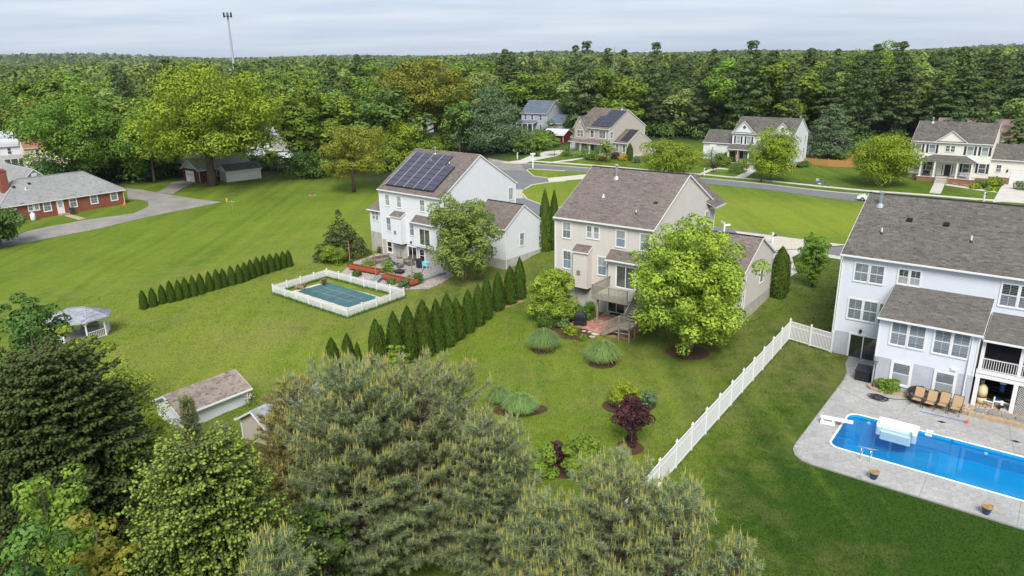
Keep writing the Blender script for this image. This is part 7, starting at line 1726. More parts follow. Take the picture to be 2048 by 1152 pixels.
p = at(466, 422); t = thing('wire_cross', 'thin grey metal cross standing on the open lawn', 'post', p); mb = MB(); mb.tube([(0, 0, 0), (0, 0, 1.9)], .04, 6); mb.build('upright', M['metal'], t); mb = MB(); mb.tube([(-.5, 0, 1.6), (.5, 0, 1.6)], .03, 6); mb.build('crossbar', M['metal'], t)
p = at(625, 391); t = thing('fire_ring', 'low ring of stones with charred logs on the open lawn', 'fire ring', p)
for i in range(9): mb = MB(); mb.box(-.14, -.1, 0, .14, .1, .16); mb.build('stone', M['stone_red'], t, loc=(.6 * math.cos(i * .7), .6 * math.sin(i * .7), 0), rot=(0, 0, i * .7 + PI / 2))
mb = MB(); mb.tube([(-.3, -.2, .1), (.3, .2, .15)], .06, 6); mb.build('log', M['black'], t)
# cedar fence behind the white house, white panels beside the taupe house
cf = thing('cedar_fence', 'orange cedar picket fence along the lawn behind the round maple', 'fence')
pk = MB(); pk.vprism([(-.065, .05), (.065, .05), (.065, 1.45), (0, 1.55), (-.065, 1.45)], -.012, .012); pk_me = pk.mesh('picket', M['cedar']); po = MB(); po.box(-.06, -.06, -.2, .06, .06, 1.75); po_me = po.mesh('post', M['cedar'])
cl = [at(1606, 329), at(1655, 333), at(1691, 335.5), at(1720, 336)]; cl2 = [at(1691, 335.5), at(1712, 322), at(1724, 309)]
for line in (cl, cl2):
    for a, b in zip(line[:-1], line[1:]):
        n = max(1, round((b - a).length / 2.4)); ang_ = math.atan2((b - a).y, (b - a).x)
        for i in range(n):
            p, q = a.lerp(b, i / n), a.lerp(b, (i + 1) / n); z0, z1 = tz(p.x, p.y), tz(q.x, q.y); link('post', po_me, cf, (p.x, p.y, z0), (0, 0, ang_)); mb = MB(); [mb.bar((p.x, p.y, z0 + z), (q.x, q.y, z1 + z), .04, .09) for z in (.3, 1.2)]; tag(mb.build('rail', M['cedar'], cf), kind='stuff')
            for j in range(13): t_ = (j + .5) / 13; link('picket', pk_me, cf, (p.x + (q.x - p.x) * t_, p.y + (q.y - p.y) * t_, z0 + (z1 - z0) * t_), (0, 0, ang_))
wf = thing('white_panel_fence', 'white vinyl fence panels showing behind the taupe house', 'fence', H3.matrix_basis @ Vector((16.5, 8.5, -.6)), R_(-50))
for i in range(3): mb = MB(); mb.box(i * 2.2, -.03, .1, i * 2.2 + 2.1, .03, 1.8); mb.build('panel', M['trim'], wf); mb = MB(); mb.box(i * 2.2 - .1, -.07, 0, i * 2.2, .07, 2.0); mb.build('post', M['trim'], wf)
# tumbled stones and stepped walk before the cream house
sw = thing('stone_edging', 'tumbled brown stones heaped along the cream house porch', 'stones', H5.matrix_basis @ Vector((9.2, -3.2, -.95)), R_(-38.2)); rr_ = random.Random(3)
for i in range(60):
    mb = MB() if i == 0 else mb
    if i == 0:
        mb.lathe([(.10, 0), (.2, .06), (.18, .18), (.05, .24)], (0, 0, 0), 6); ms_ = [mb.mesh('stone', plain('brown_stone_%s' % w, c, .9, .2, var=.3, scale=5)) for w, c in (('a', (.30, .16, .10)), ('b', (.40, .27, .19)), ('c', (.24, .13, .09)))]
    s_ = rr_.uniform(.8, 1.5); link('stone', rr_.choice(ms_), sw, (rr_.uniform(-2.4, 2.4), rr_.gauss(0, .35), rr_.uniform(-.05, .1)), (0, 0, rr_.uniform(0, 6)), (s_ * 1.3, s_, s_ * .8))
wk = thing('stepped_walk', None, None, H5.matrix_basis @ Vector((6.2, -4.0, -.9)), R_(-38.2), kind='structure')
q0 = at(1870, 387); loc_ = wk.matrix_basis.inverted() @ q0
for i in range(9):
    a = i / 9; b = (i + 1) / 9; mb = MB(); x = loc_.x * (a + b) / 2; y0_, y1_ = loc_.y * a, loc_.y * b; za = loc_.z * b + .1
    mb.box(x - .85, y1_ + .03, za - .35, x + .85, y0_, za + .06); mb.build('walk_slab', M['pale_concrete'], wk)
# ------------------------------------------------------------------ vegetation
def unit(v): return v / np.maximum(np.linalg.norm(v, axis=-1, keepdims=True), 1e-9)

def cards(P, N, size, rng, aspect=.62, droop=0.0):
    """leaf cards: rhombs round P facing N"""
    n = len(P); t = unit(np.cross(N, rng.normal(size=(n, 3)))); b = np.cross(N, t)
    if droop: t = unit(t + np.array([0, 0, -droop])); b = unit(np.cross(N, t))
    s = np.asarray(size).reshape(-1, 1) * np.ones((n, 1)); N2 = N * s * .18
    V = np.stack([P + t * s, P + b * s * aspect + N2, P - t * s, P - b * s * aspect + N2], 1).reshape(-1, 3)
    i = np.arange(n) * 4; return V, np.stack([i, i + 1, i + 2, i + 3], 1)

def lobe_cards(rng, lobes, n, size, up=.45, rough=.6, fill=.14, spread=.16):
    """cards over the surface of many small lobes (cx, cy, cz, rx, ry, rz)"""
    lobes = np.array(lobes, float); w = (lobes[:, 3] * lobes[:, 5]) ; w = w / w.sum()
    k = rng.choice(len(lobes), n, p=w); d = unit(rng.normal(size=(n, 3)))
    flip = (d[:, 2] < 0) & (rng.random(n) < up); d[flip, 2] *= -1
    rad = 1 - fill * rng.random(n) ** 1.5 + rng.normal(size=n) * .06
    P = lobes[k, :3] + d * lobes[k, 3:6] * rad[:, None]
    N = unit(d + rng.normal(size=(n, 3)) * rough * .6 + np.array([0, 0, .4]))
    V, F = cards(P, N, size * rng.uniform(.6, 1.25, n), rng)
    lt = rng.normal(size=len(lobes)) * spread
    tone = np.clip(.45 + lt[k] + rng.normal(size=n) * .20, 0, 1)
    return V, F, np.repeat(tone, 4)

def dome_lobes(rng, R, H, zb, k, rl=.30, shape=1.0, flat=.75, irr=.18):
    """lobes over a crown R wide from zb to H; shape > 1 fuller below, < 1 narrower"""
    L = []
    for i in range(k):
        u = rng.uniform(-.92, 1); th = rng.uniform(0, 2 * PI); rr = math.sqrt(max(0, 1 - u * u)) ** shape
        inner = rng.uniform(.58, .92) if rng.random() < .78 else rng.uniform(.1, .5)
        g = 1 + rng.normal() * irr; zc = (H + zb) / 2; hz = (H - zb) / 2
        r = R * rl * rng.uniform(.65, 1.25)
        L.append((R * rr * inner * g * math.cos(th), R * rr * inner * g * math.sin(th), zc + hz * u * inner * (1 + rng.normal() * irr * .5), r, r, r * flat))
    return L

def trunk_mesh(name, rng, H, r, R, zb, mat, limbs=7, stems=1, lean=.04):
    mb = MB()
    for s in range(stems):
        a = 2 * PI * s / max(1, stems) + .4; o = r * 1.3 if stems > 1 else 0; sp_ = R * .16 if stems > 1 else 0
        pts = [(o * math.cos(a), o * math.sin(a), -.5)]; n = 6
        for i in range(1, n + 1):
            t = i / n; pts.append((o * math.cos(a) + sp_ * t * math.cos(a) + rng.normal() * lean * H * .2 * t, o * math.sin(a) + sp_ * t * math.sin(a) + rng.normal() * lean * H * .2 * t, H * .86 * t))
        mb.tube(pts, [r * (1.35 if i == 0 else 1 - .85 * i / n) / (1 if stems == 1 else 1.5) for i in range(n + 1)], 8)
        for _ in range(limbs):
            t = rng.uniform(.22, .8); q = pts[min(n - 1, int(t * n))]; q2 = pts[min(n, int(t * n) + 1)]; f = t * n - int(t * n)
            p = Vector(q).lerp(Vector(q2), f); th = rng.uniform(0, 2 * PI); l = R * rng.uniform(.45, .85) * (1 - .3 * t)
            e = p + Vector((l * math.cos(th), l * math.sin(th), l * rng.uniform(.35, .8))); m_ = p.lerp(e, .5) + Vector((0, 0, -l * .06))
            mb.tube([p, m_, e], [r * .42 * (1 - t * .6), r * .25 * (1 - t * .6), r * .06], 5, cap=False)
    return mb.mesh(name, mat, True)

def tree_proto(kind, seed, H, R, zb, n, size, leaf, k=40, rl=.30, shape=1.0, flat=.75, bark='bark', tr=None, stems=1, limbs=7, irr=.18, up=.45, lobes=None, spread=.16, fill=.14):
    rng = np.random.default_rng(seed)
    L = lobes(rng) if lobes else dome_lobes(rng, R, H, zb, k, rl, shape, flat, irr)
    V, F, t = lobe_cards(rng, L, n, size, up=up, spread=spread, fill=fill)
    return (np_mesh('crown', V, F, L_[leaf] if isinstance(leaf, str) else leaf, t), trunk_mesh('trunk', rng, H, tr or H * .018, R, zb, M[bark], limbs, stems), H, R)

def pine_lobes(H, R, zb):
    def f(rng):
        L = []; z = zb
        while z < H - .3:
            t = (z - zb) / (H - zb); rad = R * (1 - t ** 2.2) * rng.uniform(.65, 1.1) * (0.55 + .45 * min(1, t * 3 + .4)); m = max(1, int(2 + rad * 1.15))
            a0 = rng.uniform(0, 6.3)
            for i in range(m):
                a = a0 + 2 * PI * i / m + rng.normal() * .35; d = rad * rng.uniform(.45, .95); r = R * rng.uniform(.24, .42) * (1 - .4 * t)
                L.append((d * math.cos(a), d * math.sin(a), z + rng.normal() * .4, r, r, r * .42))
            z += (H - zb) * rng.uniform(.055, .085)
        L.append((0, 0, H - R * .15, R * .2, R * .2, R * .25)); return L
    return f
def spruce_lobes(H, R, zb):
    def f(rng):
        L = []; n = 17
        for i in range(n):
            t = i / (n - 1); z = zb + (H - zb) * t; rad = R * (1 - t) ** .9 + .12; m = max(3, int(rad * 3.2)); a0 = rng.uniform(0, 6.3)
            for j in range(m):
                a = a0 + 2 * PI * j / m + rng.normal() * .2; d = rad * rng.uniform(.5, .9); r = max(.25, rad * .42)
                L.append((d * math.cos(a), d * math.sin(a), z - d * .22 + rng.normal() * .15, r, r, r * .38 + .12))
        return L
    return f

def place(name, proto, p, h, label, cat, group=None, w=None, rz=None, rng=random.Random(9)):
    """one tree: an Empty at its foot with its own crown and trunk; w scales the width"""
    crown, trunk, H, R = proto; s = h / H; sw = (w / R) if w else s
    t = thing(name, label, cat, p, rng.uniform(0, 6.28) if rz is None else rz, group)
    link('crown', crown, t, scale=(sw, sw, s)); link('trunk', trunk, t, scale=(sw * .6 + s * .4, sw * .6 + s * .4, s)); return t
def spot(px, py, D):
    """survey: foot and height of something seen with its top at (px, py), D metres away"""
    d = ray(px, py); k = D / math.hypot(d[0], d[1]); x, y = d[0] * k, d[1] * k; z = tz(x, y); return Vector((x, y, z)), CAM_H + d[2] * k - z

# ---- prototypes for the woods
RND = random.Random(21)
ROUND = [tree_proto('round', 500 + i, 18, 6.8, 2.2, 4600, .43, lf, k=46, rl=.28) for i, lf in enumerate(('mid', 'fresh', 'mid', 'deep', 'fresh', 'pale'))]
TALL = [tree_proto('tall', 520 + i, 22, 5.6, 2.8, 4600, .43, lf, k=46, rl=.30, shape=.8) for i, lf in enumerate(('mid', 'fresh', 'fresh', 'mid'))]
PINE = [tree_proto('pine', 540 + i, 24, 4.6, z, 4600, .37, 'pine', lobes=pine_lobes(24, 4.6, z), tr=.30, limbs=9, up=.6) for i, z in enumerate((5, 8, 6, 9))]
SPRUCE = [tree_proto('spruce', 560 + i, 22, 4.6, 1.2, 4600, .36, 'spruce', lobes=spruce_lobes(22, 4.6, 1.2), tr=.26, limbs=3, up=.55) for i in range(3)]

# ---- trees one can point to: (name, proto or spec, survey, label)
def special(name, leaf, px, py, D=None, foot=None, wpx=None, n=9000, size=.3, label='', cat='tree', zb=.15, k=60, seed=1, rl=.25, shape=1.0, flat=.75, bark='bark', stems=1, limbs=9, tr=None, irr=.15, lobes=None, up=.45, spread=.16, fill=.14, group=None):
    if foot is not None: p = at(*foot); h = hgt(p, px, py)
    else: p, h = spot(px, py, D)
    dist = math.sqrt(p.x ** 2 + p.y ** 2 + (CAM_H - p.z - h / 2) ** 2); R = wpx / 2 / FPX * dist * .96
    lb = lobes(h, R, h * zb) if lobes else None
    pr = tree_proto(name, seed, h, R, h * zb, n, size, leaf, k=k, rl=rl, shape=shape, flat=flat, bark=bark, stems=stems, limbs=limbs, tr=tr, irr=irr, lobes=lb, up=up, spread=spread, fill=fill)
    return place(name, pr, p, h, label, cat, group, rz=0)
SP = special
SP('birch_tree', 'birch', 1385, 437, foot=(1376, 704), wpx=255, n=46000, size=.125, zb=.02, k=230, rl=.16, seed=31, bark='pale_bark', stems=3, limbs=8, tr=.20, shape=.85, flat=.9, irr=.12, spread=.13, fill=.24, label='big yellow-green birch with peeling stems on the mulch ring before the beige house')
SP('birch_tree', 'willow', 925, 388, foot=(928, 562), wpx=150, n=26000, size=.125, zb=.0, k=170, rl=.18, seed=32, bark='pale_bark', stems=3, limbs=6, tr=.14, shape=.8, flat=.9, irr=.14, spread=.13, fill=.24, label='grey-green birch with a loose crown before the white house with solar panels')
SP('great_tree', 'bright', 398, 127, foot=(426, 371), wpx=282, n=42000, size=.27, zb=.16, k=150, rl=.20, seed=33, limbs=14, tr=.85, shape=1.05, flat=.62, irr=.16, spread=.13, label='great spreading yellow-green tree with a thick trunk on the far left lawn')
SP('dome_tree', 'olive', 842, 111, D=190, wpx=192, n=30000, size=.29, zb=.28, k=150, rl=.17, seed=34, limbs=14, tr=.7, shape=1.15, flat=.7, irr=.06, spread=.10, label='wide amber-green dome tree standing over the white cottage behind the solar house')
SP('lawn_tree', 'olive', 706, 240, foot=(708, 384), wpx=146, n=16000, size=.18, zb=.14, k=90, rl=.20, seed=35, limbs=10, tr=.32, irr=.22, spread=.12, fill=.24, label='thin olive-green tree alone on the open lawn, left of the solar panel roof')
SP('pine_tree', 'bluepine', 985, 168, foot=(985, 305), wpx=158, n=13000, size=.26, zb=.12, seed=36, lobes=pine_lobes, limbs=12, tr=.40, up=.6, label='broad blue-green pine on the grass beside the street court')
SP('street_tree', 'bright', 1541, 257, foot=(1541, 362), wpx=98, n=16000, size=.165, zb=.05, k=110, rl=.27, seed=37, shape=.9, tr=.16, irr=.08, label='round bright green street tree in front of the white house with twin gables')
SP('maple_tree', 'bright', 1764, 260, foot=(1764, 371), wpx=114, n=20000, size=.165, zb=.0, k=140, rl=.25, seed=38, shape=.9, tr=.17, irr=.07, label='dense egg-shaped green maple with a stone ring, left of the cream house')
SP('street_tree', 'yellow', 1338, 282, foot=(1336, 354), wpx=118, n=16000, size=.165, zb=.05, k=80, rl=.24, seed=39, tr=.15, irr=.14, label='pale yellow-green tree showing above the ridge of the beige house')
SP('round_tree', 'bright', 1127, 194, foot=(1127, 261), wpx=62, n=4500, size=.26, zb=.14, k=50, rl=.28, seed=40, label='round yellow-green tree between the blue roofed house and the taupe house')
SP('pine_tree', 'bluepine', 1655, 212, foot=(1655, 316), wpx=92, n=8000, size=.24, zb=.10, seed=41, lobes=pine_lobes, up=.6, tr=.3, label='blue-green pine in front of the long outbuilding behind the cedar fence')
for i_, (px_, py_, d_w, l_) in enumerate(((1921, 196, 172, 'left one of three pines before the rusty barn roof'), (1978, 188, 175, 'middle one of three pines before the rusty barn roof'), (2040, 236, 168, 'right bushy one of three pines before the rusty barn roof'), (1862, 215, 170, 'dark spruce close behind the left gable of the cream house'))):
    SP('pine_tree', 'pine', px_, py_, D=d_w, wpx=66 if i_ < 3 else 60, n=7000, size=.26, zb=.06, seed=140 + i_, lobes=pine_lobes if i_ < 3 else spruce_lobes, up=.6, label=l_)
SP('forked_tree', 'mid', 1768, 92, foot=(1742, 262), wpx=135, n=17000, size=.26, zb=.33, k=80, rl=.22, seed=42, limbs=12, tr=.4, irr=.22, fill=.22, label='tall tree with a bare forked trunk among the dark pines')
SP('broad_tree', 'mid', 155, 195, foot=(180, 372), wpx=185, n=26000, size=.25, zb=.14, k=110, rl=.21, seed=43, limbs=10, tr=.4, irr=.18, label='broad green tree behind the ridge of the red brick building')
SP('broad_tree', 'mid', 292, 215, foot=(310, 366), wpx=115, n=14000, size=.24, zb=.12, k=70, rl=.24, seed=44, limbs=8, label='green tree shading the brick bungalow, left of the great tree')
SP('edge_tree', 'deep', 0, 412, foot=(0, 492), wpx=92, n=9000, size=.18, zb=.10, k=70, rl=.24, seed=45, label='dark green tree cut by the frame at the end of the brick building')
SP('round_tree', 'bright', 603, 162, D=172, wpx=112, n=14000, size=.25, zb=.12, k=70, rl=.24, seed=46, irr=.2, label='loose yellow-green tree behind the covered boat')
SP('silver_tree', 'pale', 962, 138, D=205, wpx=95, n=11000, size=.29, zb=.12, k=60, rl=.25, seed=47, label='silvery green tree behind the broad pine')
SP('dark_tree', 'deep', 915, 180, D=182, wpx=82, n=5200, size=.34, zb=.05, k=50, rl=.28, seed=48, label='dark green tree standing over the grey shed')
SP('dark_pine', 'pine', 660, 118, D=200, wpx=88, n=5000, size=.36, zb=.10, seed=49, lobes=pine_lobes, up=.6, label='grey-green pine rising left of the amber dome tree')
SP('bushy_tree', 'deep', 38, 553, D=54, wpx=150, n=16000, size=.13, zb=.02, k=110, rl=.22, seed=50, irr=.16, label='bushy dark green tree beside the gazebo at the left edge')
SP('locust_tree', 'yellow', 150, 652, D=46, wpx=150, n=9000, size=.12, zb=.10, k=80, rl=.18, seed=51, flat=.45, irr=.25, fill=.3, label='airy yellow-green locust in front of the gazebo')
SP('young_tree', 'yellow', 790, 690, D=50.5, wpx=62, n=2600, size=.10, zb=.12, k=46, rl=.24, seed=52, flat=.5, irr=.2, fill=.24, label='small lime green sapling in front of the tall arborvitae hedge')
SP('purple_tree', 'purple', 1264, 798, foot=(1262, 893), wpx=80, n=8500, size=.075, zb=.40, k=70, rl=.26, seed=53, bark='pale_bark', stems=3, limbs=5, tr=.06, flat=.8, irr=.14, label='dark purple smoke tree on a round mulch bed in the lawn')
SP('tall_bush', 'mid', 1622, 464, foot=(1627, 534), wpx=52, n=5500, size=.11, zb=.0, k=60, rl=.28, seed=54, shape=.75, label='tall cone shaped green bush beside the pale driveway')
SP('tall_bush', 'mid', 1636, 470, D=76.5, wpx=42, n=4200, size=.11, zb=.05, k=50, rl=.28, seed=55, label='second green bush just behind the cone shaped one by the driveway')
SP('ornamental_tree', 'pale', 1214, 283, foot=(1213, 325), wpx=38, n=2200, size=.17, zb=.25, k=36, rl=.28, seed=56, irr=.2, label='small pale ornamental tree on the lawn before the taupe house porch')
SP('ornamental_tree', 'deep', 1109, 283, foot=(1109, 312), wpx=30, n=1800, size=.17, zb=.45, k=26, rl=.34, seed=57, flat=.55, label='small flat-topped tree beside the taupe house driveway')
SP('ornamental_tree', 'purple', 1426, 329, foot=(1427, 343), wpx=14, n=500, size=.12, zb=.3, k=14, rl=.35, seed=58, label='tiny reddish ornamental tree in a stone ring before the twin gabled house')

# ---- shrubs: rounded masses of small leaves
def shrub(leaf, px, py, foot, wpx, label, n=3500, size=.10, seed=1, name='shrub', k=46, rl=.40, flat=.85, cat='shrub', group=None, shape=1.0, irr=.08):
    p = at(*foot); h = max(.3, hgt(p, px, py)); d = math.sqrt(p.x ** 2 + p.y ** 2 + (CAM_H - p.z) ** 2); R = wpx / 2 / FPX * d
    rng = np.random.default_rng(seed); V, F, t = lobe_cards(rng, dome_lobes(rng, R, h, -.15 * h, k, rl, shape, flat, irr), n, size, up=.6, fill=.12)
    tr = thing(name, label, cat, p, 0, group); link('foliage', np_mesh('foliage', V, F, L_[leaf], t), tr)
    mb = MB(); 
    for i in range(5): a = 1.26 * i; mb.tube([(.06 * math.cos(a), .06 * math.sin(a), -.2), (R * .5 * math.cos(a), R * .5 * math.sin(a), h * .7)], [.035, .01], 5)
    tag(mb.build('stem', M['bark'], tr), kind='stuff'); return tr
shrub('birch', 1106, 534, (1106, 645), 94, 'big rounded light green viburnum at the corner of the beige house', 24000, .10, 61, k=120, rl=.28)
shrub('deep', 1093, 622, (1094, 656), 42, 'low dark green shrub in front of the rounded viburnum', 3200, .07, 62)
shrub('grass', 1127, 632, (1127, 657), 22, 'pale grey-green lavender clump in the mulch bed', 1600, .06, 63, shape=.8)
shrub('bright', 1143, 654, (1143, 669), 25, 'yellow-green hosta like clump in the mulch bed', 1400, .08, 64)
shrub('yellow', 1166, 669, (1166, 679), 15, 'small lime hosta at the edge of the mulch bed', 700, .07, 65)
shrub('deep', 1160, 612, (1158, 638), 46, 'dark spreading shrub beside the red patio', 3000, .075, 66)
shrub('mid', 1178, 604, (1178, 622), 22, 'small green shrub against the beige house foundation', 1200, .07, 67)
shrub('bright', 1248, 767, (1247, 812), 66, 'clipped lime green boxwood ball behind the purple tree', 9000, .062, 68, k=80, rl=.24, irr=.04)
shrub('bluepine', 1292, 781, (1293, 812), 34, 'small blue-green shrub right of the lime boxwood', 2500, .06, 69)
shrub('mid', 1166, 874, (1166, 944), 78, 'large glossy green rounded shrub with white flowers above the white pine', 16000, .085, 70, k=110, rl=.30, irr=.04)
shrub('purple', 1112, 883, (1112, 934), 40, 'dark purple barberry beside the glossy green shrub', 4200, .065, 71)
shrub('mid', 1090, 892, (1088, 950), 55, 'loose bright green shrub left of the purple barberry', 6000, .08, 72)
shrub('purple', 1262, 868, (1262, 893), 24, 'purple shoots sprouting round the foot of the purple tree', 900, .07, 73)
shrub('yellow', 668, 490, (668, 529), 44, 'yellow-green bush at the foot of the dark juniper', 4200, .10, 74)
shrub('mid', 1602, 522, (1603, 543), 26, 'clipped green ball shrub at the bend of the pale driveway', 2600, .06, 75, irr=.03)
for (px, py, fx, fy, w, lf, l) in ((773, 520, 776, 550, 28, 'mid', 'round green shrub between the two red planters'), (738, 515, 738, 535, 26, 'pale', 'pale rose bush in the red planter nearest the juniper'), (712, 540, 714, 553, 18, 'deep', 'low green shrub below the red planter'), (783, 557, 783, 568, 18, 'deep', 'small round shrub in the river rock'), (808, 560, 808, 575, 25, 'bluepine', 'grey-green lavender mound beside the picket fence corner'), (835, 545, 836, 567, 20, 'deep', 'dark shrub at the end pole of the red planter'), (702, 520, 703, 534, 14, 'deep', 'small shrub at the near corner of the red planter'), (818, 551, 819, 560, 12, 'mid', 'little green plant in the red planter near the end pole'), (761, 494, 761, 506, 13, 'deep', 'small shrub at the corner of the white house wall')):
    shrub(lf, px, py, (fx, fy), w, l, 1500, .08, int(px))
t = shrub('mid', 1779, 760, (1779, 782), 40, 'round hydrangea in the curved planter', 3200, .075, 81); t.location = rw(5.25, -5.15, .1)
t = shrub('mid', 1893, 786, (1893, 803), 16, 'small leafy plant behind the tan chairs', 900, .07, 82); t.location = rw(8.75, -5.35, .1)
# purple, red and white blooms
def blooms(px, py, r, n, leaf, label, seed, z0=.3):
    p = at(px, py); rng = np.random.default_rng(seed); P = np.column_stack([rng.normal(size=n) * r, rng.normal(size=n) * r, z0 + rng.random(n) * .3]); V, F = cards(P, unit(np.tile([0, 0, 1.], (n, 1)) + rng.normal(size=(n, 3)) * .5), .07, rng)
    t = thing('flowers', label, 'flowers', p); link('blossom', np_mesh('blossom', V, F, L_[leaf], np.repeat(rng.random(n), 4)), t); n2 = n * 3; P = np.column_stack([rng.normal(size=n2) * r, rng.normal(size=n2) * r, rng.random(n2) * z0]); V, F = cards(P, unit(rng.normal(size=(n2, 3))), .07, rng); link('foliage', np_mesh('foliage', V, F, L_['deep'], np.repeat(rng.random(n2), 4)), t)
blooms(1096, 705, .28, 40, 'red_flower', 'red flowers at the foot of the ornamental grass nearest the patio', 5); blooms(1052, 291, .8, 60, 'flower', 'pink and white azalea by the taupe house driveway', 6, .8); blooms(503, 812, .3, 40, 'flower', 'white blooms at the end wall of the pinkish roofed shed', 7, .7)
# front garden shrubs of the houses across the street
FG = [(1135, 312, 30, 'deep', 'taupe house, nearest the driveway'), (1160, 316, 34, 'mid', 'taupe house, beside the porch steps'), (1180, 319, 26, 'deep', 'taupe house, right of the steps'), (1195, 321, 36, 'mid', 'taupe house, at the middle of the porch'), (1074, 313, 14, 'deep', 'street court at the taupe house drive'), (1232, 318, 22, 'purple', 'taupe house, the purple one'), (1245, 321, 20, 'gold', 'taupe house, the golden one by the wing window'), (1205, 321, 14, 'gold', 'taupe house, the low golden one'), (1275, 325, 20, 'bluepine', 'taupe house, at the corner of the wing'),
 (1425, 333, 44, 'deep', 'twin gabled house, the broad one by the garage'), (1447, 333, 26, 'mid', 'twin gabled house, beside the broad one'), (1472, 346, 34, 'deep', 'twin gabled house, in the point of the walk'), (1488, 335, 28, 'mid', 'twin gabled house, left of the steps'), (1520, 340, 24, 'deep', 'twin gabled house, right of the steps'), (1548, 343, 26, 'mid', 'twin gabled house, under the street tree'), (1598, 335, 16, 'deep', 'twin gabled house, left of the corner pair'), (1611, 334, 17, 'deep', 'twin gabled house, right of the corner pair'),
 (1684, 318, 26, 'bright', 'cedar fence'), (1965, 375, 22, 'deep', 'cream house, in front of the small window'), (1978, 372, 22, 'bright', 'cream house, the bright one by the garage'), (1990, 370, 24, 'mid', 'cream house, beside the garage door'), (1950, 377, 16, 'bright', 'cream house, low by the brick base'), (1982, 382, 14, 'bright', 'cream house, at the walk'), (2045, 380, 26, 'deep', 'cream house, at the frame edge by the drive')]
for i, (px, py, w, lf, l) in enumerate(FG):
    shrub(lf, px, py - w * .62, (px, py), w, ('shrub by the ' if 'house' in l else 'leafy shrub beside the ') + l, 700, .15, 900 + i, k=26, group='front garden shrubs across the street')
# bushes along the edge of the woods behind the lawn
EB = [(617, 300, 356, 74, 'deep', 'dark bush by the mown edge near the boat'), (645, 318, 352, 40, 'mid', 'low bush right of the dark bush'), (760, 238, 342, 90, 'bright', 'bright green thicket left of the solar roof'), (806, 235, 330, 80, 'bright', 'bright green thicket above the solar roof ridge'), (846, 250, 318, 70, 'mid', 'green thicket below the amber dome tree'), (878, 262, 312, 52, 'bright', 'bright bush beside the grey shed'), (730, 275, 338, 60, 'pale', 'pale bush behind the thin olive tree'), (780, 285, 340, 70, 'mid', 'mid green bush at the lawn edge by the solar roof'), (1075, 265, 300, 60, 'mid', 'bush beside the red barn'), (1048, 270, 308, 50, 'deep', 'dark bush by the broad pine'), (1095, 262, 290, 40, 'mid', 'bush in front of the red barn'), (540, 300, 330, 30, 'mid', 'small tree at the brush pile'), (1450, 305, 330, 40, 'mid', 'bush behind the basketball hoop'), (690, 250, 330, 70, 'mid', 'green thicket behind the thin olive tree'), (655, 215, 320, 80, 'deep', 'dark thicket behind the dark bush'), (560, 215, 300, 60, 'mid', 'green thicket over the cottage roof')]
for i, (px, pt_, pb, w, lf, l) in enumerate(EB):
    shrub(lf, px, pt_, (px, pb), w, l, 3600, .24, 950 + i, name='bush', k=46, rl=.30, cat='bush', irr=.16)
# dark juniper by the white house
SP('juniper', 'dark', 681, 424, foot=(684, 512), wpx=108, n=14000, size=.15, zb=.0, seed=83, lobes=spruce_lobes, up=.5, spread=.2, limbs=2, label='wide dark green juniper at the corner of the white house terrace')

# ---- arborvitae: columns and cones of upright sprays
def arbor_proto(seed, H, R, n, size, top=.35, leaf='arbor'):
    rng = np.random.default_rng(seed); t = rng.random(n) ** .85; th = rng.random(n) * 2 * PI
    prof = np.where(t < .12, .80 + .20 * t / .12, np.maximum(0, 1 - ((t - .12) / .88) ** (3.0 + top)))
    w = 1 + .10 * np.sin(th * 3 + seed) * (1 - t) + .06 * np.sin(th * 7 + t * 9 + seed); r = R * prof * w * rng.uniform(.84, 1.06, n)
    P = np.column_stack([r * np.cos(th), r * np.sin(th), t * H]); N = unit(np.column_stack([np.cos(th), np.sin(th), np.full(n, .35)]) + rng.normal(size=(n, 3)) * .35)
    up = unit(np.array([0, 0, 1.]) + np.column_stack([np.cos(th), np.sin(th), np.zeros(n)]) * .25 + rng.normal(size=(n, 3)) * .18); b = unit(np.cross(N, up)); s = size * rng.uniform(.6, 1.3, n)[:, None]
    V = np.stack([P + up * s * 1.5, P + b * s * .55, P - up * s, P - b * s * .55], 1).reshape(-1, 3); i = np.arange(n) * 4; tone = np.clip(.42 + .10 * np.sin(th * 5 + t * 14 + seed) + rng.normal(size=n) * .2, 0, 1)
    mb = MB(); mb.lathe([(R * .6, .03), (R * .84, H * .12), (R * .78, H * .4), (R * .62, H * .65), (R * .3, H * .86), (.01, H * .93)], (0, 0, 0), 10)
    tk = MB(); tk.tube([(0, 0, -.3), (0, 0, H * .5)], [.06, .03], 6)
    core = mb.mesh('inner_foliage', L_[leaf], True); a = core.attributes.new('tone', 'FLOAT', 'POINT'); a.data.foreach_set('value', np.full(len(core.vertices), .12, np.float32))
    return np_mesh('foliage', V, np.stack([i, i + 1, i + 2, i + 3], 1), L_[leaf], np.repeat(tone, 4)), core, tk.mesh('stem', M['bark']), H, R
AV = [arbor_proto(600 + i, 3.0, .62, 3000, .075, tp) for i, tp in enumerate((.1, .5, .3, .8))]
ra = random.Random(5)
def arbor(pr, foot, top, wpx, label, group=None, sc=1.0):
    f, core, stem, H, R = pr; p = at(*foot); h = hgt(p, *top); d = math.sqrt(p.x ** 2 + p.y ** 2 + (CAM_H - p.z) ** 2); w = wpx / 2 / FPX * d
    t = thing('arborvitae', label, 'arborvitae', p, ra.uniform(0, 6.28), group)
    link('foliage', f, t, scale=(w / R, w / R, h / H)); link('inner_foliage', core, t, scale=(w / R, w / R, h / H)); link('stem', stem, t); return t
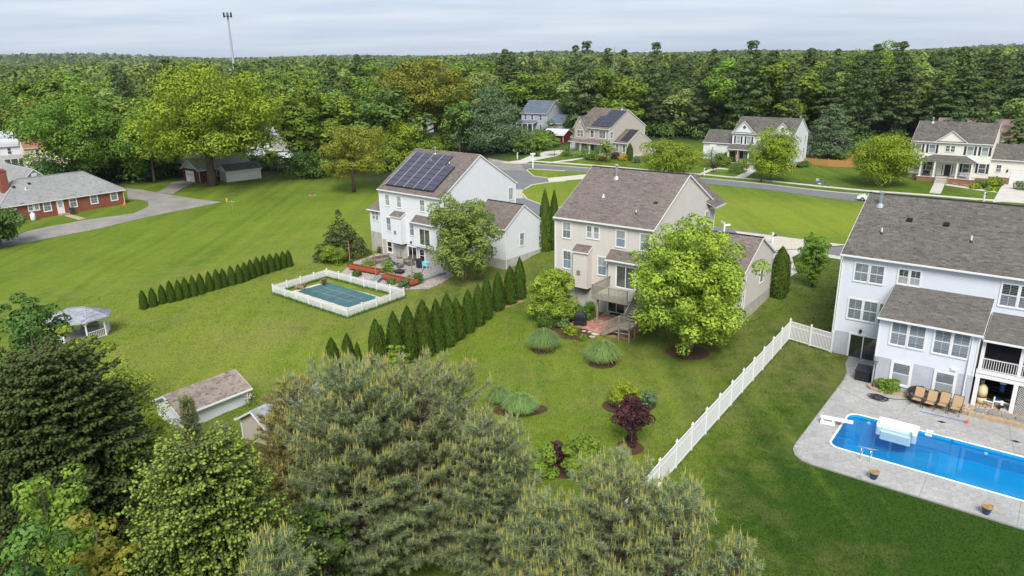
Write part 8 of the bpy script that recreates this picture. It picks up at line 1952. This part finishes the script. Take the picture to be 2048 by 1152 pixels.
TH = [(669, 755, 668, 675, 31), (700, 752, 697, 668, 27), (719, 750, 715, 685, 17), (758, 752, 752, 640, 34), (765, 700, 762, 650, 14), (793, 738, 785, 625, 34), (820, 722, 809, 614, 38), (850, 713, 840, 602, 38), (876, 703, 868, 600, 33), (897, 692, 887, 588, 34), (915, 679, 909, 597, 32), (938, 665, 934, 581, 26), (958, 651, 951, 570, 26), (975, 638, 971, 553, 23), (997, 621, 992, 545, 25), (1021, 608, 1019, 533, 26), (1040, 598, 1034, 516, 24)]
ordn = ['first', 'second', 'third', 'fourth', 'fifth', 'sixth', 'seventh', 'eighth', 'ninth', 'tenth', 'eleventh', 'twelfth', 'thirteenth', 'fourteenth', 'fifteenth', 'sixteenth', 'seventeenth', 'eighteenth']
for i, (fx, fy, tx_, ty_, w) in enumerate(TH):
    q_ = ('tall arborvitae in the long hedge, %s from the shed end' % ordn[i]) if i < 9 else ('tall arborvitae in the long hedge, %s from the white garage end' % ordn[len(TH) - 1 - i])
    arbor(AV[i % 4], (fx, fy), (tx_, ty_), w * .98, q_, 'tall arborvitae hedge')
SHX = [(289, 618, 286, 580), (308, 613, 303, 576), (327, 607, 321, 570), (344, 604, 336, 562), (360, 600, 353, 560), (374, 596, 369, 555), (389, 592, 384, 551), (404, 588, 400, 547), (421, 582, 417, 543), (436, 578, 431, 539), (449, 574, 445, 537), (465, 570, 460, 532), (480, 566, 475, 529), (492, 562, 488, 525), (504, 557, 501, 519), (517, 552, 513, 514), (530, 548, 527, 511), (543, 544, 540, 508), (556, 540, 553, 506), (568, 536, 564, 503), (579, 533, 576, 501)]
for i, (fx, fy, tx_, ty_) in enumerate(SHX):
    m_ = len(SHX) - 1 - i; q_ = ('small arborvitae in the short hedge, %s from the gazebo end' % ordn[i]) if i < 11 else ('small arborvitae in the short hedge, %s from the picket fence end' % ordn[m_])
    arbor(AV[(i * 3) % 4], (fx, fy), (tx_, ty_), 14, q_, 'short hedge of small arborvitae')
arbor(AV[0], (1090, 502), (1089, 381), 25, 'left one of the tall arborvitae pair at the white garage corner', 'arborvitae pair by the white garage'); arbor(AV[2], (1108, 499), (1109, 383), 21, 'right one of the tall arborvitae pair at the white garage corner', 'arborvitae pair by the white garage')
arbor(arbor_proto(620, 3.2, .75, 4200, .075, 1.6), (1556, 593), (1560, 495), 36, 'single blunt dark arborvitae by the beige house garage'); arbor(AV[1], (1143, 299), (1143, 269), 10, 'slim arborvitae beside the red barn'); arbor(AV[3], (1259, 321), (1260, 287), 13, 'slim arborvitae at the corner of the taupe house wing')

# ---- ornamental grasses: arching blades
def grass_clump(foot, wpx, hpx, label, n=1500, seed=1, arch=.8, tone=.55):
    p = at(*foot); d = math.sqrt(p.x ** 2 + p.y ** 2 + (CAM_H - p.z) ** 2); R = wpx / 2 / FPX * d; H = hpx; rng = np.random.default_rng(seed)
    th = rng.random(n) * 2 * PI; out = R * rng.uniform(.08, 1.1, n); h = H * rng.uniform(.55, 1.08, n) * (1 - .30 * np.minimum(1, out / R) ** 2); d2 = np.column_stack([np.cos(th), np.sin(th)]); sd = np.column_stack([-np.sin(th), np.cos(th)]); b0 = rng.random(n) * R * .25
    w = .026; rows = []
    ab = arch * rng.uniform(.3, 1.15, n)
    for s, f, zf in ((0, 0, 0), (.4, .28, .66), (.75, .66, .98), (1, 1.0, 1 - ab * .42)):
        c = d2 * (b0 + (out - b0).clip(0) * f)[:, None]; z = h * zf; ww = w * (1 - s * .85)
        rows.append(np.column_stack([c - sd * ww, z])); rows.append(np.column_stack([c + sd * ww, z]))
    V = np.stack(rows, 1).reshape(-1, 3); i = np.arange(n)[:, None] * 8; F = np.concatenate([np.concatenate([i + 2 * k, i + 2 * k + 1, i + 2 * k + 3, i + 2 * k + 2], 1) for k in range(3)])
    t = thing('ornamental_grass', label, 'ornamental grass', p, 0, 'ornamental grass clumps in the lawn'); tn = np.clip(tone + rng.normal(size=n) * .22, 0, 1); link('blades', np_mesh('blades', V, F, L_['grass'], np.repeat(tn, 8)), t); return t
grass_clump((1088, 695), 74, 1.65, 'fountain of ornamental grass with red flowers at its foot, nearest the patio', 3600, 1, 1.15); grass_clump((1205, 722), 78, 1.7, 'fountain of ornamental grass in the middle of the lawn', 3800, 2, 1.15)
grass_clump((996, 805), 54, 1.25, 'smaller grey-green grass clump in the twin bed near the white pine', 2600, 3, .8, .55); grass_clump((1041, 824), 76, 1.4, 'larger grey-green grass clump in the twin bed near the white pine', 3800, 4, .8, .55)
# ------------------------------------------------------------------ the big conifers in front
def needles(P, D, rng, k, ln, w, cone):
    """k needles from every point P, spreading about the direction D"""
    n = len(P); Pk = np.repeat(P, k, 0); Dk = unit(np.repeat(D, k, 0) + rng.normal(size=(n * k, 3)) * cone); L = (ln * rng.uniform(.7, 1.15, n * k))[:, None]
    s = unit(np.cross(Dk, rng.normal(size=(n * k, 3)))) * w
    V = np.stack([Pk - s, Pk + s, Pk + Dk * L], 1).reshape(-1, 3); return V, np.arange(n * k * 3).reshape(-1, 3)

def long_pine(name, label, px, py, D, R, seed, leaf='hero_pine', cand=.5, dens=1.0, zb=.08, prof=.36, k=14, ln=.21, leaders=1):
    p, H = spot(px, py, D); rng = np.random.default_rng(seed); PT, PD, TN, CP = [], [], [], []; mb = MB()
    mb.tube([(0, 0, -.5), (.1, 0, H * .5), (0, .05, H * .95)], [H * .022, H * .014, .02], 8)
    z = H * zb
    while z < H * .985:
        t = z / H; L0 = R * (1 - t) ** prof * min(1, .75 + t); m = 6 if t > .8 else 8; a0 = rng.uniform(0, 6.28)
        for i in range(m):
            a = a0 + 2 * PI * i / m + rng.normal() * .22; L = max(.25, L0 * rng.uniform(.72, 1.15)); rise = .12 + .55 * t + rng.normal() * .06
            dx, dy = math.cos(a), math.sin(a); q = lambda s: np.array([dx * L * s, dy * L * s, z + L * (rise * s + .22 * s * s * s)])
            mb.tube([q(0), q(.5), q(1)], [.012 + .012 * L, .01 + .006 * L, .006], 4, cap=False)
            ns = max(2, int(L * 3.4 * dens)); bc = rng.choice([.1, .5, 1.3])
            for j in range(ns):
                s = .25 + .75 * (j + rng.random()) / ns; base_ = q(s); sl = min(.95, .42 * L * (1.08 - s) + .22)
                for sgn in (-1, 1):
                    yaw = a + sgn * rng.uniform(.35, 1.05); l = sl * rng.uniform(.55, 1.1); el = .30 + .40 * t + rng.normal() * .12
                    dv = np.array([math.cos(yaw), math.sin(yaw), el]); dv /= np.linalg.norm(dv); e = base_ + dv * l; tn = rng.normal() * .12
                    mb.tube([base_, e], [.010, .004], 3, cap=False)
                    PT.append(e); PD.append(dv); TN.append(tn)
                    if l > .5: PT.append(base_ + dv * l * .5 + rng.normal(size=3) * .03); PD.append(dv); TN.append(tn - .05)
                    if rng.random() < cand * bc * (.15 + .85 * t): CP.append(e + np.array([0, 0, .06]))
            PT.append(q(1.0)); PD.append((dx * .6, dy * .6, .6)); TN.append(.1)
            if rng.random() < cand * 1.6: CP.append(q(1.02))
        z += H * rng.uniform(.030, .042) + .10
    PT, PD, TN = np.array(PT), unit(np.array(PD)), np.array(TN)
    PS = np.repeat(PT, 3, 0) - np.repeat(PD, 3, 0) * np.tile(np.array([0, .11, .22]), len(PT))[:, None]; PD = np.repeat(PD, 3, 0); TN = np.repeat(TN, 3); PT = PS
    V, F = needles(PT, PD, rng, k, ln, .014, .78); tone = np.repeat(np.clip(.42 + TN[:, None] + rng.normal(size=(len(PT), k)) * .16, 0, 1).ravel(), 3)
    t = thing(name, label, 'pine tree', p, rng.uniform(0, 6.28)); link('needles', np_mesh('needles', V, F, L_[leaf], tone), t); link('branches', mb.mesh('branches', M['bark'], True), t)
    if CP:
        CP = np.array(CP); c = []; 
        for off in range(3): c.append(CP + np.column_stack([rng.normal(size=len(CP)) * .035, rng.normal(size=len(CP)) * .035, np.zeros(len(CP))]))
        C = np.concatenate(c); n = len(C); hh = rng.uniform(.18, .46, n); r = .018; tip = C + np.column_stack([rng.normal(size=n) * .02, rng.normal(size=n) * .02, hh])
        o = [np.array([math.cos(b) * r, math.sin(b) * r, 0]) for b in (0, 2.1, 4.2)]
        V = np.stack([C + o[0], C + o[1], C + o[2], tip], 1).reshape(-1, 3); i = np.arange(n) * 4
        F = np.concatenate([np.stack([i + a, i + b, i + 3], 1) for a, b in ((0, 1), (1, 2), (2, 0))]); tag(link('new_shoots', np_mesh('new_shoots', V, F, L_['candle'], np.repeat(rng.random(n), 4)), t), kind='stuff')
    return t

long_pine('white_pine', 'big blue-green white pine filling the lower middle, with pale new shoots', 838, 768, 31.5, 4.7, 701, cand=.9)
long_pine('white_pine', 'white pine standing left in the big pine group, below the hedge end', 700, 752, 30.5, 4.1, 702, cand=.9)
long_pine('white_pine', 'lower white pine at the right shoulder of the big pine group', 975, 850, 29.0, 2.7, 703, cand=.7)
long_pine('white_pine', 'white pine covered in tall yellow shoots at the near end of the vinyl fence', 1235, 950, 24.5, 2.9, 704, cand=1.6)
long_pine('white_pine', 'white pine with yellow shoots just right of the vinyl fence end', 1352, 985, 23.5, 2.2, 705, cand=1.5)
long_pine('olive_pine', 'brownish olive pine over the blue-grey shed roof', 585, 768, 35.5, 3.2, 706, leaf='hero_olive', cand=.30, prof=.5)
long_pine('young_pine', 'young grey-green pine with several leaders in front of the white garden shed', 372, 800, 41.5, .85, 707, cand=.35, prof=.5)
long_pine('young_pine', 'young grey-green pine at the corner of the white garden shed', 440, 858, 41.0, .8, 708, cand=.35, prof=.5)
long_pine('white_pine', 'pine top with pale shoots peeping in at the lower right of the pines', 1478, 1082, 22.5, 1.2, 709, cand=1.5)
long_pine('white_pine', 'pale pine top at the very bottom of the picture, left of the spruce', 545, 1085, 20.5, 1.7, 710, cand=.8)
long_pine('white_pine', 'white pine low between the two pine groups, with pale shoots', 1085, 1015, 23.5, 2.2, 711, cand=1.3)

def spruce_tree(label, px, py, D, R, seed, leaf='hero_spruce', name='spruce_tree', tipped=True, size=.19, dens=1.0, prof=.8, zb=.04):
    """whorls of drooping branches set with short fat sprays, the newest ones pale"""
    p, H = spot(px, py, D); rng = np.random.default_rng(seed); P, Dr, T = [], [], []; mb = MB(); mb.tube([(0, 0, -.5), (0, 0, H * .97)], [H * .024, .02], 8)
    z = H * zb
    while z < H * .985:
        t = z / H; L0 = R * (1 - t) ** prof; m = max(6, int(6 + L0 * 1.6)); a0 = rng.uniform(0, 6.28)
        for i in range(m):
            a = a0 + 2 * PI * i / m + rng.normal() * .2; L = max(.2, L0 * rng.uniform(.78, 1.1)); rise = .55 * t - .12
            dx, dy = math.cos(a), math.sin(a); q = lambda s: np.array([dx * L * s, dy * L * s, z + L * (rise * s - .16 * s * s + .15 * s ** 4)])
            mb.tube([q(0), q(.5), q(1)], [.01 + .01 * L, .008 + .005 * L, .005], 4, cap=False); ns = max(2, int(L * 6.5 * dens))
            for j in range(ns):
                s = .06 + .94 * (j + rng.random()) / ns; b_ = q(s); sl = .38 * L * (1.05 - s) + .14
                for sgn in (-1, 1):
                    yaw = a + sgn * rng.uniform(.35, 1.0); l = min(.8, sl * rng.uniform(.5, 1.1)); nt = max(1, int(l / .13))
                    for u in range(nt + 1):
                        e = (u + .5) / (nt + .5) * l; tip = u == nt
                        P.append(b_ + np.array([math.cos(yaw) * e, math.sin(yaw) * e, -e * .18 + rng.normal() * .04])); Dr.append((math.cos(yaw) * .8 + rng.normal() * .25, math.sin(yaw) * .8 + rng.normal() * .25, (.25 if tip else -.25) + rng.normal() * .2)); T.append((.62 + .22 * t if (tip and tipped and rng.random() < .8) else (.28 if tipped else .42)) + rng.normal() * .09)
        z += H * rng.uniform(.024, .030) + .05
    P, Dr, T = np.array(P), unit(np.array(Dr)), np.clip(np.array(T), 0, 1); n = len(P); s_ = size * rng.uniform(.7, 1.25, n)[:, None]; a_ = unit(np.cross(Dr, rng.normal(size=(n, 3)))); b_ = np.cross(Dr, a_); m_ = P + Dr * s_ * .45
    V = np.stack([P, m_ + a_ * s_ * .33, m_ + b_ * s_ * .33, m_ - a_ * s_ * .33, m_ - b_ * s_ * .33, P + Dr * s_], 1).reshape(-1, 3); i = np.arange(n) * 6
    F = np.concatenate([np.stack([i, i + 1 + (k + 1) % 4, i + 1 + k], 1) for k in range(4)] + [np.stack([i + 5, i + 1 + k, i + 1 + (k + 1) % 4], 1) for k in range(4)])
    t = thing(name, label, 'spruce tree' if tipped else 'conifer', p, 0); link('sprays', np_mesh('sprays', V, F, L_[leaf], np.repeat(T, 6)), t); link('branches', mb.mesh('branches', M['bark'], True), t); return t
spruce_tree('dense spruce with bright lime tips in the lower left', 385, 868, 24.5, 4.6, 721, dens=1.15, prof=.45)
spruce_tree('huge dark conifer at the lower left, its sprays nearly black', 85, 702, 35.0, 5.2, 722, 'dark', 'dark_conifer', False, .26, .8, .38)
spruce_tree('second dark conifer behind the lime tipped spruce', 215, 770, 40.0, 2.6, 723, 'dark', 'dark_conifer', False, .24, .75, .6)
# undergrowth in the corner
for i, (px, py, D, w, lf, l) in enumerate(((60, 900, 28, 150, 'mid', 'leafy green bush at the lower left edge under the dark conifer'), (175, 985, 25, 130, 'olive', 'olive green bush between the dark conifer and the spruce'), (265, 872, 34, 110, 'mid', 'green bush behind the lime tipped spruce'), (30, 1010, 23, 140, 'deep', 'deep green bush in the lower left corner'), (230, 700, 44, 110, 'yellow', 'light green bush right of the airy locust'), (300, 905, 31, 90, 'deep', 'shaded bush between the spruce and the shed'), (480, 880, 36, 90, 'olive', 'olive undergrowth between the young pines and the olive pine'), (640, 960, 29, 110, 'deep', 'dark undergrowth under the big pine group'))):
    p, h = spot(px, py, D); pr = tree_proto('bush', 760 + i, h, w / 2 / FPX * (D * 1.25), h * .1, 7000, .10, lf, k=80, rl=.26, irr=.16, fill=.2, limbs=5); place('bush', pr, p, h, l, 'bush', rz=0)

# ------------------------------------------------------------------ the woods
rng = np.random.default_rng(77); taken = []
def lim_at(az): return np.interp(az, [-60, -36, -32, -25, -18, -10, 0, 8, 15, 25, 33, 50], [205, 200, 178, 165, 160, 178, 190, 222, 212, 192, 176, 166])
def kind_of(az, r, u):
    if az > 24: return 'pine' if u < .78 else ('tall' if u < .92 else 'round')
    if az > 11: return 'pine' if u < .74 else ('spruce' if u < .80 else ('tall' if u < .93 else 'round'))
    if az > 1: return 'spruce' if u < .45 and r < 250 else ('pine' if u < .55 else ('round' if u < .8 else 'tall'))
    if az > -19: return 'round' if u < .55 else ('tall' if u < .85 else 'pine')
    if az > -30: return 'pine' if u < .42 else ('round' if u < .75 else 'tall')
    return 'round' if u < .62 else 'tall'
SECT = [(-30, 'above the old yellow house'), (-22, 'behind the great yellow-green tree'), (-13, 'right of the cell tower'), (-4, 'round the amber dome tree'), (4, 'above the blue roofed house'), (13, 'behind the taupe house'), (23, 'behind the twin gabled white house'), (29, 'left of the cream house'), (90, 'behind the cream house')]
WORD = {'pine': 'dark pine', 'spruce': 'pointed spruce', 'round': 'round leafy tree', 'tall': 'tall leafy tree'}
NAME = {'pine': 'pine_tree', 'spruce': 'spruce_tree', 'round': 'leafy_tree', 'tall': 'tall_tree'}
PR = {'pine': PINE, 'spruce': SPRUCE, 'round': ROUND, 'tall': TALL}
# clear of buildings already standing at the wood's edge
KEEP = [(o.location.x, o.location.y) for o in bpy.data.objects if o.parent is None and o.get('category') in ('house', 'barn', 'shed', 'building')]
PINE_LOW = [tree_proto('pine', 590 + i, 22, 5.2, 1.5, 5200, .37, 'pine', lobes=pine_lobes(22, 5.2, 1.5), tr=.30, limbs=6, up=.6) for i in range(2)]
cnt = {}
rows = []
r = 152.0
while r < 335:
    step = 6.2 + (r - 150) * .036; az = -41.0
    while az < 42:
        a = az + rng.normal() * .4; rr = r + rng.normal() * 2.5
        if rr > lim_at(a): rows.append((rr, a))
        az += math.degrees(step / r) * 1.22
    r += step * 1.12
for (rr, a) in rows:
    x, y = rr * math.sin(R_(a)), rr * math.cos(R_(a))
    if any((x - kx) ** 2 + (y - ky) ** 2 < 15 ** 2 for kx, ky in KEEP) or (a > 29.5 and rr < 204): continue
    kd = kind_of(a, rr, rng.random())
    if cnt.get(kd, 0) >= 285: continue
    cnt[kd] = cnt.get(kd, 0) + 1
    base_h = {'pine': 24.5, 'spruce': 22.0, 'round': 18.5, 'tall': 21.5}[kd]
    if a < -5: base_h *= .92 + .06 * math.sin(a)
    if a > 11: base_h *= .95 - (.05 if a > 30 else 0)
    h = base_h * rng.uniform(.76, 1.10); edge = rr < lim_at(a) + 16
    lab = '%s %s the woods %s' % (WORD[kd], 'edging' if edge else 'deep in', next(w for z_, w in SECT if a < z_))
    place(NAME[kd], PR[kd][int(rng.integers(len(PR[kd])))] if not (edge and kd == 'pine') else PINE_LOW[int(rng.integers(2))], (x, y, tz(x, y)), h, lab, 'tree', lab.replace('pine ', 'pines ', 1).replace('spruce ', 'spruces ', 1).replace('tree ', 'trees ', 1), rng=RND, w=PR[kd][0][3] * h / PR[kd][0][2] * (1.22 if kd in ('pine', 'spruce') else 1.38))
# a bare dead pine above the taupe house
p, hh = spot(1229, 93, 240); t = thing('dead_tree', 'bare dead tree rising above the woods behind the taupe house', 'tree', p); mb = MB(); mb.tube([(0, 0, 0), (0, 0, hh)], [.35, .05], 7)
for i in range(16):
    a = i * 2.4; z = hh * (.72 + .27 * i / 16); mb.tube([(0, 0, z), (1.6 * math.cos(a), 1.6 * math.sin(a), z + .5)], [.06, .02], 4)
mb.build('trunk', M['pale_bark'], t)

# low growth that closes the edge of the woods
rng = np.random.default_rng(55); n = 900; az_ = rng.uniform(-41, 41, n); r_ = np.array([lim_at(v) for v in az_]) + rng.uniform(-1, 30, n); L = []
for v, q in zip(az_, r_):
    x, y = q * math.sin(R_(v)), q * math.cos(R_(v))
    if any((x - kx) ** 2 + (y - ky) ** 2 < 12 ** 2 for kx, ky in KEEP): continue
    w_ = rng.uniform(1.2, 2.6); L.append((x, y, tz(x, y) + w_ * .7, w_, w_, w_ * rng.uniform(.8, 1.6)))
V, F, t_ = lobe_cards(rng, L, 60000, .33, up=.7); tag(link('undergrowth', np_mesh('undergrowth', V, F, L_['deep'], t_)), 'low dark undergrowth closing the edge of the woods', 'undergrowth', None, 'stuff')

# beyond them the canopy reads as one mass
def canopy(name, r0, r1, n, cards_per, size, hmin, hmax, rad, seed):
    rng = np.random.default_rng(seed); rr = np.sqrt(rng.uniform(r0 ** 2, r1 ** 2, n)); az = np.radians(rng.uniform(-44, 44, n)); x, y = rr * np.sin(az), rr * np.cos(az); z = terr(x, y); h = rng.uniform(hmin, hmax, n) * rng.uniform(.85, 1.12, n); R = rad * rng.uniform(.6, 1.6, n)
    k = cards_per; d = unit(rng.normal(size=(n * k, 3))); d[:, 2] = np.abs(d[:, 2]) * .9 + .05; rep = lambda v: np.repeat(v, k)
    P = np.column_stack([rep(x) + d[:, 0] * rep(R), rep(y) + d[:, 1] * rep(R), rep(z) + rep(h) - rep(R) * (1 - d[:, 2]) * 1.15]); N = unit(d + rng.normal(size=(n * k, 3)) * .35)
    V, F = cards(P, N, size * rng.uniform(.7, 1.3, n * k), rng, .8); tn = np.clip(rep(rng.choice([-.25, .1, .35, .6, 1.0], n) + rng.normal(size=n) * .12) + rng.normal(size=n * k) * .07, 0, 1)
    o = link(name, np_mesh(name, V, F, L_['wood_far'], np.repeat(tn, 4))); tag(o, 'distant rolling woods reaching to the horizon', 'woods', None, 'stuff'); return o
c1 = canopy('woods', 330, 900, 4400, 56, 1.0, 14, 22, 5.6, 81)
c2 = canopy('far_woods', 880, 2600, 7000, 16, 2.9, 14, 20, 7.0, 82); c2['label'] = 'farther hazy woods below the horizon'
c3 = canopy('hill_woods', 2500, 6500, 8000, 9, 8, 12, 20, 14, 83); c3['label'] = 'blue wooded hills along the horizon'
# uncut grass along the foot of the picket fence and scattered tufts
def tufts(name, pts, n, h, r, seed, label):
    rng = np.random.default_rng(seed); B = []
    for (a, b) in pts:
        t = rng.random(n); B.append(np.column_stack([a[0] + (b[0] - a[0]) * t + rng.normal(size=n) * r, a[1] + (b[1] - a[1]) * t + rng.normal(size=n) * r]))
    B = np.concatenate(B); m = len(B); z = terr(B[:, 0], B[:, 1]); P = np.column_stack([B, z]); th = rng.random(m) * 6.28; w = .025; s = np.column_stack([np.cos(th) * w, np.sin(th) * w, np.zeros(m)]); tip = P + np.column_stack([rng.normal(size=m) * .07, rng.normal(size=m) * .07, h * rng.uniform(.5, 1.2, m)])
    V = np.stack([P - s, P + s, tip], 1).reshape(-1, 3); o = link(name, np_mesh(name, V, np.arange(m * 3).reshape(-1, 3), L_['deep'], np.repeat(rng.uniform(.2, 1, m), 3))); tag(o, label, 'grass', None, 'stuff')
tufts('long_grass', [(tuple(cn[0][:2]), tuple(cn[1][:2])), (tuple(cn[1][:2]), tuple(cn[2][:2])), (tuple(cn[2][:2]), tuple(cn[3][:2])), (tuple(cn[3][:2]), tuple(cn[0][:2]))], 2600, .38, .14, 91, 'dark uncut grass along the foot of the picket fence')
tufts('fence_grass', [(tuple(fa), tuple(fb)), (tuple(fa), tuple(fc))], 1500, .16, .10, 92, 'short grass along the foot of the vinyl fence')
tufts('brush_pile', [(tuple(at(505, 345)[:2]), tuple(at(545, 338)[:2]))], 900, 1.3, .8, 93, 'heap of brown brushwood in front of the parked cars'); bpy.data.objects['brush_pile'].data.materials[0] = M['bark']

# ------------------------------------------------------------------ pale air
mh = bpy.data.materials.new('pale_air'); mh.use_nodes = True; th2 = NT(mh); th2.n.remove(th2.n['Principled BSDF']); pv_ = th2.new('VolumePrincipled'); pv_.inputs['Color'].default_value = (.80, .89, 1.0, 1); pv_.inputs['Density'].default_value = .000055; pv_.inputs['Anisotropy'].default_value = .2; th2.l.new(pv_.outputs[0], th2.n['Material Output'].inputs['Volume'])
mb = MB(); mb.box(-9500, -90, -12, 9500, 12500, 150); hz = mb.build('haze', mh); tag(hz, 'thin pale summer haze that turns the far hills blue', 'haze', None, 'stuff')
